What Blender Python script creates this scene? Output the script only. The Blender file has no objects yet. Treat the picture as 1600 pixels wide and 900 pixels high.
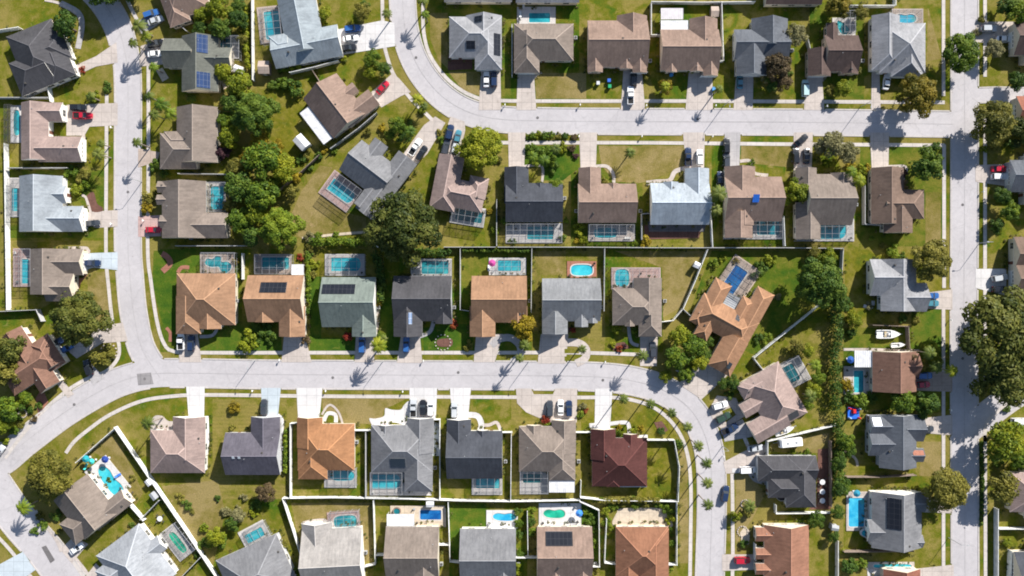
import bpy, bmesh, math, random
from mathutils import Vector, Matrix
from mathutils.geometry import tessellate_polygon

random.seed(7)
SC = bpy.context.scene
COL = SC.collection
S = 0.19          # metres per photo pixel on the ground
CAM_H = 210.0     # flying height of the camera
R = math.radians


def P(px, py, z=0.0):
    """ground plan position of a point seen at photo pixel (px,py) that stands z metres high"""
    k = (CAM_H - z) / CAM_H
    return Vector(((px - 800.0) * S * k, (450.0 - py) * S * k, z))


# ------------------------------------------------------------------ materials
MATS = {}


def new_mat(name):
    m = bpy.data.materials.new(name)
    m.use_nodes = True
    nt = m.node_tree
    b = nt.nodes['Principled BSDF']
    b.inputs['Specular IOR Level'].default_value = 0.25
    return m, nt, b


def ramp(nt, fac, stops):
    r = nt.nodes.new('ShaderNodeValToRGB')
    e = r.color_ramp.elements
    while len(e) < len(stops):
        e.new(0.5)
    for i, (p, c) in enumerate(stops):
        e[i].position = p
        e[i].color = (*c, 1)
    nt.links.new(fac, r.inputs['Fac'])
    return r.outputs['Color']


def noise(nt, scale, detail=3, rough=0.55, vec=None, dist=0.0):
    n = nt.nodes.new('ShaderNodeTexNoise')
    n.inputs['Scale'].default_value = scale
    n.inputs['Detail'].default_value = detail
    n.inputs['Roughness'].default_value = rough
    n.inputs['Distortion'].default_value = dist
    if vec is None:
        g = nt.nodes.new('ShaderNodeNewGeometry')
        vec = g.outputs['Position']
    nt.links.new(vec, n.inputs['Vector'])
    return n.outputs['Fac']


def mix(nt, a, b, fac, mode='MIX'):
    n = nt.nodes.new('ShaderNodeMix')
    n.data_type = 'RGBA'
    n.blend_type = mode
    for sock, v in ((n.inputs[6], a), (n.inputs[7], b)):
        if isinstance(v, (tuple, list)):
            sock.default_value = (*v[:3], 1)
        else:
            nt.links.new(v, sock)
    if isinstance(fac, (int, float)):
        n.inputs[0].default_value = fac
    else:
        nt.links.new(fac, n.inputs[0])
    return n.outputs[2]


def mathn(nt, op, a, b):
    n = nt.nodes.new('ShaderNodeMath')
    n.operation = op
    for i, v in enumerate((a, b)):
        if isinstance(v, (int, float)):
            n.inputs[i].default_value = v
        else:
            nt.links.new(v, n.inputs[i])
    return n.outputs[0]


def sc(c, k):
    return tuple(min(1.0, x * k) for x in c)


def bump(nt, b, h, strength, dist):
    n = nt.nodes.new('ShaderNodeBump')
    n.inputs['Strength'].default_value = strength
    n.inputs['Distance'].default_value = dist
    nt.links.new(h, n.inputs['Height'])
    nt.links.new(n.outputs['Normal'], b.inputs['Normal'])


def mat_plain(name, col, rough=0.6, metal=0.0, spec=0.25, vary=0.12, scale=1.3):
    if name in MATS:
        return MATS[name]
    m, nt, b = new_mat(name)
    f = noise(nt, scale, 4)
    c = ramp(nt, f, [(0.3, sc(col, 1 - vary)), (0.7, sc(col, 1 + vary))])
    nt.links.new(c, b.inputs['Base Color'])
    b.inputs['Roughness'].default_value = rough
    b.inputs['Metallic'].default_value = metal
    b.inputs['Specular IOR Level'].default_value = spec
    MATS[name] = m
    return m


def mat_roof(col):
    key = 'shingle_%d_%d_%d' % tuple(int(x * 1000) for x in col)
    if key in MATS:
        return MATS[key]
    m, nt, b = new_mat(key)
    tc = nt.nodes.new('ShaderNodeTexCoord')
    big = noise(nt, 0.22, 3)
    mid = noise(nt, 1.1, 4, 0.65)
    fine = noise(nt, 5.0, 3, 0.7)
    c1 = ramp(nt, big, [(0.3, sc(col, 0.86)), (0.7, sc(col, 1.14))])
    c2 = ramp(nt, mid, [(0.3, (0.74, 0.75, 0.76)), (0.7, (1.0, 1.0, 1.0))])
    c3 = ramp(nt, fine, [(0.25, (0.66, 0.66, 0.66)), (0.75, (1.0, 1.0, 1.0))])
    c = mix(nt, c1, c2, 0.8, 'MULTIPLY')
    c = mix(nt, c, c3, 0.75, 'MULTIPLY')
    # courses of shingle: lines by height, running level along each slope
    sep = nt.nodes.new('ShaderNodeSeparateXYZ')
    nt.links.new(tc.outputs['Object'], sep.inputs[0])
    w = mathn(nt, 'FRACT', mathn(nt, 'MULTIPLY', sep.outputs['Z'], 7.0), 0.0)
    cl = ramp(nt, w, [(0.0, (0.72, 0.72, 0.72)), (0.25, (1, 1, 1))])
    c = mix(nt, c, cl, 0.6, 'MULTIPLY')
    # rain streaks and faded runs down each slope
    sn = nt.nodes.new('ShaderNodeSeparateXYZ')
    nt.links.new(tc.outputs['Normal'], sn.inputs[0])
    steep = mathn(nt, 'GREATER_THAN', mathn(nt, 'ABSOLUTE', sn.outputs['X'], 0.0), mathn(nt, 'ABSOLUTE', sn.outputs['Y'], 0.0))
    along = mathn(nt, 'ADD', mathn(nt, 'MULTIPLY', sep.outputs['Y'], steep), mathn(nt, 'MULTIPLY', sep.outputs['X'], mathn(nt, 'SUBTRACT', 1.0, steep)))
    cx = nt.nodes.new('ShaderNodeCombineXYZ')
    nt.links.new(along, cx.inputs['X'])
    nt.links.new(mathn(nt, 'MULTIPLY', sep.outputs['Z'], 0.35), cx.inputs['Y'])
    st = noise(nt, 1.5, 4, 0.7, cx.outputs[0])
    c = mix(nt, c, ramp(nt, st, [(0.30, (0.70, 0.70, 0.71)), (0.5, (0.97, 0.97, 0.97)), (0.72, (1.16, 1.15, 1.13))]), 0.8, 'MULTIPLY')
    nt.links.new(c, b.inputs['Base Color'])
    b.inputs['Roughness'].default_value = 0.92
    b.inputs['Specular IOR Level'].default_value = 0.12
    bump(nt, b, fine, 0.35, 0.05)
    MATS[key] = m
    return m


def mat_grass(name, lush, olive, dry, bias=0.0, scale=1.0, mow=None):
    if name in MATS:
        return MATS[name]
    m, nt, b = new_mat(name)
    big = noise(nt, 0.055 * scale, 4, 0.6, dist=0.6)
    mid = noise(nt, 0.35, 5, 0.65)
    fine = noise(nt, 2.6, 4, 0.75)
    f = mathn(nt, 'ADD', mathn(nt, 'MULTIPLY', big, 0.6), mathn(nt, 'MULTIPLY', mid, 0.4))
    f = mathn(nt, 'ADD', f, bias)
    c = ramp(nt, f, [(0.38, lush), (0.48, olive), (0.585, dry)])
    bare = noise(nt, 0.5, 5, 0.7, dist=1.0)
    cb = ramp(nt, bare, [(0.585, (0, 0, 0)), (0.72, (1, 1, 1))])
    c = mix(nt, c, (dry[0] * 1.5, dry[1] * 1.35, dry[2] * 1.9), mathn(nt, 'MULTIPLY', cb, 0.6))
    if mow is not None:
        wv = nt.nodes.new('ShaderNodeTexWave')
        wv.bands_direction = mow
        wv.inputs['Scale'].default_value = 0.28
        wv.inputs['Distortion'].default_value = 1.5
        g = nt.nodes.new('ShaderNodeNewGeometry')
        nt.links.new(g.outputs['Position'], wv.inputs['Vector'])
        c = mix(nt, c, ramp(nt, wv.outputs['Fac'], [(0.3, (0.84, 0.86, 0.84)), (0.7, (1.08, 1.07, 1.05))]), 0.45, 'MULTIPLY')
    cf = ramp(nt, fine, [(0.28, (0.45, 0.5, 0.45)), (0.7, (1.15, 1.15, 1.1))])
    c = mix(nt, c, cf, 0.75, 'MULTIPLY')
    nt.links.new(c, b.inputs['Base Color'])
    b.inputs['Roughness'].default_value = 0.95
    b.inputs['Specular IOR Level'].default_value = 0.05
    bump(nt, b, fine, 0.7, 0.12)
    MATS[name] = m
    return m


def mat_paving(name, col, stain=0.75, joints=None, jcol=0.75):
    if name in MATS:
        return MATS[name]
    m, nt, b = new_mat(name)
    big = noise(nt, 0.16, 4, 0.6)
    mid = noise(nt, 0.9, 5, 0.7, dist=0.5)
    fine = noise(nt, 6.0, 3, 0.7)
    c = ramp(nt, big, [(0.3, sc(col, 0.9)), (0.7, sc(col, 1.08))])
    c2 = ramp(nt, mid, [(0.3, (stain, stain, stain * 1.02)), (0.62, (1, 1, 1))])
    c = mix(nt, c, c2, 0.8, 'MULTIPLY')
    c3 = ramp(nt, fine, [(0.25, (0.84, 0.84, 0.84)), (0.7, (1, 1, 1))])
    c = mix(nt, c, c3, 0.8, 'MULTIPLY')
    if joints:
        v = nt.nodes.new('ShaderNodeTexVoronoi')
        v.feature = 'DISTANCE_TO_EDGE'
        v.inputs['Scale'].default_value = joints
        g = nt.nodes.new('ShaderNodeNewGeometry')
        nt.links.new(g.outputs['Position'], v.inputs['Vector'])
        j = ramp(nt, v.outputs['Distance'], [(0.0, (jcol,) * 3), (0.05, (1, 1, 1))])
        c = mix(nt, c, j, 0.8, 'MULTIPLY')
    br = nt.nodes.new('ShaderNodeTexBrick')
    br.offset = 0.0
    br.inputs['Color1'].default_value = (1, 1, 1, 1)
    br.inputs['Color2'].default_value = (0.90, 0.90, 0.90, 1)
    br.inputs['Mortar'].default_value = (0.55, 0.55, 0.55, 1)
    br.inputs['Scale'].default_value = 1.0
    br.inputs['Mortar Size'].default_value = 0.06
    br.inputs['Brick Width'].default_value = 2.9
    br.inputs['Row Height'].default_value = 2.9
    g2 = nt.nodes.new('ShaderNodeNewGeometry')
    nt.links.new(g2.outputs['Position'], br.inputs['Vector'])
    c = mix(nt, c, br.outputs['Color'], 0.7, 'MULTIPLY')
    oil = noise(nt, 0.55, 3, 0.6)
    c = mix(nt, c, ramp(nt, oil, [(0.64, (1, 1, 1)), (0.74, (0.66, 0.64, 0.62))]), 0.7, 'MULTIPLY')
    nt.links.new(c, b.inputs['Base Color'])
    b.inputs['Roughness'].default_value = 0.85
    b.inputs['Specular IOR Level'].default_value = 0.15
    bump(nt, b, fine, 0.2, 0.02)
    MATS[name] = m
    return m


def mat_road():
    if 'road' in MATS:
        return MATS['road']
    m, nt, b = new_mat('road')
    col = (0.47, 0.445, 0.452)
    big = noise(nt, 0.07, 4, 0.6)
    mid = noise(nt, 0.6, 6, 0.7, dist=0.8)
    fine = noise(nt, 5.0, 3, 0.75)
    c = ramp(nt, big, [(0.3, sc(col, 0.93)), (0.7, sc(col, 1.07))])
    c = mix(nt, c, ramp(nt, mid, [(0.25, (0.80, 0.80, 0.81)), (0.6, (1, 1, 1))]), 0.75, 'MULTIPLY')
    c = mix(nt, c, ramp(nt, fine, [(0.25, (0.8, 0.8, 0.8)), (0.7, (1.03, 1.03, 1.03))]), 0.8, 'MULTIPLY')
    v = nt.nodes.new('ShaderNodeTexVoronoi')
    v.feature = 'DISTANCE_TO_EDGE'
    v.inputs['Scale'].default_value = 0.11
    g = nt.nodes.new('ShaderNodeNewGeometry')
    vd = nt.nodes.new('ShaderNodeVectorMath')
    vd.operation = 'ADD'
    nn = nt.nodes.new('ShaderNodeTexNoise')
    nn.inputs['Scale'].default_value = 0.6
    nt.links.new(g.outputs['Position'], nn.inputs['Vector'])
    nt.links.new(g.outputs['Position'], vd.inputs[0])
    nt.links.new(nn.outputs['Color'], vd.inputs[1])
    nt.links.new(vd.outputs[0], v.inputs['Vector'])
    cr = ramp(nt, v.outputs['Distance'], [(0.0, (0.82, 0.82, 0.82)), (0.010, (1, 1, 1))])
    c = mix(nt, c, cr, 0.7, 'MULTIPLY')
    spots = noise(nt, 0.9, 2, 0.5)
    c = mix(nt, c, ramp(nt, spots, [(0.70, (1, 1, 1)), (0.78, (0.62, 0.6, 0.6))]), 0.8, 'MULTIPLY')
    nt.links.new(c, b.inputs['Base Color'])
    b.inputs['Roughness'].default_value = 0.88
    b.inputs['Specular IOR Level'].default_value = 0.15
    bump(nt, b, fine, 0.2, 0.02)
    MATS['road'] = m
    return m


def mat_water(name, lite, deep):
    if name in MATS:
        return MATS[name]
    m, nt, b = new_mat(name)
    f = noise(nt, 0.28, 3, 0.5, dist=0.5)
    rip = noise(nt, 1.8, 4, 0.6, dist=1.5)
    c = ramp(nt, f, [(0.36, deep), (0.64, lite)])
    c = mix(nt, c, ramp(nt, rip, [(0.35, (0.72, 0.76, 0.8)), (0.65, (1.1, 1.06, 1.04))]), 0.7, 'MULTIPLY')  # light and dark of the ripples painted into the water colour
    nt.links.new(c, b.inputs['Base Color'])
    b.inputs['Roughness'].default_value = 0.06
    b.inputs['IOR'].default_value = 1.33
    b.inputs['Specular IOR Level'].default_value = 0.5
    bump(nt, b, rip, 0.25, 0.05)
    MATS[name] = m
    return m


def mat_leaf(name, a, b_, c_, trans=0.30):
    if name in MATS:
        return MATS[name]
    m, nt, b = new_mat(name)
    at = nt.nodes.new('ShaderNodeAttribute')
    at.attribute_name = 'tint'
    oi = nt.nodes.new('ShaderNodeObjectInfo')
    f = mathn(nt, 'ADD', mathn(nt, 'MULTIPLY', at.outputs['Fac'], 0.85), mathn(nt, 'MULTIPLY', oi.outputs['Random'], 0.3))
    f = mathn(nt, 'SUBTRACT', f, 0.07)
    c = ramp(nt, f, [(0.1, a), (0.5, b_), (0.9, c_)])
    nt.links.new(c, b.inputs['Base Color'])
    b.inputs['Roughness'].default_value = 0.6
    b.inputs['Specular IOR Level'].default_value = 0.2
    tr = nt.nodes.new('ShaderNodeBsdfTranslucent')
    nt.links.new(c, tr.inputs['Color'])
    mx = nt.nodes.new('ShaderNodeMixShader')
    mx.inputs[0].default_value = trans
    nt.links.new(b.outputs[0], mx.inputs[1])
    nt.links.new(tr.outputs[0], mx.inputs[2])
    nt.links.new(mx.outputs[0], nt.nodes['Material Output'].inputs['Surface'])
    MATS[name] = m
    return m


def mat_screen():
    if 'screen' in MATS:
        return MATS['screen']
    m, nt, b = new_mat('insect_screen')
    b.inputs['Base Color'].default_value = (0.05, 0.055, 0.06, 1)
    b.inputs['Roughness'].default_value = 0.8
    tr = nt.nodes.new('ShaderNodeBsdfTransparent')
    mx = nt.nodes.new('ShaderNodeMixShader')
    mx.inputs[0].default_value = 0.80
    nt.links.new(b.outputs[0], mx.inputs[1])
    nt.links.new(tr.outputs[0], mx.inputs[2])
    nt.links.new(mx.outputs[0], nt.nodes['Material Output'].inputs['Surface'])
    MATS['screen'] = m
    return m


def mat_panel(name, a, line, sx=0.95):
    if name in MATS:
        return MATS[name]
    m, nt, b = new_mat(name)
    tc = nt.nodes.new('ShaderNodeTexCoord')
    br = nt.nodes.new('ShaderNodeTexBrick')
    br.offset = 0.0
    br.inputs['Color1'].default_value = (*a, 1)
    br.inputs['Color2'].default_value = (*sc(a, 1.35), 1)
    br.inputs['Mortar'].default_value = (*line, 1)
    br.inputs['Scale'].default_value = 1.0
    br.inputs['Mortar Size'].default_value = 0.035
    br.inputs['Brick Width'].default_value = sx
    br.inputs['Row Height'].default_value = 1.6
    nt.links.new(tc.outputs['Object'], br.inputs['Vector'])
    nt.links.new(br.outputs['Color'], b.inputs['Base Color'])
    b.inputs['Roughness'].default_value = 0.18
    b.inputs['Specular IOR Level'].default_value = 0.5
    MATS[name] = m
    return m


WHITE = mat_plain('white_paint', (0.78, 0.77, 0.74), 0.5, vary=0.05)
TRIM = mat_plain('trim_paint', (0.66, 0.63, 0.58), 0.5, vary=0.06)
VINYL = mat_plain('white_vinyl', (0.68, 0.68, 0.66), 0.45, vary=0.16, scale=0.7)
WOODF = mat_plain('weathered_wood', (0.22, 0.17, 0.14), 0.85, vary=0.25, scale=2.0)
GREYF = mat_plain('grey_fence', (0.42, 0.42, 0.42), 0.7, vary=0.12)
GLASS = mat_plain('window_glass', (0.02, 0.025, 0.03), 0.08, spec=0.6, vary=0.05)
BLACKP = mat_plain('black_rubber', (0.015, 0.015, 0.016), 0.7, vary=0.05)
BARKM = mat_plain('bark', (0.13, 0.095, 0.07), 0.9, vary=0.25, scale=3)
PALMB = mat_plain('palm_bark', (0.24, 0.2, 0.16), 0.9, vary=0.2, scale=4)
METALW = mat_plain('white_metal', (0.62, 0.62, 0.63), 0.4, vary=0.14, scale=0.8)
CAGEM = mat_plain('cage_aluminium', (0.36, 0.36, 0.37), 0.4, vary=0.1)
METALD = mat_plain('bronze_frame', (0.07, 0.065, 0.06), 0.5, vary=0.05)
METALG = mat_plain('grey_metal', (0.35, 0.36, 0.37), 0.45, vary=0.08)
CHROME = mat_plain('lamp_lens', (0.75, 0.75, 0.72), 0.2, spec=0.6, vary=0.03)
DOORM = mat_plain('door_paint', (0.16, 0.07, 0.05), 0.5, vary=0.1)
SOLARB = mat_panel('blue_solar', (0.022, 0.042, 0.105), (0.13, 0.15, 0.20))
SOLARK = mat_panel('black_solar', (0.012, 0.013, 0.017), (0.05, 0.05, 0.055), 1.2)
SKYPAN = mat_panel('pale_panel', (0.14, 0.2, 0.32), (0.6, 0.62, 0.66), 0.7)

LUSH, OLIVE, DRY = (0.058, 0.110, 0.009), (0.132, 0.134, 0.013), (0.225, 0.182, 0.050)
G_BASE = mat_grass('lawn_olive', LUSH, OLIVE, DRY, 0.02)
G_LOTS = [mat_grass('lawn_green_mown', LUSH, OLIVE, DRY, -0.05, 1.6, 'X'), mat_grass('lawn_tired', LUSH, OLIVE, DRY, 0.06, 1.8, 'Y'), mat_grass('lawn_patchy', LUSH, OLIVE, DRY, 0.01, 3.0),
          mat_grass('lawn_yellowing', (0.085, 0.110, 0.010), (0.150, 0.140, 0.014), (0.225, 0.185, 0.045), 0.0, 2.0, 'DIAGONAL'), mat_grass('lawn_fresh', (0.045, 0.095, 0.010), (0.090, 0.120, 0.012), (0.160, 0.150, 0.025), 0.0, 2.2)]
G_LUSH = mat_grass('lawn_lush', (0.036, 0.088, 0.010), (0.070, 0.120, 0.012), (0.135, 0.140, 0.020), -0.03)
G_DRY = mat_grass('lawn_dry', (0.115, 0.115, 0.016), (0.190, 0.152, 0.042), (0.27, 0.205, 0.085), 0.03)
M_WALK = mat_paving('sidewalk', (0.57, 0.52, 0.48), 0.82)
M_KERB = mat_paving('kerb', (0.52, 0.48, 0.45), 0.85)
PAVE = {
    'cream': mat_paving('drive_cream', (0.53, 0.465, 0.42), 0.76),
    'white': mat_paving('drive_white', (0.64, 0.62, 0.61), 0.85),
    'grey': mat_paving('drive_grey', (0.43, 0.41, 0.41), 0.78),
    'ice': mat_paving('drive_pale_blue', (0.50, 0.56, 0.60), 0.85),
    'tan': mat_paving('paver_tan', (0.46, 0.37, 0.31), 0.8, 2.0),
    'pink': mat_paving('paver_pink', (0.52, 0.36, 0.33), 0.8, 2.0),
    'brick': mat_paving('paver_brick', (0.36, 0.16, 0.11), 0.8, 2.0),
    'deck': mat_paving('deck_stone', (0.56, 0.53, 0.51), 0.85),
    'sand': mat_paving('yard_sand', (0.62, 0.52, 0.40), 0.7),
    'mulch': mat_paving('bark_mulch', (0.17, 0.085, 0.065), 0.6),
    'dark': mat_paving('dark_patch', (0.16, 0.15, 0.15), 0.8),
    'patch': mat_paving('road_patch', (0.27, 0.255, 0.255), 0.8),
}
WATER = {
    'teal': mat_water('water_teal', (0.04, 0.36, 0.40), (0.014, 0.20, 0.26)),
    'turq': mat_water('water_turquoise', (0.06, 0.50, 0.57), (0.02, 0.32, 0.42)),
    'sky': mat_water('water_sky', (0.08, 0.50, 0.66), (0.02, 0.30, 0.52)),
    'blue': mat_water('water_blue', (0.018, 0.16, 0.42), (0.008, 0.08, 0.27)),
    'green': mat_water('water_green', (0.03, 0.48, 0.30), (0.01, 0.24, 0.16)),
    'dark': mat_water('water_dark', (0.012, 0.17, 0.20), (0.006, 0.09, 0.12)),
}


# ------------------------------------------------------------------ mesh builder
class MB:
    def __init__(self):
        self.v, self.f, self.m = [], [], []

    def quad(self, pts, mi=0):
        i = len(self.v)
        self.v += [tuple(p) for p in pts]
        self.f.append(tuple(range(i, i + len(pts))))
        self.m.append(mi)

    def box(self, c, size, mi=0, rz=0.0, taper=1.0):
        cx, cy, cz = c
        hx, hy, hz = size[0] / 2, size[1] / 2, size[2] / 2
        co, si = math.cos(rz), math.sin(rz)
        i = len(self.v)
        for z, k in ((-hz, 1.0), (hz, taper)):
            for x, y in ((-hx, -hy), (hx, -hy), (hx, hy), (-hx, hy)):
                x2, y2 = x * k, y * k
                self.v.append((cx + x2 * co - y2 * si, cy + x2 * si + y2 * co, cz + z))
        for f in ((3, 2, 1, 0), (4, 5, 6, 7), (0, 1, 5, 4), (1, 2, 6, 5), (2, 3, 7, 6), (3, 0, 4, 7)):
            self.f.append(tuple(i + k for k in f))
            self.m.append(mi)

    def tube(self, pts, rads, n=7, mi=0, cap=True):
        pts = [Vector(p) for p in pts]
        rings = []
        for k, p in enumerate(pts):
            d = (pts[min(k + 1, len(pts) - 1)] - pts[max(k - 1, 0)]).normalized()
            a = d.orthogonal().normalized()
            b = d.cross(a)
            i = len(self.v)
            for j in range(n):
                t = 2 * math.pi * j / n
                q = p + (a * math.cos(t) + b * math.sin(t)) * rads[k]
                self.v.append(tuple(q))
            rings.append(i)
        for k in range(len(rings) - 1):
            for j in range(n):
                j2 = (j + 1) % n
                self.f.append((rings[k] + j, rings[k] + j2, rings[k + 1] + j2, rings[k + 1] + j))
                self.m.append(mi)
        if cap:
            self.f.append(tuple(rings[0] + j for j in reversed(range(n))))
            self.m.append(mi)
            self.f.append(tuple(rings[-1] + j for j in range(n)))
            self.m.append(mi)

    def prism(self, poly, z0, z1, mi=0, side=None):
        """poly: list of (x,y); flat sheet when z0 is None"""
        if sum(poly[i][0] * poly[(i + 1) % len(poly)][1] - poly[(i + 1) % len(poly)][0] * poly[i][1] for i in range(len(poly))) < 0:
            poly = list(reversed(poly))
        n = len(poly)
        top = len(self.v)
        self.v += [(x, y, z1) for x, y in poly]
        tris = tessellate_polygon([[Vector((x, y, 0)) for x, y in poly]])
        for t in tris:
            a, b, c = [Vector(poly[k]) for k in t]
            s = (b - a).x * (c - a).y - (b - a).y * (c - a).x
            t = t if s > 0 else (t[0], t[2], t[1])
            self.f.append(tuple(top + k for k in t))
            self.m.append(mi)
        if z0 is not None:
            bot = len(self.v)
            self.v += [(x, y, z0) for x, y in poly]
            for k in range(n):
                k2 = (k + 1) % n
                self.f.append((bot + k, bot + k2, top + k2, top + k))
                self.m.append(mi if side is None else side)

    def ring(self, outer, inner, z0, z1, mi=0):
        """slab with a hole"""
        vo = [Vector((x, y, 0)) for x, y in outer]
        vi = [Vector((x, y, 0)) for x, y in inner]
        allp = vo + vi
        i0 = len(self.v)
        self.v += [(p.x, p.y, z1) for p in allp]
        for t in tessellate_polygon([vo, vi]):
            a, b, c = [allp[k] for k in t]
            s = (b - a).x * (c - a).y - (b - a).y * (c - a).x
            t = t if s > 0 else (t[0], t[2], t[1])
            self.f.append(tuple(i0 + k for k in t))
            self.m.append(mi)
        for loop, off in ((vo, 0), (vi, len(vo))):
            n = len(loop)
            b0 = len(self.v)
            self.v += [(p.x, p.y, z0) for p in loop]
            for k in range(n):
                k2 = (k + 1) % n
                self.f.append((b0 + k, b0 + k2, i0 + off + k2, i0 + off + k))
                self.m.append(mi)

    def mesh(self, name, mats):
        me = bpy.data.meshes.new(name)
        me.from_pydata(self.v, [], self.f)
        for m in mats:
            me.materials.append(m)
        if len(mats) > 1:
            me.polygons.foreach_set('material_index', self.m)
        me.update()
        return me

    def build(self, name, mats, parent=None, loc=None):
        if not isinstance(mats, (list, tuple)):
            mats = [mats]
        return link(name, self.mesh(name, mats), parent, loc)


def link(name, data, parent=None, loc=None, rz=0.0):
    o = bpy.data.objects.new(name, data)
    COL.objects.link(o)
    if parent is not None:
        o.parent = parent
    if loc is not None:
        o.location = loc
    if rz:
        o.rotation_euler = (0, 0, rz)
    return o


LABELS = {}


def tag(o, label, cat, group=None):
    n = len(label.replace(',', ' ').split())
    if n > 16 or n < 4:
        print('LABEL LENGTH', n, label)
    if label in LABELS:
        print('SAME LABEL', label)
    LABELS[label] = o
    o['label'] = label
    o['category'] = cat
    if group:
        o['group'] = group
    return o


def struct(o, label=None):
    o['kind'] = 'structure'
    if label:
        o['label'] = label
    return o


def thing(name, label, cat, loc=(0, 0, 0), rz=0.0, group=None):
    o = link(name, None, None, loc, rz)
    return tag(o, label, cat, group)


def pts(poly, z=0.0):
    return [tuple(P(x, y, z)[:2]) for x, y in poly]


def catmull(pl, step=3.0):
    out = []
    n = len(pl)
    for i in range(n - 1):
        p0 = pl[max(i - 1, 0)]
        p1, p2 = pl[i], pl[i + 1]
        p3 = pl[min(i + 2, n - 1)]
        d = math.hypot(p2[0] - p1[0], p2[1] - p1[1])
        k = max(1, int(d / step))
        for j in range(k):
            t = j / k
            q = []
            for a in (0, 1):
                q.append(0.5 * ((2 * p1[a]) + (-p0[a] + p2[a]) * t + (2 * p0[a] - 5 * p1[a] + 4 * p2[a] - p3[a]) * t * t
                                + (-p0[a] + 3 * p1[a] - 3 * p2[a] + p3[a]) * t ** 3))
            out.append(tuple(q))
    out.append(tuple(pl[-1]))
    return out


def smooth_closed(poly, per=6):
    n = len(poly)
    out = []
    for i in range(n):
        p0, p1, p2, p3 = poly[i - 1], poly[i], poly[(i + 1) % n], poly[(i + 2) % n]
        for j in range(per):
            t = j / per
            out.append(tuple(0.5 * ((2 * p1[a]) + (-p0[a] + p2[a]) * t + (2 * p0[a] - 5 * p1[a] + 4 * p2[a] - p3[a]) * t * t
                                    + (-p0[a] + 3 * p1[a] - 3 * p2[a] + p3[a]) * t ** 3) for a in (0, 1)))
    return out


def normals(pl):
    out = []
    for i in range(len(pl)):
        a = pl[max(i - 1, 0)]
        b = pl[min(i + 1, len(pl) - 1)]
        dx, dy = b[0] - a[0], b[1] - a[1]
        L = math.hypot(dx, dy) or 1
        out.append((-dy / L, dx / L))
    return out


def ribbon(name, pl_px, width_m, z, mat, thick=None, closed=False):
    pl = [tuple(P(x, y)[:2]) for x, y in pl_px]
    if closed:
        pl = pl + [pl[0]]
    nn = normals(pl)
    mb = MB()
    h = width_m / 2
    for i in range(len(pl) - 1):
        a, b, na, nb = pl[i], pl[i + 1], nn[i], nn[i + 1]
        q = [(a[0] - na[0] * h, a[1] - na[1] * h), (b[0] - nb[0] * h, b[1] - nb[1] * h),
             (b[0] + nb[0] * h, b[1] + nb[1] * h), (a[0] + na[0] * h, a[1] + na[1] * h)]
        mb.quad([(x, y, z) for x, y in q])
        if thick:
            mb.quad([(q[0][0], q[0][1], z - thick), (q[1][0], q[1][1], z - thick), (q[1][0], q[1][1], z), (q[0][0], q[0][1], z)])
            mb.quad([(q[3][0], q[3][1], z), (q[2][0], q[2][1], z), (q[2][0], q[2][1], z - thick), (q[3][0], q[3][1], z - thick)])
    return mb.build(name, mat)


def inside(p, poly):
    x, y = p
    c = False
    n = len(poly)
    for i in range(n):
        x1, y1 = poly[i]
        x2, y2 = poly[i - 1]
        if (y1 > y) != (y2 > y) and x < (x2 - x1) * (y - y1) / (y2 - y1) + x1:
            c = not c
    return c


def dist_pl(p, pl):
    best = 1e9
    for i in range(len(pl) - 1):
        ax, ay = pl[i]
        bx, by = pl[i + 1]
        dx, dy = bx - ax, by - ay
        L = dx * dx + dy * dy or 1e-9
        t = max(0, min(1, ((p[0] - ax) * dx + (p[1] - ay) * dy) / L))
        best = min(best, math.hypot(p[0] - ax - dx * t, p[1] - ay - dy * t))
    return best

# ------------------------------------------------------------------ ground, streets, walks
g = MB()
g.quad([(-1500, -1500, 0), (1500, -1500, 0), (1500, 1500, 0), (-1500, 1500, 0)])
struct(g.build('ground', G_BASE), 'olive lawn ground that runs under the whole neighbourhood')

ROADS = {
    'lower': ([(-60, 745), (0, 722), (40, 690), (100, 645), (160, 609), (200, 592), (240, 584), (300, 583), (420, 585), (640, 586), (850, 587),
               (950, 590), (1010, 600), (1050, 617), (1083, 645), (1103, 685), (1111, 730), (1112, 800), (1109, 900), (1108, 960)], 43),
    'short': ([(95, -60), (135, -25), (163, 5), (184, 42), (196, 85), (200, 130), (200, 240), (200, 380), (203, 430), (209, 490), (222, 545), (250, 590)], 40),
    'upper': ([(627, -60), (629, 0), (633, 45), (644, 85), (664, 121), (694, 153), (732, 175), (780, 186), (860, 189), (1000, 190), (1250, 191), (1490, 194)], 39),
    'straight': ([(1507, -70), (1507, 300), (1506, 500), (1507, 700), (1508, 970)], 41),
    'corner': ([(-25, 735), (25, 808), (75, 866), (120, 930), (150, 980)], 56),
    'spur': ([(1512, 672), (1540, 650), (1600, 608), (1700, 560)], 40),
    'stub': ([(1510, 150), (1560, 148), (1640, 150)], 22),
}
ROADLABEL = {'lower': 'pale grey street that bends through the lower half of the neighbourhood',
             'short': 'pale grey short street running south to the wide junction',
             'upper': 'pale grey upper street sweeping in a bend and running east',
             'straight': 'pale grey straight street running north to south past the big oaks',
             'corner': 'pale grey side street branching southeast with a dark speed table',
             'spur': 'pale grey spur street shaded by the huge oak',
             'stub': 'short pale grey stub street at the crossing'}
RP = {}
for i, (k, (pl, w)) in enumerate(ROADS.items()):
    c = catmull(pl, 6)
    RP[k] = (c, w)
    struct(ribbon('road', c, w * S, 0.020 + 0.004 * i, mat_road()), ROADLABEL[k])

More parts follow.
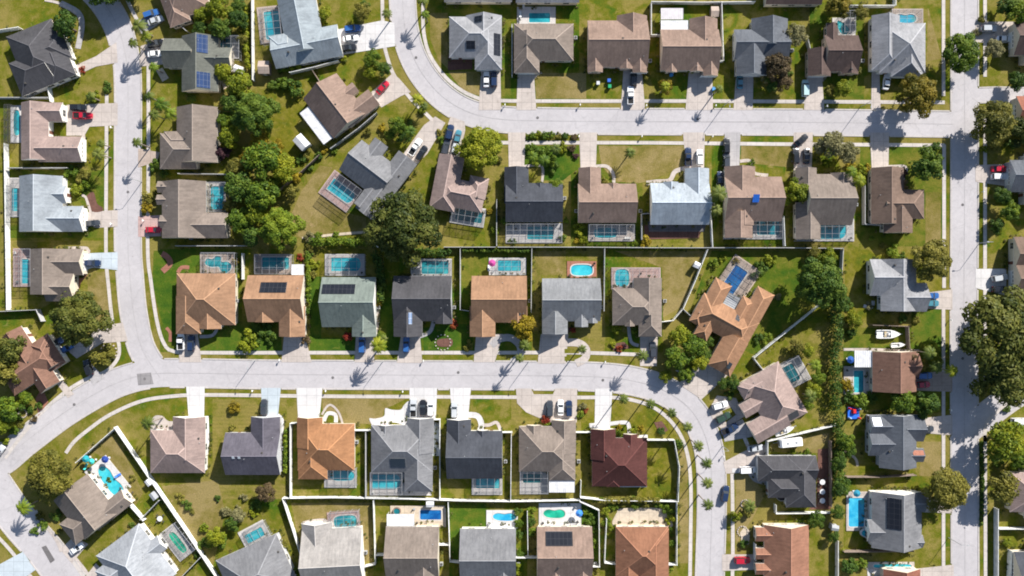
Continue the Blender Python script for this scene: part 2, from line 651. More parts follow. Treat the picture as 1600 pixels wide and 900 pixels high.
DRIVES = [
    ('A0', 'cream', [(752, 104), (782, 104), (783, 172), (748, 172)]), ('A1', 'cream', [(809, 110), (834, 110), (838, 172), (807, 172)]),
    ('A2', 'cream', [(974, 110), (1003, 110), (1008, 172), (970, 172)]), ('A3', 'cream', [(1076, 114), (1113, 114), (1114, 172), (1071, 172)]),
    ('A4', 'cream', [(1150, 114), (1177, 112), (1176, 172), (1146, 172)]), ('A5', 'cream', [(1261, 116), (1284, 116), (1288, 172), (1256, 172)]),
    ('A6', 'cream', [(1362, 112), (1374, 112), (1376, 172), (1361, 172)]),
    ('B1', 'cream', [(578, 146), (614, 114), (625, 124), (642, 144), (627, 150), (596, 168)]),
    ('B2', 'cream', [(625, 248), (646, 262), (668, 240), (696, 192), (680, 182), (662, 196)]),
    ('B3', 'cream', [(686, 250), (716, 252), (727, 203), (726, 190), (704, 182), (698, 200)]),
    ('B4', 'cream', [(794, 207), (821, 207), (819, 264), (795, 264)]), ('B5', 'cream', [(905, 207), (933, 207), (931, 264), (907, 264)]),
    ('B6', 'cream', [(1067, 207), (1101, 207), (1100, 264), (1072, 264)]), ('B7', 'grey', [(1132, 207), (1157, 207), (1155, 264), (1134, 264)]),
    ('B8', 'cream', [(1240, 207), (1270, 207), (1268, 266), (1240, 266)]), ('B9', 'cream', [(1359, 207), (1389, 207), (1388, 266), (1362, 266)]),
    ('C1', 'cream', [(280, 520), (309, 520), (315, 566), (280, 566)]), ('C2', 'cream', [(444, 522), (476, 522), (487, 566), (440, 566)]),
    ('C3', 'cream', [(556, 524), (584, 524), (585, 566), (554, 566)]), ('C4', 'cream', [(627, 522), (656, 522), (660, 567), (620, 567)]),
    ('C5', 'cream', [(744, 522), (786, 522), (773, 566), (740, 566)]), ('C6', 'cream', [(845, 522), (888, 522), (884, 568), (840, 568)]),
    ('C7', 'cream', [(1000, 522), (1028, 522), (1026, 572), (1000, 572)]), ('C8', 'cream', [(1060, 600), (1088, 570), (1110, 553), (1146, 578), (1120, 602), (1096, 624)]),
    ('C9', 'grey', [(1128, 668), (1160, 655), (1176, 682), (1132, 690)]), ('C9', 'cream', [(1108, 640), (1120, 618), (1150, 622), (1164, 650), (1130, 672), (1116, 662)]),
    ('C10', 'cream', [(1130, 722), (1176, 698), (1200, 694), (1200, 714), (1180, 738), (1134, 740)]), ('C11', 'cream', [(1128, 866), (1182, 866), (1182, 890), (1128, 892)]),
    ('D1', 'white', [(291, 604), (320, 604), (319, 654), (295, 654)]), ('D2', 'ice', [(408, 606), (439, 606), (434, 654), (410, 654)]),
    ('D3', 'white', [(463, 606), (504, 606), (499, 656), (466, 656)]), ('D4', 'white', [(640, 606), (683, 606), (681, 656), (640, 656)]),
    ('D5', 'white', [(703, 606), (736, 606), (731, 658), (707, 658)]),
    ('D6', 'cream', [(806, 607), (830, 607), (834, 616), (864, 616), (868, 607), (902, 607), (901, 660), (862, 662), (845, 654), (822, 644), (808, 630)]),
    ('D7', 'white', [(930, 607), (957, 607), (953, 672), (929, 672)]),
    ('F1', 'cream', [(114, 104), (150, 88), (182, 66), (184, 98), (150, 104), (124, 116)]), ('F2', 'cream', [(104, 164), (184, 161), (184, 196), (140, 198), (132, 212), (104, 212)]),
    ('F3', 'cream', [(128, 332), (184, 328), (184, 354), (152, 356), (128, 350)]), ('F4', 'ice', [(128, 396), (184, 394), (184, 422), (146, 418), (128, 424)]),
    ('F5', 'cream', [(106, 548), (150, 516), (168, 508), (192, 504), (200, 533), (160, 536), (120, 560)]), ('F5', 'grey', [(130, 574), (142, 568), (164, 590), (146, 602)]),
    ('F5', 'cream', [(82, 590), (92, 586), (116, 616), (106, 622)]),
    ('G1', 'cream', [(220, 72), (256, 60), (262, 100), (218, 104)]), ('G2', 'tan', [(216, 232), (250, 238), (246, 252), (216, 262)]),
    ('G3', 'pink', [(216, 338), (252, 336), (252, 369), (216, 370)]), ('T2', 'white', [(528, 46), (597, 32), (616, 36), (618, 72), (532, 86)]),
    ('T1', 'grey', [(212, 36), (246, 14), (258, 32), (222, 54)]),
    ('H1', 'cream', [(1442, 458), (1488, 452), (1488, 484), (1444, 482)]), ('H2', 'tan', [(1428, 582), (1488, 580), (1488, 612), (1428, 610)]),
    ('H3', 'cream', [(1436, 654), (1488, 648), (1488, 680), (1438, 676)]), ('H4', 'cream', [(1440, 778), (1488, 776), (1488, 802), (1440, 800)]),
    ('H5', 'cream', [(1436, 888), (1490, 882), (1490, 930), (1436, 930)]),
    ('I0', 'cream', [(1524, 34), (1586, 34), (1586, 68), (1524, 66)]), ('I1', 'cream', [(1524, 258), (1582, 256), (1580, 292), (1524, 284)]),
    ('I2', 'white', [(1524, 420), (1572, 420), (1572, 462), (1524, 450)]), ('L6', 'cream', [(94, 858), (116, 838), (138, 850), (112, 880)]),
    ('L7', 'cream', [(128, 908), (150, 880), (170, 900), (150, 930)]), ('L9', 'ice', [(-20, 892), (36, 862), (56, 890), (20, 916)]),
    ('L10', 'grey', [(-20, 700), (2, 690), (14, 706), (-6, 730)]),
]

PATHS = [  # front walks and patios at ground level: tint, width px or None for a filled patch, points
    ('A1', 'cream', 4, [(832, 168), (832, 126), (846, 113)]), ('B6', 'cream', 7, [(1075, 262), (1055, 268), (1046, 282), (1025, 284), (1010, 286)]),
    ('B4', 'cream', 4, [(818, 260), (846, 260), (847, 285)]), ('B5', 'cream', 5, [(930, 260), (948, 260), (958, 272), (959, 286)]),
    ('B7', 'cream', 5, [(1156, 252), (1172, 252), (1178, 270), (1200, 274)]), ('B9', 'cream', 4, [(1388, 260), (1414, 260), (1416, 268)]),
    ('C1', 'grey', 5, [(312, 526), (332, 524), (340, 512)]), ('C3', 'cream', 5, [(586, 524), (591, 500), (590, 484)]),
    ('C4', 'grey', 6, [(655, 526), (672, 518), (678, 500)]), ('C5', 'grey', 11, [(768, 540), (780, 530), (798, 528), (812, 540), (812, 556), (800, 566)]),
    ('C6', 'cream', 12, [(884, 535), (904, 536), (916, 546), (914, 560), (900, 568)]), ('C7', 'grey', 5, [(998, 540), (986, 534), (982, 510)]),
    ('D1', 'cream', None, [(236, 662), (242, 650), (254, 650), (264, 658), (284, 658), (286, 672), (250, 676), (236, 690)]),
    ('D1', 'white', 6, [(323, 650), (324, 690), (318, 735)]), ('D2', 'white', 5, [(434, 648), (441, 656), (440, 676), (434, 690), (434, 722)]),
    ('D3', 'cream', 3.4, [(503, 648), (512, 634), (520, 634), (530, 646), (536, 664)]), ('D3', 'white', 6, [(506, 658), (512, 646), (524, 648), (525, 660)]),
    ('D4', 'white', None, [(640, 628), (642, 656), (636, 664), (614, 660), (600, 668), (585, 668), (577, 654), (586, 654), (600, 650), (602, 638), (612, 640), (626, 640), (632, 632)]),
    ('D4', 'ice', 12, [(680, 660), (681, 712)]), ('D5', 'white', 9, [(732, 648), (746, 650), (752, 662), (750, 674)]),
    ('D5', 'cream', 5, [(752, 664), (764, 664), (776, 660), (782, 672)]), ('D7', 'white', 6, [(953, 662), (978, 660), (983, 668), (986, 682), (1012, 682)]),
    ('D7', 'white', 7, [(921, 665), (935, 664)]), ('F3', 'white', 5, [(130, 322), (126, 335), (112, 330)]), ('F3', 'cream', 4, [(142, 332), (134, 308), (128, 306)]),
    ('F3', 'mulch', None, [(134, 310), (146, 300), (152, 318), (160, 324), (160, 330), (144, 330)]), ('F4', 'cream', 5, [(104, 388), (136, 388), (138, 396)]),
    ('F4', 'brick', 7, [(134, 428), (124, 440), (120, 452)]), ('F5', 'brick', None, [(56, 622), (66, 606), (76, 628), (60, 650)]),
    ('F1', 'cream', None, [(80, 66), (94, 58), (100, 72), (86, 80)]), ('F1', 'brick', 5, [(80, 32), (90, 48), (96, 58)]), ('F1', 'grey', 9, [(95, 5), (122, 20), (128, 40), (122, 76)]),
    ('F1', 'cream', 4, [(70, 0), (95, 6), (120, 22)]),
    ('C1', 'brick', 9, [(253, 396), (262, 402), (266, 412), (254, 424)]), ('C1', 'brick', 6, [(278, 426), (284, 418), (296, 418)]), ('C1', 'brick', 5, [(260, 512), (266, 520), (266, 534)]),
    ('G1', 'sand', None, [(244, 110), (254, 106), (264, 122), (254, 128)]), ('G1', 'sand', None, [(345, 128), (356, 116), (364, 130), (350, 140)]),
    ('C10', 'grey', 9, [(1182, 716), (1172, 732), (1180, 748), (1200, 754)]), ('C10', 'white', 7, [(1144, 735), (1168, 735)]),
    ('C10', 'mulch', None, [(1278, 702), (1296, 700), (1298, 796), (1262, 796), (1276, 788)]),
    ('C8', 'grey', 3, [(1056, 578), (1070, 586)]), ('D7', 'mulch', None, [(1022, 660), (1034, 658), (1044, 672), (1032, 680)]),
    ('C4', 'mulch', None, [(683, 532), (692, 529), (706, 530), (706, 540), (694, 542), (684, 540)]), ('C7', 'mulch', None, [(955, 538), (975, 534), (985, 544), (958, 548)]),
    ('H1', 'white', 5, [(1349, 478), (1362, 480), (1364, 470)]), ('H2', 'cream', 4, [(1318, 546), (1364, 546), (1436, 548)]),
    ('H2', 'cream', 6, [(1428, 560), (1424, 590), (1420, 610)]), ('B9', 'grey', 3, [(1413, 320), (1412, 270)]),
    ('F2', 'cream', 5, [(128, 200), (132, 222), (132, 250)]), ('L6', 'cream', 5, [(55, 800), (86, 840), (96, 862)]), ('L7', 'cream', 5, [(118, 872), (134, 892), (146, 912)]),
    ('B2', 'sand', 4, [(472, 372), (530, 366), (580, 362)]), ('H5', 'white', None, [(1355, 886), (1380, 888), (1380, 930), (1355, 930)]),
    ('A0', 'mulch', None, [(700, 86), (738, 90), (738, 108), (700, 110)]), ('A5', 'cream', 5, [(1284, 126), (1292, 116), (1296, 106)]),
    ('E1', 'cream', None, [(473, 815), (506, 810), (518, 818), (560, 830), (500, 836), (476, 826)]), ('B6', 'mulch', None, [(1006, 352), (1098, 352), (1092, 372), (1008, 374)]),
    ('B6', 'dark', None, [(1012, 346), (1104, 348), (1100, 362), (1014, 362)]),  # with the entry before it: flat darker ground patches behind the white house
    ('E5', 'sand', None, [(964, 800), (975, 794), (1030, 794), (1042, 802), (1046, 826), (962, 826)]), ('E4', 'brick', None, [(892, 786), (906, 786), (908, 800), (896, 802)]),
    ('C11', 'sand', None, [(1156, 832), (1164, 822), (1172, 830), (1170, 850), (1160, 852)]), ('H3', 'sand', 4, [(1320, 704), (1336, 716), (1340, 728)]),
]

dpoly = [pts(p) for _, _, p in DRIVES]
MEDIAN = [('olive lawn island inside the curved drive', [(882, 545), (903, 545), (905, 552), (882, 552)]), ('narrow olive lawn island between curved drive and street', [(882, 557), (904, 557), (904, 564), (882, 564)]),
          ('planted island inside the round drive', [(1128, 642), (1142, 636), (1150, 648), (1134, 660)])]
for lab, pl in MEDIAN:
    mb = MB()
    mb.prism(pts(pl), None, 0.075)
    struct(mb.build('lawn', G_BASE), lab)

WALKS = [  # sidewalks, photo pixels
    [(662, -30), (661, 18), (662, 50), (669, 80), (684, 106), (706, 130), (736, 149), (775, 157), (900, 158), (1100, 158), (1300, 159), (1476, 160)],
    [(597, -30), (598, 30), (600, 66), (606, 92), (616, 118), (640, 152), (664, 176), (684, 196)],
    [(750, 222), (800, 223), (1000, 223), (1200, 225), (1340, 226), (1476, 227)],
    [(1474, -60), (1474, 150)], [(1475, 226), (1475, 450)], [(1474, 470), (1474, 900), (1474, 960)],
    [(1539, -60), (1539, 120)], [(1539, 170), (1539, 600)], [(1539, 680), (1540, 960)],
    [(232, 96), (232, 250), (231, 390), (236, 440), (245, 500), (256, 536), (272, 549), (320, 551), (500, 551), (760, 551), (900, 551), (1000, 554)],
    [(167, 148), (166, 300), (166, 400), (170, 450), (177, 510), (186, 538), (184, 560), (166, 580), (134, 593), (100, 614), (60, 650), (24, 694), (8, 716)],
    [(103, 708), (116, 690), (140, 670), (172, 648), (220, 627), (270, 619), (330, 617), (500, 619), (700, 620), (900, 621), (958, 621), (1000, 628), (1030, 642),
     (1056, 668), (1072, 702), (1079, 750), (1079, 840), (1077, 960)],
    [(1144, 740), (1145, 860), (1143, 960)],
    [(55, 798), (90, 845), (130, 900), (160, 950)], [(-10, 832), (20, 864), (70, 930)],
    [(190, -30), (200, 2), (222, 46), (230, 64)],
    [(1170, 700), (1158, 672)],
    [(1600, 612), (1572, 632), (1542, 660), (1539, 690)],
]
for k, w in enumerate(WALKS):
    struct(ribbon('sidewalk', catmull(w, 6), 1.05, 0.060 + 0.002 * (k % 3), M_WALK))

for k, (h, tint, pl) in enumerate(DRIVES):
    mb = MB()
    mb.prism(dpoly[k], None, 0.068 + 0.0015 * (k % 2))
    o = struct(mb.build('driveway', PAVE[tint]))
    o['house'] = h

for k, (h, tint, w, pl) in enumerate(PATHS):
    z = 0.080 + 0.002 * (k % 5)
    if w:
        o = ribbon('path', catmull(pl, 3), w * S, z, PAVE[tint])
    else:
        mb = MB()
        mb.prism(pts(smooth_closed(pl, 4)) if len(pl) > 5 else pts(pl), None, z)
        o = mb.build('planting_bed' if tint == 'mulch' else 'patio', PAVE[tint])
    struct(o)

# rolled concrete kerbs along both sides of each street, left out at junctions and driveways
for name, (c, w) in RP.items():
    nn = normals([(x, y) for x, y in c])
    for side in (-1, 1):
        line = [(p[0] + n[0] * side * (w / 2 + 0.8), p[1] + n[1] * side * (w / 2 + 0.8)) for p, n in zip(c, nn)]
        dense = []
        for a, b in zip(line, line[1:]):
            d = math.hypot(b[0] - a[0], b[1] - a[1])
            for j in range(max(1, int(d / 2))):
                t = j / max(1, int(d / 2))
                dense.append((a[0] + (b[0] - a[0]) * t, a[1] + (b[1] - a[1]) * t))
        run = []
        for q in dense + [None]:
            bad = q is None
            if not bad:
                bad = any(o2 != name and dist_pl(q, RP[o2][0]) < RP[o2][1] / 2 + 1 for o2 in RP)
                if not bad:
                    qw = tuple(P(*q)[:2])
                    bad = any(inside(qw, dp) for dp in dpoly)
            if bad:
                if len(run) > 3:
                    struct(ribbon('kerb', run, 0.42, 0.11, M_KERB, 0.11))
                run = []
            else:
                run.append(q)

# sealed seam along the crown of each street
for k, name in enumerate(('lower', 'short', 'upper', 'straight')):
    struct(ribbon('road_seam', RP[name][0], 0.14, 0.052 + 0.001 * k, PAVE['grey']), 'thin grey sealed seam along the middle of a street')

# road repairs
for pl, lab in (([(214, 584), (236, 582), (240, 600), (216, 602)], 'square darker patch in the asphalt of the wide junction'),
                ([(65, 855), (72, 852), (86, 875), (79, 880)], 'dark narrow speed table across the side street')):
    mb = MB()
    mb.prism(pts(pl), None, 0.056)
    struct(mb.build('road_patch', PAVE['patch'] if 'square' in lab else PAVE['dark']), lab)

# lots with a different turf
LAWNS = [
    ('lush', [(484, 432), (502, 432), (502, 528), (556, 528), (556, 549), (484, 549)]), ('lush', [(588, 432), (614, 432), (626, 549), (586, 549)]),
    ('lush', [(660, 512), (736, 505), (742, 549), (662, 549)]), ('lush', [(698, 786), (760, 786), (760, 824), (720, 826), (718, 878), (704, 878)]),
    ('lush', [(372, 504), (388, 500), (440, 526), (440, 549), (314, 549), (312, 526)]), ('lush', [(240, 392), (312, 386), (312, 428), (274, 428), (274, 518), (262, 530), (246, 480), (238, 440)]),
    ('lush', [(904, 786), (934, 798), (936, 884), (926, 884), (924, 822), (906, 820)]), ('lush', [(1424, 482), (1470, 482), (1470, 546), (1424, 546)]),
    ('lush', [(800, 228), (904, 228), (904, 262), (880, 282), (848, 282), (848, 262), (822, 262)]), 
    
    
    ('dry', [(470, 300), (500, 258), (520, 262), (494, 300), (540, 332), (572, 340), (572, 360), (470, 372), (448, 352)]),
    ('dry', [(672, 20), (700, 20), (700, 108), (684, 92), (672, 60)]), ('dry', [(935, 228), (1068, 228), (1068, 262), (1010, 284), (998, 286), (960, 284), (940, 258)]),
    ('dry', [(1158, 228), (1238, 228), (1238, 262), (1158, 254)]), ('dry', [(836, 114), (916, 114), (916, 154), (838, 154)]), ('dry', [(700, 112), (750, 112), (750, 150), (724, 142)]),
    ('dry', [(455, 786), (580, 786), (582, 876), (568, 876), (566, 822), (474, 830), (482, 900), (478, 896)]), ('dry', [(960, 392), (1100, 392), (1064, 480), (1036, 496), (1034, 418)]),
    ('dry', [(835, 392), (884, 392), (884, 430), (846, 430), (835, 470)]), ('dry', [(1204, 694), (1296, 676), (1296, 700), (1278, 708), (1204, 706)]),
    ('dry', [(1150, 742), (1170, 742), (1196, 770), (1176, 810), (1150, 850)]), ('dry', [(504, 622), (638, 622), (600, 640), (596, 664), (536, 660), (504, 640)]),
    ('dry', [(136, 428), (164, 424), (172, 504), (140, 500)]), ('dry', [(1440, 690), (1470, 690), (1470, 744), (1436, 744)]),
    ('dry', [(1446, 300), (1470, 300), (1470, 400), (1446, 380)]), ('dry', [(1450, 12), (1472, 92), (1448, 96)]),
    ('dry', [(136, 700), (176, 680), (200, 720), (224, 770), (212, 790), (190, 770), (170, 720)]), ('dry', [(252, 760), (340, 750), (352, 800), (330, 900), (300, 840)]),
    ('dry', [(1062, 700), (1074, 710), (1076, 880), (1062, 880)]),
]
GR = random.Random(5)
for xs, y0, y1 in (([250, 378, 490, 600, 719, 831, 945, 1036], 389, 550), ([332, 448, 571, 687, 799, 908, 1056], 624, 780), ([690, 798, 905, 1024, 1129, 1265, 1350, 1472], 6, 155),
                   ([776, 892, 1004, 1112, 1227, 1344, 1472], 227, 385), ([484, 584, 702, 824, 937, 1058], 785, 960)):
    last = -1
    for xa, xb in zip(xs, xs[1:]):
        q = GR.choice([z for z in ((1, 2, 3) if y0 == 624 else (0, 1, 2, 3, 4)) if z != last])
        last = q
        mb = MB()
        mb.prism(pts([(xa, y0), (xb, y0), (xb, y1), (xa, y1)]), None, 0.004)
        struct(mb.build('lawn', G_LOTS[q]))
for pl, q in (([(1320, 390), (1472, 390), (1472, 505), (1320, 505)], 3), ([(1318, 512), (1472, 512), (1472, 640), (1318, 640)], 4), ([(1318, 644), (1472, 644), (1472, 744), (1318, 744)], 1), ([(1318, 750), (1472, 750), (1472, 860), (1318, 860)], 2),
              ([(14, 266), (164, 266), (164, 372), (14, 372)], 4), ([(14, 376), (164, 376), (164, 430), (60, 484), (14, 484)], 1), ([(14, 156), (164, 156), (164, 260), (14, 260)], 3), ([(1542, 300), (1600, 300), (1600, 420), (1542, 420)], 2),
              ([(1112, 392), (1314, 392), (1314, 440), (1180, 556), (1150, 540), (1080, 480)], 4), ([(640, 160), (600, 235), (540, 195), (600, 165)], 1), ([(440, 120), (500, 130), (480, 240), (440, 290), (420, 200)], 3), ([(180, 690), (226, 690), (330, 860), (330, 900), (300, 840)], 2)):
    mb = MB()
    mb.prism(pts(pl), None, 0.005)
    struct(mb.build('lawn', G_LOTS[q]))
for mx_, my_ in ((226, 592), (520, 590), (716, 582), (1096, 724), (1090, 186), (840, 184), (1504, 320), (200, 300), (650, 90), (1504, 560), (116, 632), (942, 594)):
    v = P(mx_, my_)
    mb = MB()
    mb.prism([(v.x + 0.42 * math.cos(t * math.pi / 8), v.y + 0.42 * math.sin(t * math.pi / 8)) for t in range(16)], None, 0.058)
    struct(mb.build('manhole_cover', PAVE['dark']))
for k, (kind, pl) in enumerate(LAWNS):
    mb = MB()
    mb.prism(pts(pl), None, 0.008 + 0.003 * (k % 3))
    struct(mb.build('lawn', G_LUSH if kind == 'lush' else G_DRY))

# ------------------------------------------------------------------ houses
PITCH = 0.54
EAVE = 2.9
ROOF = {
    'silver': (0.33, 0.33, 0.345), 'pale': (0.36, 0.375, 0.40), 'ice': (0.41, 0.455, 0.50), 'greyblue': (0.31, 0.35, 0.38),
    'grey': (0.22, 0.22, 0.23), 'slate': (0.135, 0.145, 0.165), 'charcoal': (0.075, 0.08, 0.095), 'black': (0.085, 0.083, 0.09),
    'tan': (0.29, 0.205, 0.165), 'pink': (0.35, 0.262, 0.235), 'taupe': (0.25, 0.205, 0.175), 'brown': (0.20, 0.14, 0.11),
    'dkbrown': (0.12, 0.085, 0.075), 'orange': (0.38, 0.19, 0.095), 'apricot': (0.35, 0.205, 0.125), 'ash': (0.25, 0.255, 0.265), 'sienna': (0.29, 0.14, 0.085), 'ashblue': (0.34, 0.37, 0.40), 'copper': (0.37, 0.205, 0.12), 'maroon': (0.105, 0.042, 0.038),
    'green': (0.205, 0.24, 0.215), 'sage': (0.15, 0.155, 0.135), 'red': (0.30, 0.125, 0.085), 'purple': (0.13, 0.12, 0.145), 'beige': (0.37, 0.345, 0.325),
    'redbrown': (0.33, 0.165, 0.11), 'rust': (0.23, 0.13, 0.095),
}
WALL = {'cream': (0.62, 0.55, 0.44), 'white': (0.72, 0.70, 0.66), 'tan': (0.50, 0.40, 0.31), 'grey': (0.45, 0.46, 0.47), 'peach': (0.60, 0.44, 0.34), 'yellow': (0.66, 0.56, 0.34)}
HOUSE = {}


class House:
    pass


def winmesh():
    mb = MB()
    mb.box((0, 0, 0), (1.9, 0.07, 1.35), 0)
    mb.box((0, 0, 0), (1.9 - 0.16, 0.10, 1.35 - 0.16), 1)
    mb.box((0, 0, 0), (0.06, 0.13, 1.19), 0)
    mb.box((0, 0, 0), (1.74, 0.13, 0.05), 0)
    return mb.mesh('window', [TRIM, GLASS])


def garmesh():
    mb = MB()
    mb.box((0, 0, 1.1), (4.9, 0.08, 2.2), 0)
    for k in range(1, 5):
        mb.box((0, 0, 2.2 * k / 5), (4.8, 0.10, 0.035), 1)
    for x in (-1.8, -0.6, 0.6, 1.8):
        mb.box((x, 0, 1.98), (0.8, 0.11, 0.26), 2)
    return mb.mesh('garage_door', [WHITE, TRIM, GLASS])


def doormesh():
    mb = MB()
    mb.box((0, 0, 1.05), (1.15, 0.07, 2.1), 0)
    mb.box((0, 0, 1.02), (0.95, 0.11, 2.0), 1)
    return mb.mesh('front_door', [TRIM, DOORM])


def knobmesh():
    mb = MB()
    mb.box((0.36, 0, 1.0), (0.06, 0.2, 0.12), 0)
    return mb.mesh('handle', [METALG])


def pipemesh():
    mb = MB()
    mb.tube([(0, 0, -0.3), (0, 0, 0.35)], [0.09, 0.09], 7)
    return mb.mesh('vent_pipe', [METALG])


def boxvent():
    mb = MB()
    mb.box((0, 0, 0.08), (0.55, 0.55, 0.3), 0, taper=0.75)
    return mb.mesh('roof_vent', [METALD])


WIN, GAR, DOOR, KNOB, PIPE, BVENT = winmesh(), garmesh(), doormesh(), knobmesh(), pipemesh(), boxvent()


def H(key, ref, label, roof, blocks, front='d', gar=0, ang=0.0, c=None, wall='cream', panels=(), flats=(), group='houses along the streets', pitch=PITCH):
    if c is None:
        x0 = min(b[0] for b in blocks)
        x1 = max(b[2] for b in blocks)
        y0 = min(b[1] for b in blocks)
        y1 = max(b[3] for b in blocks)
        c = ((x0 + x1) / 2, (y0 + y1) / 2)
        blocks = [(b[0] - c[0], b[1] - c[1], b[2] - c[0], b[3] - c[1]) + tuple(b[4:]) for b in blocks]
        flats = [(b[0] - c[0], b[1] - c[1], b[2] - c[0], b[3] - c[1]) + tuple(b[4:]) for b in flats]
        panels = [(p[0], p[1] - c[0], p[2] - c[1], p[3] - c[0], p[4] - c[1]) for p in panels]
    k = S * (CAM_H - EAVE) / CAM_H
    loc = P(c[0], c[1], EAVE)
    loc.z = 0
    h = House()
    h.key, h.ref, h.c, h.ang = key, ref, c, ang
    root = thing('house', label, 'house', loc, -R(ang), group)
    h.root = root
    h.hash = sum(ord(ch) for ch in key)
    rnd = random.Random(h.hash * 7 + 1)
    BL = []
    for i, b in enumerate(blocks):
        e = 0.013 * i
        u0, v0, u1, v1 = b[0] * k + e, -b[3] * k + e, b[2] * k - e, -b[1] * k - e
        ax, ends = b[4], b[5]
        if ax == 'v':
            ends = ends[1] + ends[0]   # photo top end is the +y end here
        BL.append((u0, v0, u1, v1, ax, ends, EAVE + 0.017 * i))
    h.BL = BL
    rm = MB()
    wm = MB()
    for (u0, v0, u1, v1, ax, ends, ze) in BL:
        if ax == 'h':
            L, s = u1 - u0, (v1 - v0) / 2
        else:
            L, s = v1 - v0, (u1 - u0) / 2
        rise = s * pitch

        def T(a, b, z):
            return (u0 + a, v0 + s + b, z) if ax == 'h' else (u1 - s - b, v0 + a, z)
        i0 = min(s, L / 2 - 0.05) if ends[0] == 'h' else 0.0
        i1 = min(s, L / 2 - 0.05) if ends[1] == 'h' else 0.0
        A, B = T(0, -s, ze), T(L, -s, ze)
        C, D = T(L, s, ze), T(0, s, ze)
        r0, r1 = T(i0, 0, ze + rise), T(L - i1, 0, ze + rise)
        rm.quad([A, B, r1, r0], 0)
        rm.quad([C, D, r0, r1], 0)
        rm.quad([D, A, r0], 0 if i0 else 2)
        rm.quad([B, C, r1], 0 if i1 else 2)
        lo = [(p[0], p[1], ze - 0.2) for p in (A, B, C, D)]
        up = [A, B, C, D]
        for q in range(4):
            q2 = (q + 1) % 4
            rm.quad([lo[q], lo[q2], up[q2], up[q]], 1)
        rm.quad(list(reversed(lo)), 1)
        # ridge and hip caps
        caps = [(r0, r1)]
        if i0:
            caps += [(A, r0), (D, r0)]
        if i1:
            caps += [(B, r1), (C, r1)]
        for p, q in caps:
            p, q = Vector(p), Vector(q)
            if (q - p).length > 0.3:
                d = (q - p).normalized()
                sd = d.cross(Vector((0, 0, 1))).normalized() * 0.16
                upv = Vector((0, 0, 0.045))
                dn = Vector((0, 0, -0.03))
                rm.quad([p + sd + dn, q + sd + dn, q + upv, p + upv], 3)
                rm.quad([p - sd + dn, p + upv, q + upv, q - sd + dn], 3)
        ins = 0.42
        wm.box(((u0 + u1) / 2, (v0 + v1) / 2, (ze - 0.1) / 2 + 0.0), (u1 - u0 - 2 * ins, v1 - v0 - 2 * ins, ze - 0.1))
    rcol = ROOF[roof]
    wmat = mat_plain('stucco_' + wall, WALL[wall], 0.85, vary=0.07)
    mr = mat_roof(rcol)
    cap = mat_plain('ridge_cap_' + roof, sc(rcol, 1.18), 0.9, vary=0.15, spec=0.1)  # lightened tone paints a bright highlight line along ridges and hips
    ro = rm.build('roof', [mr, TRIM, wmat, cap], root)
    wm.build('wall', wmat, root)

    def zat(x, y):
        best, bb = -1, None
        for q in BL:
            u0, v0, u1, v1, ax, ends, ze = q
            if not (u0 <= x <= u1 and v0 <= y <= v1):
                continue
            a = min(y - v0, v1 - y) if ax == 'h' else min(x - u0, u1 - x)
            l = (x - u0, u1 - x) if ax == 'h' else (y - v0, v1 - y)
            if ends[0] == 'h':
                a = min(a, l[0])
            if ends[1] == 'h':
                a = min(a, l[1])
            z = ze + a * pitch
            if z > best:
                best, bb = z, q
        return best
    h.zat = zat

    # solar panels, skylights and patches lie on the slope
    for pn in panels:
        kind, x0, y0, x1, y1 = pn
        X0, X1, Y0, Y1 = x0 * k, x1 * k, -y1 * k, -y0 * k
        cx, cy = (X0 + X1) / 2, (Y0 + Y1) / 2
        zc = zat(cx, cy)
        d = 0.25
        gx = (zat(cx + d, cy) - zat(cx - d, cy)) / (2 * d)
        gy = (zat(cx, cy + d) - zat(cx, cy - d)) / (2 * d)
        off = 0.14
        mb = MB()
        top = [(x - cx, y - cy, gx * (x - cx) + gy * (y - cy)) for x, y in ((X0, Y0), (X1, Y0), (X1, Y1), (X0, Y1))]
        low = [(x, y, z - 0.1) for x, y, z in top]
        mb.quad(top, 0)
        for q in range(4):
            q2 = (q + 1) % 4
            mb.quad([low[q], low[q2], top[q2], top[q]], 1)
        mt = {'k': SOLARK, 'b': SOLARB, 's': SKYPAN, 'g': GLASS, 'o': PAVE['brick'], 't': mat_plain('blue_tarp', (0.03, 0.16, 0.62), 0.4, vary=0.2, scale=3),
              'y': mat_plain('skylight_dome', (0.62, 0.64, 0.66), 0.2, vary=0.1), 'd': mat_plain('dark_membrane', (0.05, 0.05, 0.055), 0.7, vary=0.2)}[kind]
        nm = {'k': 'solar_panel', 'b': 'solar_panel', 's': 'solar_panel', 'g': 'skylight', 'o': 'roof_patch', 't': 'tarp', 'y': 'skylight', 'd': 'flat_roof'}[kind]
        mb.build(nm, [mt, METALG], ro, (cx, cy, zc + off))
    # flat metal patio roofs on slim posts
    for fl in flats:
        x0, y0, x1, y1 = fl[:4]
        fm = {'w': METALW, 'g': METALG, 'p': mat_plain('pale_patio_roof', (0.58, 0.55, 0.56), 0.6, vary=0.1)}[fl[4] if len(fl) > 4 else 'w']
        X0, X1, Y0, Y1 = x0 * k, x1 * k, -y1 * k, -y0 * k
        mb = MB()
        mb.box(((X0 + X1) / 2, (Y0 + Y1) / 2, 2.52), (X1 - X0, Y1 - Y0, 0.1))
        long_x = (X1 - X0) > (Y1 - Y0)
        n = int((Y1 - Y0 if not long_x else X1 - X0) / 0.6)
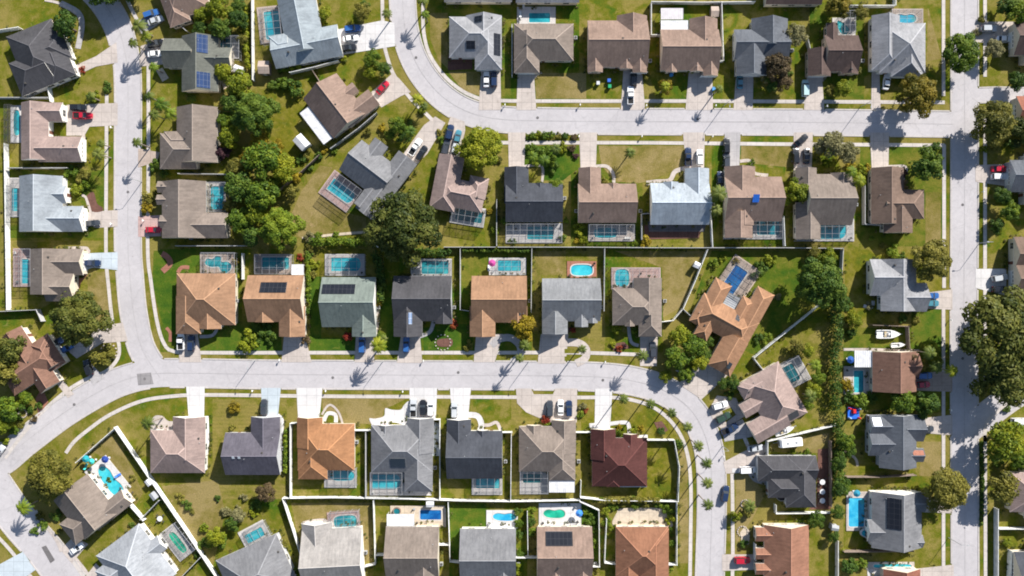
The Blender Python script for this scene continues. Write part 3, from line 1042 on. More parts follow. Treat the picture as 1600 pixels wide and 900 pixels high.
        for q in range(n + 1):
            t = q / max(1, n)
            if long_x:
                mb.box((X0 + 0.06 + (X1 - X0 - 0.12) * t, (Y0 + Y1) / 2, 2.6), (0.07, Y1 - Y0 - 0.04, 0.07))
            else:
                mb.box(((X0 + X1) / 2, Y0 + 0.06 + (Y1 - Y0 - 0.12) * t, 2.6), (X1 - X0 - 0.04, 0.07, 0.07))
        pr = mb.build('patio_roof', fm, root)
        pm = MB()
        pm.box((0, 0, 1.235), (0.1, 0.1, 2.47))
        pme = pm.mesh('post', [METALW])
        for px, py in ((X0 + 0.2, Y0 + 0.2), (X1 - 0.2, Y0 + 0.2), (X1 - 0.2, Y1 - 0.2), (X0 + 0.2, Y1 - 0.2)):
            if zat(px, py) < 0:
                link('post', pme, pr, (px, py, 0))
    # garage door, front door, windows
    DIRS = {'d': (0, -1), 'u': (0, 1), 'l': (-1, 0), 'r': (1, 0)}

    def wall_pt(bi, d, t):
        u0, v0, u1, v1 = BL[bi][:4]
        dx, dy = DIRS[d]
        ins = 0.42
        if dx:
            return ((u1 - ins) if dx > 0 else (u0 + ins), v0 + (v1 - v0) * t)
        return (u0 + (u1 - u0) * t, (v1 - ins) if dy > 0 else (v0 + ins))

    def free(p, d, bi, m=0.9):
        dx, dy = DIRS[d]
        for s_ in (-m, 0, m):
            q = (p[0] + dx * 0.25 + dy * s_, p[1] + dy * 0.25 + dx * s_)
            for j, b in enumerate(BL):
                if j != bi and b[0] + 0.3 <= q[0] <= b[2] - 0.3 and b[1] + 0.3 <= q[1] <= b[3] - 0.3:
                    return False
        return True
    RZ = {'d': 0.0, 'u': math.pi, 'l': -math.pi / 2, 'r': math.pi / 2}
    gp = wall_pt(gar, front, 0.5)
    gd = link('garage_door', GAR, root, (gp[0], gp[1], 0.02), RZ[front])
    placed = False
    for bi in range(len(BL)):
        u0, v0, u1, v1 = BL[bi][:4]
        for d in 'dulr':
            span = (u1 - u0) if d in 'du' else (v1 - v0)
            slots = [0.5] if span < 6 else ([0.25, 0.75] if span < 13 else [0.2, 0.5, 0.8])
            for t in slots:
                p = wall_pt(bi, d, t)
                if not free(p, d, bi):
                    continue
                if d == front and math.hypot(p[0] - gp[0], p[1] - gp[1]) < 4.2:
                    continue
                if d == front and not placed:
                    dr = link('front_door', DOOR, root, (p[0], p[1], 0.03), RZ[d])
                    link('handle', KNOB, dr, (0, 0, 0))
                    placed = True
                    continue
                link('window', WIN, root, (p[0], p[1], 1.55), RZ[d])
    for q in range(rnd.randint(2, 4)):
        for tr in range(20):
            b = rnd.choice(BL)
            x, y = rnd.uniform(b[0] + 1, b[2] - 1), rnd.uniform(b[1] + 1, b[3] - 1)
            z = zat(x, y)
            if z > EAVE + 0.7:
                if q == 0:
                    link('roof_vent', BVENT, ro, (x, y, z))
                else:
                    link('vent_pipe', PIPE, ro, (x, y, z))
                break
    HOUSE[key] = h
    return h


UN, US, LN, LS = 'houses north of the upper street', 'houses south of the upper street', 'houses north of the lower street', 'houses south of the lower street'
BR, WS, ES, WR, ER = 'houses in the bottom row', 'houses west of the short street', 'houses east of the short street', 'houses west of the straight street', 'houses east of the straight street'

# north of the upper street
H('A0', 'silver first house north of upper street', 'silver hipped house with three dark solar arrays, first north of the upper street', 'silver',
  [(702, 26, 784, 90, 'h', 'hh'), (742, 50, 784, 109, 'v', 'nh'), (728, 24, 784, 62, 'v', 'gn')], 'd', 1, group=UN, wall='white',
  panels=[('k', 742, 29, 754, 38), ('k', 729, 68, 743, 79), ('k', 772, 54, 782, 88)])
H('A1', 'brown second house north of upper street', 'brown hipped house with a teal pool behind it, second north of the upper street', 'taupe',
  [(803, 37, 896, 95, 'h', 'hh'), (803, 50, 843, 114, 'v', 'nh')], 'd', 1, group=UN)
H('A2', 'tan third house north of upper street', 'tan gabled house with bare back lawn, third north of the upper street', 'tan',
  [(918, 32, 1012, 105, 'h', 'gg'), (964, 24, 1011, 68, 'v', 'gn'), (918, 86, 942, 113, 'v', 'ng'), (968, 80, 989, 108, 'v', 'ng'), (988, 80, 1011, 114, 'v', 'ng')], 'd', 4, group=UN, wall='peach')
H('A3', 'tan fourth house north of upper street', 'tan gabled house with bright white patio roof, fourth north of the upper street', 'tan',
  [(1032, 46, 1123, 110, 'h', 'gg'), (1077, 29, 1121, 77, 'v', 'gn'), (1040, 97, 1058, 113, 'v', 'ng'), (1078, 90, 1099, 112, 'v', 'ng'), (1098, 92, 1122, 119, 'v', 'ng')], 'd', 4, group=UN,
  flats=[(1033, 31, 1076, 47.5, 'w'), (1033, 12, 1068, 29.5, 'p')])
H('A4', 'charcoal fifth house north of upper street', 'charcoal gabled house with pale grey back slope, fifth north of the upper street', 'slate',
  [(1147, 46, 1232, 93, 'h', 'gg'), (1174, 29, 1231, 72, 'v', 'gn'), (1150, 72, 1198, 118, 'v', 'ng')], 'd', 2, group=UN, wall='grey')
H('A5', 'dark brown sixth house north of upper street', 'dark brown house with a pointed teal pool, sixth north of the upper street', 'dkbrown',
  [(1288, 55, 1341, 112, 'h', 'gg'), (1262, 76, 1298, 119, 'v', 'ng'), (1314, 82, 1341, 116, 'v', 'ng'), (1291, 36, 1309, 80, 'v', 'gn')], 'd', 1, group=UN, wall='tan')
H('A6', 'silver seventh house north of upper street', 'silver house with sky blue pool, at the corner of upper and straight streets', 'silver',
  [(1374, 36, 1446, 114, 'h', 'hh'), (1362, 24, 1406, 110, 'v', 'gh'), (1392, 84, 1442, 120, 'v', 'nh')], 'd', 2, group=UN, wall='white')
# roofs cut by the top edge
H('Z1', 'grey house at the top edge', 'grey roofed house cut by the top edge, above the silver hipped house', 'beige', [(694, -62, 800, 3, 'h', 'gg'), (730, -70, 770, -20, 'v', 'gn')], 'u', 1, group='houses cut by the top edge')
H('Z2', 'pale house at the top edge', 'pale roofed house cut by the top edge, above the teal pool', 'silver', [(806, -62, 905, 4, 'h', 'gg'), (830, -72, 870, -20, 'v', 'gn')], 'u', 1, group='houses cut by the top edge')
H('Z3', 'dark brown house at the top edge', 'dark brown roofed house cut by the top edge, above the brown tree', 'dkbrown', [(1196, -58, 1284, 7, 'h', 'gg'), (1220, -72, 1260, -20, 'v', 'gn')], 'u', 1, group='houses cut by the top edge')
H('T1', 'mauve house at the top edge', 'mauve brown roofed house at the top edge beside two parked blue cars', 'tan',
  [(-34, -36, 36, 28, 'h', 'hh'), (-34, -10, 0, 36, 'v', 'nh')], 'l', 0, -20, (286, -2), group='houses cut by the top edge')
H('T2', 'pale blue grey house', 'pale blue grey gabled house with a large caged turquoise pool at its west side', 'greyblue',
  [(-52, -22, 55, 28, 'h', 'gg'), (-30, -85, 30, 12, 'v', 'gn'), (-54, -24, -24, 14, 'h', 'hn')], 'r', 0, -11, (477, 70), wall='white', group='houses west of the upper street bend')
# west of the short street
H('F1', 'black hipped house', 'black hipped house turned askew at the upper street end, red flower bed beside it', 'black',
  [(-38, -46, 38, 48, 'v', 'hh'), (-50, -6, 10, 50, 'h', 'hn'), (-10, -22, 46, 22, 'h', 'nh'), (2, 8, 42, 50, 'v', 'nh')], 'r', 2, -22, (62, 86), group=WS, wall='white')
H('F2', 'tan first house west of short street', 'tan roofed house with a red pickup on its drive, west of the short street', 'pink',
  [(33, 160, 76, 250, 'v', 'gg'), (55, 160, 98, 190, 'h', 'ng'), (60, 213, 128, 253, 'h', 'ng')], 'r', 2, group=WS, wall='white')
H('F3', 'white second house west of short street', 'white blue roofed house with a long caged pool, west of the short street', 'ashblue',
  [(30, 275, 98, 362, 'v', 'gg'), (66, 322, 130, 362, 'h', 'ng'), (60, 290, 104, 318, 'h', 'ng')], 'r', 1, group=WS, wall='white')
H('F4', 'taupe third house west of short street', 'taupe roofed house with brick terrace and pale blue drive, west of the short street', 'taupe',
  [(47, 389, 106, 460, 'v', 'gg'), (70, 389, 130, 430, 'h', 'ng'), (72, 425, 116, 471, 'h', 'ng')], 'r', 1, group=WS)
H('F5', 'brown hipped house at the junction', 'brown hipped house turned askew at the wide street junction', 'rust',
  [(-48, -24, 48, 24, 'h', 'hh'), (-18, -62, 20, 4, 'v', 'gn'), (-12, 6, 24, 44, 'v', 'ng'), (14, -30, 48, 20, 'v', 'hn')], 'r', 0, -33, (50, 572), group=WS, wall='cream')
H('L6', 'brown house with the kidney pool', 'brown gabled house turned askew with a bright kidney pool on white paving', 'taupe',
  [(-40, -38, 38, 30, 'h', 'gg'), (12, -64, 40, 4, 'v', 'gn'), (-6, 6, 36, 46, 'v', 'nh')], 'd', 2, 51.5, (132, 795), group='askew houses in the bottom corner')
H('L7', 'white house with the caged green pool', 'white grey roofed house turned askew with a caged dark green pool', 'pale',
  [(-36, -42, 62, 42, 'h', 'hg'), (-4, -54, 22, 4, 'v', 'gn'), (-18, 10, 24, 58, 'v', 'nh')], 'd', 2, 53, (205, 872), group='askew houses in the bottom corner', wall='white')
H('L8', 'slate house in the bottom corner', 'slate hipped house turned askew at the bottom edge with a pale tilted pool', 'grey',
  [(-54, -34, 50, 50, 'h', 'hh'), (-4, -2, 48, 70, 'v', 'nh')], 'd', 1, -24, (400, 885), group='askew houses in the bottom corner', wall='grey')
# east of the short street
H('G1', 'sage house with blue solar', 'sage grey house with two blue solar arrays and a caged pool, near the road end', 'sage',
  [(284, 56, 341, 143, 'v', 'gg'), (256, 60, 304, 106, 'h', 'gn'), (304, 74, 362, 112, 'h', 'ng')], 'l', 1, group=ES, panels=[('b', 314, 58, 328, 86), ('b', 314, 116, 331, 140)])
H('G2', 'taupe house east of short street', 'plain taupe house without pool among dense trees, east of the short street', 'taupe',
  [(276, 167, 340, 254, 'v', 'gg'), (250, 208, 308, 264, 'h', 'hn'), (256, 205, 300, 236, 'h', 'hn')], 'l', 1, group=ES)
H('G3', 'grey brown house east of short street', 'grey brown house with three small front gables and a caged pool, east of short street', 'taupe',
  [(253, 283, 322, 372, 'v', 'gg'), (286, 332, 356, 372, 'h', 'ng'), (246, 283, 276, 301, 'h', 'gn'), (245, 304, 282, 320, 'h', 'gn'), (250, 336, 276, 356, 'h', 'gn')], 'l', 4, group=ES)
# south of the upper street
H('B1', 'askew brown house with white patio strip', 'askew brown house with long white patio roof and red car on its drive', 'tan',
  [(-40, -33, 38, 33, 'h', 'gg'), (10, -57, 40, 4, 'v', 'gn'), (-14, -44, 4, 0, 'v', 'gn')], 'u', 1, 52.5, (524, 166), group=US, flats=[(-26, 33.5, 36, 51, 'w')])
H('B2', 'askew grey house with long drive', 'askew grey house with one shaded roof slope and caged oblong pool', 'grey',
  [(2, -52, 38, 60, 'v', 'gg'), (-54, -30, 22, 29, 'h', 'gn'), (-4, 20, 20, 56, 'v', 'ng'), (-40, -46, -14, 0, 'v', 'gn')], 'u', 0, 37.4, (590, 275), group=US, wall='grey',
  panels=[])  # the dark slope is plain shingle turned away from the sun
H('B3', 'tan third house south of upper street', 'tan hipped house with dark caged pool, between the big oak and the lime tree', 'pink',
  [(-38, -52, 2, 34, 'v', 'gh'), (-30, -18, 44, 27, 'h', 'hh'), (16, -28, 46, 6, 'v', 'hn')], 'u', 0, 11, (714, 298), group=US)
H('B4', 'charcoal fourth house south of upper street', 'charcoal gabled house with long caged pool terrace, fourth south of the upper street', 'charcoal',
  [(790, 286, 879, 347, 'h', 'gg'), (788, 261, 826, 318, 'v', 'gn'), (836, 286, 852, 306, 'v', 'gn')], 'u', 1, group=US, wall='grey')
H('B5', 'tan fifth house south of upper street', 'tan brown gabled house with small oblong pool, fifth south of the upper street', 'tan',
  [(903, 287, 994, 348, 'h', 'gg'), (904, 262, 939, 318, 'v', 'gn'), (950, 286, 966, 305, 'v', 'gn')], 'u', 1, group=US)
H('B6', 'white house with blue grey back slope', 'white blue roofed house without pool, sixth south of the upper street', 'ice',
  [(1016, 286, 1108, 351, 'h', 'gg'), (1070, 263, 1108, 318, 'v', 'gn'), (1036, 284, 1060, 305, 'v', 'gn')], 'u', 1, group=US, wall='white')
H('B7', 'mauve house with the blue tarp', 'mauve brown house with a bright blue tarp on its roof ridge', 'tan',
  [(1132, 276, 1221, 346, 'h', 'gg'), (1132, 260, 1180, 312, 'v', 'gn'), (1144, 312, 1178, 352, 'v', 'ng'), (1132, 330, 1176, 372, 'v', 'ng')], 'u', 1, group=US, panels=[('t', 1170, 306.5, 1180, 318)])
H('B8', 'brown grey house with crossing gables', 'brown grey house with crossing front gables and a caged curved pool', 'taupe',
  [(1258, 272, 1331, 352, 'h', 'gg'), (1243, 316, 1282, 374, 'v', 'ng'), (1243, 262, 1276, 312, 'v', 'gn'), (1298, 270, 1330, 318, 'v', 'gn')], 'u', 2, group=US)
H('B9', 'brown ninth house south of upper street', 'brown house without pool at the corner by the round dark tree', 'brown',
  [(1361, 262, 1412, 350, 'v', 'gg'), (1380, 296, 1444, 342, 'h', 'nh'), (1380, 322, 1426, 364, 'v', 'ng')], 'u', 0, group=US)
# north of the lower street
H('C1', 'apricot first house north of lower street', 'apricot hipped house with a freeform pool, first north of the lower street', 'apricot',
  [(276, 427, 368, 508, 'h', 'hh'), (275, 462, 314, 522, 'v', 'nh'), (310, 478, 346, 514, 'v', 'ng')], 'd', 1, group=LN, flats=[(316, 434, 366, 452, 'w')])
H('C2', 'apricot second house north of lower street', 'apricot gabled house with one black solar array, second north of the lower street', 'apricot',
  [(387, 430, 475, 503, 'h', 'gg'), (436, 478, 477, 526, 'v', 'ng'), (398, 478, 428, 503.5, 'v', 'ng')], 'd', 1, group=LN, panels=[('k', 410, 441, 451, 457)], flats=[(455, 413, 474, 429.5, 'w')])
H('C3', 'green grey house', 'green grey roofed house with black solar array, third north of the lower street', 'green',
  [(503, 433, 587, 511, 'h', 'gg'), (550, 478, 588, 526, 'v', 'ng')], 'd', 1, group=LN, panels=[('k', 506, 444, 557, 459)], wall='white')
H('C4', 'dark grey fourth house north of lower street', 'dark grey gabled house with caged oblong pool, fourth north of the lower street', 'black',
  [(615, 431, 706, 502, 'h', 'gg'), (615, 478, 660, 526, 'v', 'ng'), (680, 470, 707, 506, 'v', 'ng')], 'd', 1, group=LN, wall='grey', panels=[('s', 640, 488, 645, 506)])
H('C5', 'apricot fifth house north of lower street', 'apricot gabled house with pale rectangular pool on white deck, fifth north of the lower street', 'apricot',
  [(737, 431, 823, 504, 'h', 'gg'), (734, 478, 774, 526, 'v', 'ng'), (794, 478, 824, 504.5, 'v', 'ng')], 'd', 1, group=LN)
H('C6', 'grey sixth house north of lower street', 'mid grey gabled house with brick edged pool, sixth north of the lower street', 'ash',
  [(847, 435, 938, 502, 'h', 'gg'), (847, 486, 887, 522, 'v', 'ng'), (898, 480, 919, 511, 'v', 'ng'), (918, 488, 934, 505, 'v', 'ng')], 'd', 1, group=LN, wall='grey')
H('C7', 'taupe seventh house north of lower street', 'taupe hipped house with pink terrace and small caged pool, seventh north of lower street', 'taupe',
  [(957, 450, 1033, 508, 'h', 'hh'), (990, 434, 1034, 492, 'v', 'gn'), (998, 490, 1034, 526, 'v', 'nh'), (976, 490, 992, 510, 'v', 'ng')], 'd', 2, group=LN)
H('C8', 'orange house with the royal blue pool', 'orange askew house with royal blue pool, between the two diagonal white fences', 'copper',
  [(-62, -20, 36, 27, 'h', 'hh'), (6, -70, 36, 24, 'v', 'hn'), (-7, -46, 15, 4, 'v', 'hn'), (-58, -50, -29, 2, 'v', 'hn'), (-4, 16, 37, 76, 'v', 'nh'), (-46, 4, -22, 45, 'v', 'nh'), (-62, 4, -44, 30, 'v', 'nh')], 'd', 4, 29, (1145, 505), group=LN,
  panels=[('g', 22, 56, 29, 66), ('d', -2, -15, 5, -6)], flats=[(-28, -40, -8, -19.5, 'g')])
H('C9', 'pink house at the street bend', 'pink hipped house with ring of parked cars at the lower street bend', 'pink',
  [(-28, -50, 38, 42, 'v', 'hh'), (-50, -22, 4, 2, 'h', 'gn'), (-54, 10, 6, 46, 'h', 'gn'), (-38, -50, 0, -24, 'h', 'hn')], 'l', 2, -30, (1208, 627), group='houses along the curve', panels=[('d', -8, 27, 24, 39)])
H('C10', 'charcoal house on the curve', 'charcoal hipped house with curved paved forecourt, inside the street curve', 'black',
  [(1184, 712, 1275, 752, 'h', 'hn'), (1228, 712, 1275, 793, 'v', 'hh'), (1200, 744, 1245, 778, 'h', 'hn')], 'l', 0, group='houses along the curve', wall='grey')
H('C11', 'red brown house on the curve', 'red brown gabled house with small front gables at the bottom edge, right by red car', 'redbrown',
  [(1194, 820, 1264, 930, 'v', 'gg'), (1180, 824, 1228, 846, 'h', 'gn'), (1180, 856, 1228, 874, 'h', 'gn'), (1180, 880, 1228, 898, 'h', 'gn')], 'l', 2, group='houses along the curve')
# south of the lower street
H('D1', 'pink brown first house south of lower street', 'pink brown house without pool on an open lawn, first south of the lower street', 'pink',
  [(235, 672, 320, 739, 'h', 'hh'), (270, 651, 321, 716, 'v', 'gn')], 'u', 1, group=LS, wall='white')
H('D2', 'purple grey second house south of lower street', 'purple grey gabled house with two skylights, second south of the lower street', 'purple',
  [(352, 676, 438, 742, 'h', 'gg'), (392, 651, 438, 712, 'v', 'gn')], 'u', 1, group=LS, wall='grey', panels=[('y', 369, 709, 373, 713), ('y', 378, 709, 382, 713)], flats=[(355, 722, 398, 741, 'p')])
H('D3', 'orange third house south of lower street', 'bright orange hipped house with small caged pool, third south of the lower street', 'orange',
  [(465, 662, 554, 735, 'h', 'hh'), (464, 652, 504, 700, 'v', 'gn'), (466, 690, 512, 749, 'v', 'nh')], 'u', 1, group=LS)
H('D4', 'grey fourth house south of lower street', 'grey hipped house with black roof square and wide caged pool, fourth south of lower street', 'grey',
  [(580, 664, 676, 738, 'h', 'hh'), (636, 653, 678, 708, 'v', 'gn'), (632, 700, 676, 768, 'v', 'nh'), (590, 664, 616, 692, 'v', 'gn')], 'u', 1, group=LS, wall='white', panels=[('g', 612, 713, 635, 728)])
H('D5', 'charcoal fifth house south of lower street', 'charcoal gabled house with caged corner pool, fifth south of the lower street', 'charcoal',
  [(698, 673, 785, 748, 'h', 'gg'), (698, 655, 736, 712, 'v', 'gn'), (744, 672, 764, 698, 'v', 'gn')], 'u', 1, group=LS, wall='white')
H('D6', 'taupe sixth house south of lower street', 'taupe hipped house with three cars parked in front and white patio roof', 'taupe',
  [(811, 666, 899, 737, 'h', 'hh'), (858, 700, 899, 751, 'v', 'nh'), (862, 656, 900, 708, 'v', 'gn'), (822, 664, 846, 694, 'v', 'gn')], 'u', 2, group=LS, flats=[(858, 750, 898, 770, 'w')])
H('D7', 'maroon house', 'maroon hipped house with white rear strip, seventh south of the lower street', 'maroon',
  [(925, 684, 1011, 760, 'h', 'hh'), (923, 670, 962, 718, 'v', 'gn'), (974, 678, 996, 716, 'v', 'gn'), (948, 716, 968, 761, 'v', 'nh')], 'u', 1, group=LS, flats=[(969, 748, 1011, 761.5, 'w')])
# bottom row
H('E1', 'beige first house in the bottom row', 'beige gabled house at the bottom edge with caged dark pool', 'beige',
  [(474, 826, 568, 925, 'h', 'gg'), (474, 816, 521, 880, 'v', 'gn'), (494, 880, 520, 930, 'v', 'ng'), (528, 882, 560, 930, 'v', 'ng')], 'd', 2, -3, None, group=BR, wall='white')
H('E2', 'brown second house in the bottom row', 'brown gabled house at the bottom edge with a deep blue oblong pool', 'taupe',
  [(603, 823, 686, 905, 'h', 'gg'), (640, 862, 686, 930, 'v', 'ng')], 'd', 1, group=BR, flats=[(604, 804, 647, 822.5, 'w')])
H('E3', 'grey third house in the bottom row', 'grey gabled house at the bottom edge with white pool deck and sky blue pool', 'grey',
  [(719, 826, 806, 910, 'h', 'gg'), (726, 882, 752, 930, 'v', 'ng'), (768, 880, 806, 930, 'v', 'ng')], 'd', 2, group=BR, wall='white')
H('E4', 'tan fourth house in the bottom row', 'tan gabled house at the bottom edge with dark solar array and green pool', 'tan',
  [(839, 823, 925, 905, 'h', 'gg'), (856, 872, 880, 930, 'v', 'ng'), (896, 876, 925, 930, 'v', 'ng')], 'd', 2, group=BR, panels=[('k', 852, 829, 894, 848)])
H('E5', 'orange fifth house in the bottom row', 'orange brown hipped house at the bottom edge with a sandy back yard', 'sienna',
  [(962, 823, 1044, 900, 'h', 'hh'), (1000, 826, 1045, 930, 'v', 'hg'), (964, 872, 998, 930, 'v', 'ng')], 'd', 1, group=BR)
# west of the straight street
H('H1', 'light grey first house west of straight street', 'light grey house facing the straight street beside a big olive tree', 'silver',
  [(1376, 405, 1432, 486, 'v', 'gg'), (1359, 405, 1406, 462, 'h', 'gn'), (1400, 442, 1448, 487, 'h', 'ng')], 'r', 2, group=WR, wall='white')
H('H2', 'red brown second house west of straight street', 'red brown house with white patio roof and narrow teal pool beside', 'rust',
  [(1363, 549, 1432, 612, 'v', 'gg'), (1396, 552, 1436, 590, 'h', 'ng')], 'r', 1, group=WR, flats=[(1336, 548, 1363.4, 574, 'w')])
H('H3', 'slate third house west of straight street', 'slate house with pale blue solar panels and one brick coloured roof patch', 'slate',
  [(1374, 648, 1432, 731, 'v', 'gg'), (1357, 672, 1406, 712, 'h', 'gn'), (1400, 648, 1443, 690, 'h', 'ng'), (1400, 700, 1443, 722, 'h', 'ng'), (1358, 648, 1400, 682, 'h', 'gn')], 'r', 2, group=WR, wall='grey',
  panels=[('s', 1361, 652, 1374, 664), ('o', 1424, 703, 1441, 710)])
H('H4', 'grey fourth house west of straight street', 'grey house with long sky blue pool, half under the olive tree', 'grey',
  [(1362, 768, 1440, 856, 'v', 'gg'), (1355, 812, 1406, 846, 'h', 'gn'), (1400, 770, 1446, 800, 'h', 'ng'), (1400, 836, 1442, 856, 'h', 'ng')], 'r', 2, group=WR, wall='white', panels=[('k', 1380, 774, 1398, 822)])
H('H5', 'brick red house at the bottom edge', 'brick red roofed house cut by the bottom edge beside a teal pool', 'red',
  [(1380, 889, 1438, 960, 'v', 'gg'), (1366, 905, 1410, 950, 'h', 'gn')], 'r', 0, group=WR)
# east of the straight street
H('I0', 'dark brown house at the east edge', 'dark brown roof cut by the edge beside two parked cars, top of straight street', 'dkbrown', [(1584, 34, 1680, 86, 'h', 'gg'), (1600, 20, 1650, 100, 'v', 'gg')], 'l', 0, group=ER)
H('I6', 'red roofed house at the east edge', 'reddish roof cut by the edge beside the stub street crossing', 'red', [(1588, 150, 1680, 200, 'h', 'gg'), (1610, 150, 1660, 230, 'v', 'gg')], 'l', 0, group=ER)
H('I1', 'slate house at the east edge', 'slate roof cut by the edge beside a red car and white car', 'slate', [(1578, 250, 1680, 300, 'h', 'gg'), (1600, 240, 1660, 320, 'v', 'gg')], 'l', 0, group=ER, wall='grey')
H('I2', 'brown house at the east edge', 'brown roof cut by the edge beside a white concrete drive', 'brown', [(1584, 370, 1680, 424, 'h', 'gg'), (1584, 405, 1640, 466, 'h', 'gg')], 'l', 1, group=ER)
H('I3', 'tan house at the east edge', 'tan roof cut by the edge behind the green street trees', 'pink', [(1578, 738, 1680, 800, 'h', 'hg'), (1600, 720, 1660, 810, 'v', 'gg')], 'l', 0, group=ER)
H('I4', 'black roofed house at the east edge', 'black roof cut by the bottom corner beside white fence', 'charcoal', [(1584, 862, 1680, 930, 'h', 'gg'), (1610, 850, 1660, 940, 'v', 'gg')], 'l', 0, group=ER)

# ------------------------------------------------------------------ pools and screen enclosures
def local_poly(shape, w, h):
    """outline in px, centred"""
    out = []
    if shape == 'r':
        r = min(w, h) * 0.12
        for cx, cy, a0 in ((w / 2 - r, -h / 2 + r, -90), (w / 2 - r, h / 2 - r, 0), (-w / 2 + r, h / 2 - r, 90), (-w / 2 + r, -h / 2 + r, 180)):
            for k in range(4):
                a = R(a0 + k * 30)
                out.append((cx + r * math.cos(a), cy + r * math.sin(a)))
    elif shape == 'e':
        for k in range(24):
            a = 2 * math.pi * k / 24
            c, s_ = math.cos(a), math.sin(a)
            out.append((w / 2 * abs(c) ** 0.6 * (1 if c > 0 else -1), h / 2 * abs(s_) ** 0.6 * (1 if s_ > 0 else -1)))
    elif shape == 'k':
        for k in range(32):
            a = 2 * math.pi * k / 32
            c, s_ = math.cos(a), math.sin(a)
            x = w / 2 * c
            y = h / 2 * s_ * (0.80 + 0.24 * c * c)
            if s_ < 0:
                y += h * 0.13 * math.exp(-(c / 0.35) ** 2)
            else:
                y += h * 0.04 * c
            out.append((x, y))
    elif shape == 'g':   # rectangle with a round step end
        for k in range(13):
            a = R(-90 + 15 * k)
            out.append((w / 2 - h * 0.35 + h * 0.35 * math.cos(a), h / 2 * math.sin(a)))
        out += [(-w / 2, h / 2), (-w / 2, -h / 2)]
    return out


def rot(p, c, ang):
    a = R(ang)
    return (c[0] + p[0] * math.cos(a) - p[1] * math.sin(a), c[1] + p[0] * math.sin(a) + p[1] * math.cos(a))


STEPW = mat_water('water_step', (0.10, 0.52, 0.54), (0.05, 0.42, 0.46))
CHAIRS = []
COPE = mat_plain('pool_coping', (0.52, 0.49, 0.46), 0.7, vary=0.08)


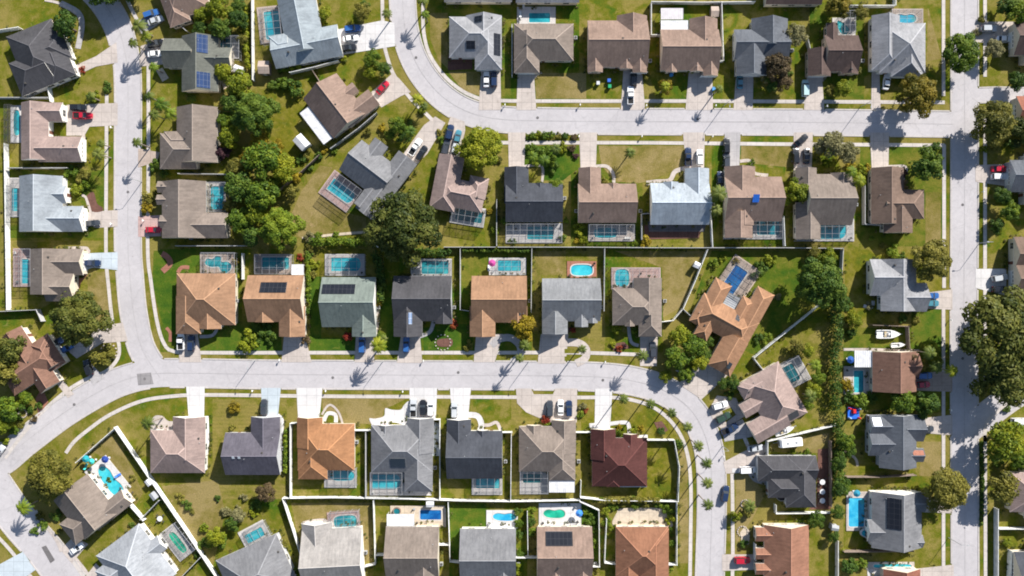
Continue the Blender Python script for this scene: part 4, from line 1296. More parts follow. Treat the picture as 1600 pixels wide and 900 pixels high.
def pool(hk, lab, deck, dtint, shape, water, tint, ang=0.0, cage=None, poly=None, cagelab=None, dark=False, nbar=(4, 3)):
    """deck: (x0,y0,x1,y1) or None; water: (cx,cy,w,h); cage: (x0,y0,x1,y1); all unrotated about the deck centre"""
    dc = ((deck[0] + deck[2]) / 2, (deck[1] + deck[3]) / 2)
    base = P(*dc)
    root = thing('swimming_pool', lab, 'swimming pool', base, 0, 'back yard pools')
    if poly:
        wpx = smooth_closed(poly, 5)
    else:
        wpx = [(water[0] + x, water[1] + y) for x, y in local_poly(shape, water[2], water[3])]

    def W(p):
        q = rot((p[0] - dc[0], p[1] - dc[1]), dc, ang)
        v = P(*q) - base
        return (v.x, v.y)
    inner = [W(p) for p in wpx]
    outer = [W(p) for p in ((deck[0], deck[1]), (deck[2], deck[1]), (deck[2], deck[3]), (deck[0], deck[3]))]
    mb = MB()
    mb.ring(outer, inner, 0.0, 0.22)
    mb.build('deck', PAVE[dtint], root)
    cx = sum(p[0] for p in inner) / len(inner)
    cy = sum(p[1] for p in inner) / len(inner)
    big = []
    n = len(inner)
    for k in range(n):
        a, b = inner[k - 1], inner[(k + 1) % n]
        dx, dy = b[0] - a[0], b[1] - a[1]
        L = math.hypot(dx, dy) or 1
        sgn = 1 if sum(inner[q][0] * inner[(q + 1) % n][1] - inner[(q + 1) % n][0] * inner[q][1] for q in range(n)) > 0 else -1
        big.append((inner[k][0] + dy / L * 0.32 * sgn, inner[k][1] - dx / L * 0.32 * sgn))
    mb = MB()
    mb.ring(big, inner, 0.10, 0.27)
    mb.build('coping', COPE, root)
    mb = MB()
    mb.prism(inner, None, 0.13)
    wo = mb.build('water', WATER[tint], root)
    # entry steps seen through the shallow water
    rnd = random.Random(len(lab) + int(dc[0]))
    far = inner[rnd.randrange(len(inner))]
    mb = MB()
    for q in range(2):
        r = 1.0 - 0.35 * q
        c0 = (far[0] + (cx - far[0]) * 0.22, far[1] + (cy - far[1]) * 0.22)
        mb.prism([(c0[0] + r * 0.8 * math.cos(t * math.pi / 5), c0[1] + r * 0.8 * math.sin(t * math.pi / 5)) for t in range(10)], None, 0.136 + 0.004 * q)
    if tint in ('turq', 'sky', 'teal'):
        mb.build('steps', STEPW, root)
    if cage:
        cpx = [(cage[0], cage[1]), (cage[2], cage[1]), (cage[2], cage[3]), (cage[0], cage[3])]
        cc = ((cage[0] + cage[2]) / 2, (cage[1] + cage[3]) / 2)
        ccr = rot((cc[0] - dc[0], cc[1] - dc[1]), dc, ang)
        ch = 2.9
        cb = P(*ccr, ch)
        cb.z = 0
        ow = (cage[2] - cage[0]) * S * (CAM_H - ch) / CAM_H
        oh = (cage[3] - cage[1]) * S * (CAM_H - ch) / CAM_H
        en = thing('screen_enclosure', cagelab or ('pale barred pool cage behind the ' + HOUSE[hk].ref), 'pool enclosure', cb, -R(ang), 'screened pool cages')
        fm = METALD if dark else CAGEM
        fb = MB()
        x0, x1, y0, y1 = -ow / 2, ow / 2, -oh / 2, oh / 2
        nx, ny = max(2, round(ow / 2.1)), max(2, round(oh / 2.1))
        t = 0.075
        for k in range(nx + 1):
            x = x0 + ow * k / nx
            fb.box((x, 0, ch), (t, oh, t))
            for y in (y0, y1):
                fb.box((x, y, (ch - t / 2) / 2), (t * 0.9, t * 0.9, ch - t / 2))
        for k in range(ny + 1):
            y = y0 + oh * k / ny
            fb.box((0, y, ch + 0.004), (ow + t, t * 0.96, t * 0.9))
            if 0 < k < ny:
                for x in (x0, x1):
                    fb.box((x, y, (ch - t / 2) / 2), (t * 0.9, t * 0.9, ch - t / 2))
        for y in (y0, y1):
            fb.box((0, y, 1.0), (ow - 0.02, t * 0.7, t * 0.7))
        for x in (x0, x1):
            fb.box((x, 0, 1.03), (t * 0.7, oh - 0.02, t * 0.7))
        fb.build('frame', fm, en)
        sb = MB()
        sb.quad([(x0, y0, ch + 0.08), (x1, y0, ch + 0.08), (x1, y1, ch + 0.08), (x0, y1, ch + 0.08)])
        for a, b in (((x0, y0), (x1, y0)), ((x1, y0), (x1, y1)), ((x1, y1), (x0, y1)), ((x0, y1), (x0, y0))):
            sb.quad([(a[0], a[1], 0.1), (b[0], b[1], 0.1), (b[0], b[1], ch), (a[0], a[1], ch)])
        sb.build('screen', mat_screen(), en)
    return root


pool('A1', 'teal oblong pool on grey stone deck behind the brown hipped house', (808, 11, 868, 38), 'deck', 'r', (843, 28, 33, 15), 'teal')
pool('A5', 'small teal pointed pool under a leafy yard by the dark brown house', (1300, 28, 1336, 56), 'deck', 'k', None, 'teal', poly=[(1308, 33), (1317, 36), (1327, 46), (1322, 54), (1314, 53), (1309, 44)], cage=(1320, 16, 1337, 50), cagelab='narrow screened cage with shaded bars beside the small pointed pool')
pool('A6', 'sky blue pool with wavy edge behind the silver corner house', (1393, 14, 1442, 43), 'tan', 'k', (1414, 29, 34, 18), 'sky', cage=(1394, 15, 1441, 42))
pool('T2', 'large turquoise oblong pool in a cage beside the pale blue grey house', (404, 10, 440, 68), 'tan', 'r', (426, 40, 23, 44), 'turq', ang=-6, cage=(406, 12, 438, 66))
pool('F2', 'narrow teal pool with round ends beside the house with red pickup', (17, 165, 34, 223), 'white', 'e', (27, 192, 10, 40), 'teal', cage=(6, 163, 17, 222), cagelab='narrow screened lean to cage beside the narrow teal pool', dark=True)
pool('F3', 'long teal pool in cage beside the white blue roofed house', (11, 278, 31, 339), 'deck', 'r', (24, 312, 9, 36), 'turq', cage=(11, 279, 31, 338))
pool('F4', 'teal pool on pink pavers beside the taupe house with brick terrace', (21, 388, 48, 448), 'pink', 'r', (40, 424, 11, 38), 'turq', cage=(22, 389, 47, 447))
pool('L6', 'bright kidney pool on white paving behind the askew brown house', (137, 728, 201, 770), 'white', 'k', (174, 747, 56, 27), 'turq', ang=51)
pool('L7', 'dark green oblong pool in cage behind the white askew house', (250, 832, 304, 862), 'deck', 'e', (278, 846, 38, 12), 'green', ang=52, cage=(251, 833, 303, 861))
pool('L8', 'pale turquoise tilted pool in cage at the bottom edge', (376, 820, 420, 850), 'deck', 'r', (398, 836, 30, 14), 'turq', ang=-28, cage=(380, 824, 417, 848))
pool('G1', 'dark blue pool in cage behind the sage house with blue solar', (335, 55, 374, 92), 'deck', 'r', (352, 74, 22, 26), 'dark', cage=(336, 56, 373, 91))
pool('G3', 'turquoise rectangular pool in cage behind the grey brown house', (322, 284, 353, 331), 'deck', 'r', (340, 309, 20, 36), 'turq', cage=(323, 285, 352, 330))
pool('B2', 'oblong turquoise pool in cage behind the askew grey house', (505, 277, 559, 321), 'pink', 'g', (534, 298, 43, 20), 'turq', ang=36, cage=(506, 278, 558, 320))
pool('B3', 'dark teal pool in cage behind the tan hipped house', (704, 322, 758, 352), 'deck', 'r', (733, 337, 42, 18), 'dark', ang=9, cage=(706, 324, 757, 351))
pool('B4', 'dark teal pool on grey terrace behind the charcoal fourth house', (790, 349, 879, 380), 'deck', 'r', (844, 364, 41, 20), 'teal', cage=(791, 350, 878, 379))
pool('B5', 'teal pool with cut corners on cream deck behind tan fifth house', (919, 350, 992, 377), 'cream', 'e', (946, 364, 36, 16), 'teal', cage=(921, 351, 991, 376), cagelab='pale screened cage over the cut corner pool behind tan fifth house')
pool('B7', 'dark turquoise pool in cage behind the house with blue tarp', (1130, 340, 1224, 374), 'deck', 'r', (1200, 356, 36, 22), 'teal', cage=(1175, 341, 1223, 372))
pool('B8', 'curved turquoise pool in cage behind the house with crossing gables', (1244, 342, 1334, 377), 'deck', 'g', (1302, 359, 40, 28), 'turq', cage=(1246, 343, 1333, 376))
pool('C1', 'freeform teal pool on tan pavers behind the first apricot house', (313, 394, 367, 433), 'tan', 'f', None, 'teal', poly=[(321, 412), (324, 404), (332, 405), (339, 400), (346, 402), (347, 409), (356, 409), (362, 414), (360, 422), (352, 427), (345, 423), (342, 417), (330, 417)], cage=(314, 395, 366, 432))
pool('C2', 'teal pool in cage behind the apricot house with solar array', (397, 397, 456, 429), 'tan', 'r', (431, 411, 42, 18), 'teal', cage=(398, 398, 455, 428))
pool('C3', 'bright turquoise pool in cage behind the green grey house', (508, 397, 570, 431), 'deck', 'g', (541, 413, 46, 21), 'turq', cage=(510, 398, 569, 430))
pool('C4', 'oblong dark turquoise pool in cage behind dark grey fourth house', (642, 404, 706, 432), 'deck', 'r', (680, 418, 42, 20), 'teal', cage=(644, 406, 705, 431))
pool('C5', 'pale turquoise pool with white deck behind the fifth apricot house', (764, 403, 822, 430), 'white', 'r', (796, 415, 36, 17), 'turq', cage=(777, 404, 821, 429))
pool('C6', 'teal pool with brick deck behind the grey sixth house', (886, 408, 932, 434), 'brick', 'e', (909, 422, 34, 17), 'turq')
pool('C7', 'small turquoise pool on pink pavers behind the taupe seventh house', (955, 418, 1032, 452), 'pink', 'e', (972, 434, 22, 27), 'turq', cage=(957, 419, 1031, 451))
pool('C8', 'royal blue rectangular pool in dark frame behind the orange askew house', (1126, 405, 1176, 472), 'tan', 'r', (1147, 440, 22, 44), 'blue', ang=34, cage=(1128, 407, 1174, 464), dark=True, cagelab='dark framed screen cage around the royal blue pool')
pool('C9', 'dark green pool in cage beside the pink house at the bend', (1217, 562, 1260, 604), 'deck', 'r', (1234, 582, 22, 28), 'dark', ang=-28, cage=(1219, 564, 1259, 603))
pool('D3', 'small turquoise pool in cage behind the bright orange house', (507, 732, 557, 762), 'deck', 'e', (535, 743, 38, 16), 'turq', cage=(509, 734, 555, 761))
pool('D4', 'wide turquoise pool in cage behind the grey fourth house', (578, 738, 674, 774), 'deck', 'g', (604, 752, 44, 22), 'turq', cage=(579, 739, 628, 773))
pool('D5', 'turquoise pool in cage at the back corner of the charcoal house', (737, 746, 785, 773), 'deck', 'r', (762, 755, 37, 15), 'turq', cage=(739, 747, 784, 772))
pool('D6', 'small shaded teal pool in cage behind the taupe sixth house', (812, 735, 857, 772), 'deck', 'r', (832, 747, 30, 14), 'dark', cage=(813, 736, 856, 771))
pool('E1', 'dark turquoise pool in cage behind the beige house', (512, 799, 562, 832), 'pink', 'e', (540, 815, 36, 20), 'teal', cage=(514, 801, 560, 830), ang=-4)
pool('E2', 'deep blue oblong pool on cream deck behind second bottom row house', (610, 790, 697, 823), 'sand', 'r', (673, 804, 33, 15), 'blue')
pool('E3', 'sky blue freeform pool on white deck behind third bottom row house', (760, 797, 809, 825), 'white', 'k', (788, 807, 36, 16), 'sky')
pool('E4', 'green lagoon pool on white deck behind the tan bottom row house', (842, 786, 908, 823), 'white', 'k', (866, 802, 34, 18), 'green')
pool('H2', 'narrow teal pool on pale deck beside red brown house', (1318, 572, 1362, 616), 'cream', 'r', (1341, 596, 15, 34), 'teal')
pool('H4', 'long sky blue pool beside the grey house under olive tree', (1322, 768, 1356, 829), 'cream', 'r', (1338, 800, 25, 45), 'sky')
pool('H5', 'pale teal pool edge at the bottom beside the brick red house', (1352, 878, 1428, 889), 'cream', 'e', (1394, 884, 60, 7), 'turq')

# patio chairs left on the pool decks
CH1, CH2 = MB(), MB()
CH1.box((0, 0, 0.42), (0.55, 0.55, 0.07))
CH1.box((-0.27, 0, 0.70), (0.07, 0.55, 0.5))
for sx_ in (-0.22, 0.22):
    for sy_ in (-0.22, 0.22):
        CH2.box((sx_, sy_, 0.19), (0.05, 0.05, 0.38))
CHS, CHL = CH1.mesh('seat', [METALD]), CH2.mesh('frame', [METALG])
POOLCH = [(812, 32), (800, 374), (806, 358), (872, 372), (984, 356), (925, 373), (1140, 368), (1252, 370), (1260, 350), (1328, 372), (318, 428), (362, 398), (402, 422), (514, 428), (566, 426), (650, 428), (700, 408), (770, 424), (890, 430), (928, 412), (1000, 428), (1020, 440),
          (148, 738), (160, 760), (190, 762), (612, 817), (648, 794), (652, 816), (804, 801), (764, 818), (848, 816), (898, 792), (902, 814), (1322, 578), (1322, 608), (1328, 774), (1150, 364), (745, 769), (584, 769), (640, 768), (26, 395), (30, 440), (410, 62)]
for px_, py_ in POOLCH:
    v_ = P(px_, py_)
    c_ = link('patio_chair', None, None, (v_.x, v_.y, 0.225), (px_ * 7 + py_ * 3) % 6)
    CHAIRS.append((c_, px_, py_))
    o_ = link('seat', CHS, c_)
    o_.material_slots[0].link = 'OBJECT'
    o_.material_slots[0].material = [METALD, WHITE, METALG, PAVE['brick']][(px_ + py_) % 4]
    link('legs', CHL, c_)

# ------------------------------------------------------------------ fences
def dirword(dx, dy):
    a = math.degrees(math.atan2(-dy, dx)) % 360
    return ['east', 'northeast', 'north', 'northwest', 'west', 'southwest', 'south', 'southeast'][int((a + 22.5) // 45) % 8]


def nearest_house(px, py):
    return min(HOUSE.values(), key=lambda h: (h.c[0] - px) ** 2 + (h.c[1] - py) ** 2)


AUTO = []


def auto(o, desc, cat, px, py, group):
    """label from its look and where it stands; equal ones get an order counted outward from the house"""
    AUTO.append((o, desc, cat, px, py, group))


def finish_labels():
    used = {}
    for o, desc, cat, px, py, group in AUTO:
        h = nearest_house(px, py)
        d = dirword(px - h.c[0], py - h.c[1])
        used.setdefault((desc, d, h.ref), []).append((math.hypot(px - h.c[0], py - h.c[1]), o, cat, group))
    ords = ['first', 'second', 'third', 'fourth', 'fifth', 'sixth', 'seventh', 'eighth', 'ninth', 'tenth', 'eleventh', 'twelfth']
    for (desc, d, ref), lst in used.items():
        lst.sort(key=lambda t: t[0])
        for k, (_, o, cat, group) in enumerate(lst):
            lab = '%s %s of %s' % (desc, d, ref)
            if len(lst) > 1:
                lab += ', %s outward' % ords[min(k, 11)]
            tag(o, lab, cat, group)


POSTME = {}
for c_, x_, y_ in CHAIRS:
    auto(c_, ['dark', 'white', 'grey', 'rusty red'][(x_ + y_) % 4] + ' patio chair on deck', 'chair', x_, y_, 'patio chairs')


def fence(pl, kind='w', h=2.05):
    fm = {'w': VINYL, 'g': GREYF, 'b': WOODF}[kind]
    desc = {'w': 'white vinyl fence', 'g': 'grey board fence', 'b': 'weathered wood fence'}[kind]
    wp = [P(x, y, h) for x, y in pl]
    base = wp[0].copy()
    base.z = 0
    root = link('fence', None, None, base)
    mid = pl[len(pl) // 2] if len(pl) > 2 else ((pl[0][0] + pl[1][0]) / 2, (pl[0][1] + pl[1][1]) / 2)
    auto(root, desc, 'fence', mid[0], mid[1], {'w': 'white vinyl fences', 'g': 'grey fences', 'b': 'wooden fences'}[kind])
    mb = MB()
    if kind not in POSTME:
        pm = MB()
        pm.box((0, 0, h / 2 + 0.03), (0.17, 0.17, h + 0.06))
        pm.box((0, 0, h + 0.10), (0.21, 0.21, 0.08), taper=0.5)
        POSTME[kind] = pm.mesh('post', [fm])
    last = None
    for a, b in zip(wp, wp[1:]):
        d = b - a
        L = math.hypot(d.x, d.y)
        rz = math.atan2(d.y, d.x)
        c = (a + b) / 2 - base
        mb.box((c.x, c.y, h / 2 - 0.02), (L, 0.06, h - 0.10), rz=rz)
        mb.box((c.x, c.y, h - 0.045), (L - 0.01, 0.15, 0.09), rz=rz)
        mb.box((c.x, c.y, 0.18), (L - 0.01, 0.11, 0.12), rz=rz)
        nseg = max(1, int(L / 0.16))
        n = max(1, round(L / 4.9))
        for k in range(0 if last is None else 1, n + 1):
            q = a + d * (k / n) - base
            link('post', POSTME[kind], root, (q.x, q.y, 0), rz)
        last = b
    mb.build('panel', fm, root)
    return root


FENCES = [
    ('w', [(178, 668), (230, 744), (286, 826), (342, 910)]), ('w', [(178, 670), (118, 723)]), ('w', [(201, 789), (223, 814)]), ('g', [(219, 812), (247, 783)]),
    ('g', [(280, 905), (312, 872)]), ('w', [(465, 661), (453, 662), (453, 778)]), ('w', [(441, 779), (520, 778), (640, 780), (720, 783), (800, 784)]),
    ('w', [(441, 780), (458, 832), (482, 908)]), ('w', [(553, 673), (580, 673)]), ('g', [(571, 676), (571, 778)]), ('w', [(676, 656), (687, 656), (687, 780)]),
    ('w', [(784, 676), (800, 676)]), ('w', [(799, 678), (798, 782)]), ('w', [(900, 676), (925, 676)]), ('w', [(908, 752), (907, 776)]),
    ('w', [(1012, 688), (1054, 688), (1062, 730), (1060, 784)]), ('w', [(800, 784), (870, 783), (906, 782)]), ('w', [(907, 778), (944, 782), (1058, 784)]),
    ('w', [(906, 784), (936, 798), (937, 886)]), ('w', [(583, 783), (586, 882), (570, 886)]), ('w', [(700, 786), (703, 878), (720, 880)]),
    ('w', [(588, 868), (603, 868)]), ('w', [(805, 872), (840, 872)]), ('w', [(824, 800), (825, 868)]), ('w', [(925, 886), (937, 886)]),
    ('w', [(948, 812), (945, 880), (962, 882)]), ('w', [(1058, 786), (1058, 883), (1045, 883)]), ('w', [(686, 852), (702, 852)]),
    ('w', [(1111, 330), (1114, 387)]), ('w', [(1225, 338), (1227, 384)]), ('g', [(778, 386), (900, 386), (1030, 387)]), ('g', [(1032, 387), (1114, 387), (1228, 387), (1318, 388)]),
    ('g', [(1318, 390), (1316, 428)]), ('g', [(776, 312), (776, 384)]), ('g', [(694, 386), (774, 386)]), ('g', [(719, 389), (719, 484), (732, 486)]),
    ('g', [(831, 389), (830, 488)]), ('g', [(945, 389), (944, 486)]), ('w', [(1106, 390), (1088, 436), (1068, 482)]), ('w', [(1067, 483), (1052, 501), (1033, 503)]),
    ('g', [(1069, 484), (1082, 496)]), ('w', [(1179, 559), (1230, 518), (1280, 478)]), ('w', [(1179, 561), (1195, 581)]), ('g', [(1016, 333), (1003, 334), (1003, 374)]),
    ('w', [(1018, 2), (1100, 3), (1180, 2)]), ('w', [(1018, 4), (1018, 54), (1032, 54)]), ('w', [(1128, 4), (1131, 94), (1123, 96)]), ('g', [(1263, 62), (1268, 82)]),
    ('w', [(1336, 8), (1400, 8), (1401, -20)]), ('w', [(800, 38), (800, 118)]), ('w', [(6, 224), (8, 350), (10, 484)]), ('g', [(-10, 487), (56, 484)]), ('g', [(56, 484), (64, 502)]),
    ('g', [(10, 262), (104, 262)]), ('g', [(-10, 152), (74, 152)]), ('w', [(73, 132), (78, 158)]), ('g', [(278, 271), (360, 272)]), ('g', [(274, 384), (382, 384)]),
    ('w', [(393, -10), (394, 124)]), ('w', [(378, 396), (378, 436)]), ('w', [(452, 113), (492, 104), (528, 94)]), ('b', [(488, 110), (502, 132)]), ('g', [(282, 40), (291, 48)]),
    ('w', [(1200, 690), (1256, 677), (1310, 664)]), ('w', [(1200, 692), (1200, 712)]), ('w', [(1213, 790), (1213, 803), (1300, 802)]), ('b', [(1324, 746), (1378, 746), (1432, 743)]),
    ('b', [(1320, 863), (1428, 862)]), ('w', [(1560, 796), (1560, 905)]), ('w', [(1562, 827), (1620, 827)]), ('w', [(1582, 862), (1580, 910)]), ('w', [(1310, 846), (1310, 905)]),
    ('g', [(1352, 290), (1352, 350), (1380, 352)]), ('b', [(1364, 508), (1420, 510)]), ('b', [(1299, 690), (1300, 792)]), ('b', [(436, 296), (470, 268), (498, 242)]),
    ('w', [(-12, 48), (28, 42)]), ('b', [(1420, 510), (1422, 546)]), ('w', [(590, 386), (574, 372)]), ('g', [(516, 232), (560, 200), (588, 176)]), ('w', [(1300, 8), (1334, 8)]),
]
for kind, pl in FENCES:
    fence(pl, kind)


# ------------------------------------------------------------------ vehicles
def car_meshes(kind):
    L, Wd, Ht = {'sedan': (4.7, 1.82, 1.42), 'suv': (4.75, 1.92, 1.72), 'pickup': (5.6, 1.98, 1.82), 'van': (5.0, 1.98, 1.80)}[kind]
    b = MB()
    belt = 0.92 if kind == 'sedan' else 1.08

    def section(x, hw, z0, z1, k=0.93):
        return [(x, -hw, z0), (x, -hw, z0 + (z1 - z0) * 0.75), (x, -hw * k, z1), (x, 0, z1 + 0.03), (x, hw * k, z1), (x, hw, z0 + (z1 - z0) * 0.75), (x, hw, z0)]
    hw = Wd / 2
    bed = kind == 'pickup'
    prof = [(-L / 2, hw * 0.72, 0.42, belt - 0.26), (-L / 2 + 0.10, hw * 0.90, 0.30, belt - 0.08), (-L / 2 + 0.45, hw * 0.98, 0.26, belt), (-0.5, hw, 0.24, belt + 0.02),
            (L * 0.14, hw, 0.24, belt + 0.01), (L * 0.28, hw * 0.99, 0.25, belt - 0.05), (L / 2 - 0.4, hw * 0.93, 0.28, belt - 0.16), (L / 2 - 0.10, hw * 0.78, 0.32, belt - 0.26), (L / 2, hw * 0.56, 0.42, belt - 0.40)]
    secs = [section(*p) for p in prof]
    for s0, s1 in zip(secs, secs[1:]):
        for q in range(6):
            b.quad([s0[q], s0[q + 1], s1[q + 1], s1[q]])
        b.quad([s0[6], s0[0], s1[0], s1[6]])
    b.quad(secs[0])
    b.quad(list(reversed(secs[-1])))
    # cabin
    xr, xf, tr, tf = {'sedan': (-L * 0.38, L * 0.20, -L * 0.24, L * 0.04), 'suv': (-L * 0.46, L * 0.19, -L * 0.42, L * 0.05),
                      'pickup': (-L * 0.13, L * 0.20, -L * 0.09, L * 0.08), 'van': (-L * 0.47, L * 0.28, -L * 0.44, L * 0.14)}[kind]
    g = MB()
    wb, wt = hw * 0.90, hw * 0.74
    z0, z1 = belt - 0.02, Ht - 0.05
    lo = [(xr, -wb, z0), (xf, -wb, z0), (xf, wb, z0), (xr, wb, z0)]
    xm = (xf + tf) / 2
    up = [(tr, -wt, z1), (tf, -wt, z1), (tf, wt, z1), (tr, wt, z1)]
    for q in range(4):
        q2 = (q + 1) % 4
        g.quad([lo[q], lo[q2], up[q2], up[q]])
    g.quad(up)
    r = MB()
    ro = [(tr - 0.05, -wt - 0.04), (tf - 0.06, -wt - 0.04), (tf + 0.03, -wt * 0.5), (tf + 0.03, wt * 0.5), (tf - 0.06, wt + 0.04), (tr - 0.05, wt + 0.04)]
    r.prism(ro, z1 - 0.02, Ht)
    for sy in (-1, 1):   # pillars
        for (xa, xb) in ((xr, tr), (xf, tf), ((xr + xf) / 2 - 0.1, (tr + tf) / 2 - 0.05)):
            r.tube([(xa, sy * wb, z0 + 0.01), (xb, sy * (wt + 0.01), z1)], [0.055, 0.05], 5)
    if bed:
        bd = MB()
        bd.quad([(-L / 2 + 0.22, -hw * 0.82, belt + 0.045), (xr - 0.12, -hw * 0.82, belt + 0.045), (xr - 0.12, hw * 0.82, belt + 0.045), (-L / 2 + 0.22, hw * 0.82, belt + 0.045)])
        for sy in (-1, 1):
            b.box(((-L / 2 + xr) / 2, sy * hw * 0.89, belt + 0.08), (xr + L / 2 - 0.1, 0.14, 0.22))
        b.box((-L / 2 + 0.16, 0, belt + 0.06), (0.1, Wd * 0.88, 0.2))
        bedm = bd.mesh('load_bed', [BLACKP])
    else:
        bedm = None
    w = MB()
    w.tube([(0, -0.11, 0), (0, 0.11, 0)], [0.34, 0.34], 14)
    w2 = MB()
    w2.tube([(0, -0.125, 0), (0, 0.125, 0)], [0.19, 0.19], 10)
    hl = MB()
    hl.box((0, 0, 0), (0.26, 0.34, 0.12))
    tl = MB()
    tl.box((0, 0, 0), (0.10, 0.32, 0.16))
    mr = MB()
    mr.box((0, 0, 0), (0.14, 0.22, 0.14))
    return dict(body=b.mesh('body', [WHITE]), glass=g.mesh('windows', [GLASS]), roof=r.mesh('roof', [WHITE]), bed=bedm, wheel=w.mesh('tyre', [BLACKP]), rim=w2.mesh('rim', [METALG]),
                head=hl.mesh('headlight', [CHROME]), tail=tl.mesh('tail_light', [mat_plain('red_lens', (0.35, 0.01, 0.01), 0.3)]), mirror=mr.mesh('mirror', [WHITE]), L=L, hw=hw, belt=belt, xm=xf - 0.15)


PAINT = {'white': (0.80, 0.80, 0.80), 'silver': (0.46, 0.48, 0.50), 'black': (0.014, 0.015, 0.018), 'navy': (0.015, 0.03, 0.075), 'blue': (0.03, 0.11, 0.32),
         'red': (0.42, 0.012, 0.03), 'dark': (0.045, 0.05, 0.06), 'teal': (0.06, 0.20, 0.26), 'green': (0.03, 0.06, 0.04), 'paleteal': (0.42, 0.58, 0.58)}
CARM = {}


def paint(c):
    m = mat_plain('car_paint_' + c, PAINT[c], 0.22, vary=0.03, spec=0.6)
    b = m.node_tree.nodes['Principled BSDF']
    b.inputs['Coat Weight'].default_value = 0.6
    b.inputs['Coat Roughness'].default_value = 0.08
    return m


def car(px, py, heading, col, kind, label):
    """heading: degrees clockwise on the photo from pointing up"""
    if kind not in CARM:
        CARM[kind] = car_meshes(kind)
    m = CARM[kind]
    root = thing({'pickup': 'pickup_truck', 'van': 'van'}.get(kind, 'car'), label, {'pickup': 'pickup truck', 'van': 'van'}.get(kind, 'car'), P(px, py, 0.7) * 1.0, R(90 - heading), 'parked cars')
    root.location.z = 0.075
    pm = paint(col)

    def part(nm, me, loc=(0, 0, 0), mat=None, parent=None):
        o = link(nm, me, parent or root, loc)
        if mat:
            o.material_slots[0].link = 'OBJECT'
            o.material_slots[0].material = mat
        return o
    part('body', m['body'], mat=pm)
    part('windows', m['glass'])
    part('roof', m['roof'], mat=pm)
    if m['bed']:
        part('load_bed', m['bed'])
    for sx in (-1, 1):
        for sy in (-1, 1):
            w = part('wheel', m['wheel'], (sx * m['L'] * 0.30, sy * (m['hw'] - 0.10), 0.34))
            part('rim', m['rim'], (0, 0, 0), parent=w)
    for sy in (-1, 1):
        part('headlight', m['head'], (m['L'] / 2 - 0.24, sy * m['hw'] * 0.66, m['belt'] - 0.30))
        part('tail_light', m['tail'], (-m['L'] / 2 + 0.06, sy * m['hw'] * 0.72, m['belt'] - 0.2))
        part('mirror', m['mirror'], (m['xm'], sy * (m['hw'] + 0.04), m['belt'] + 0.06), mat=pm)
    return root


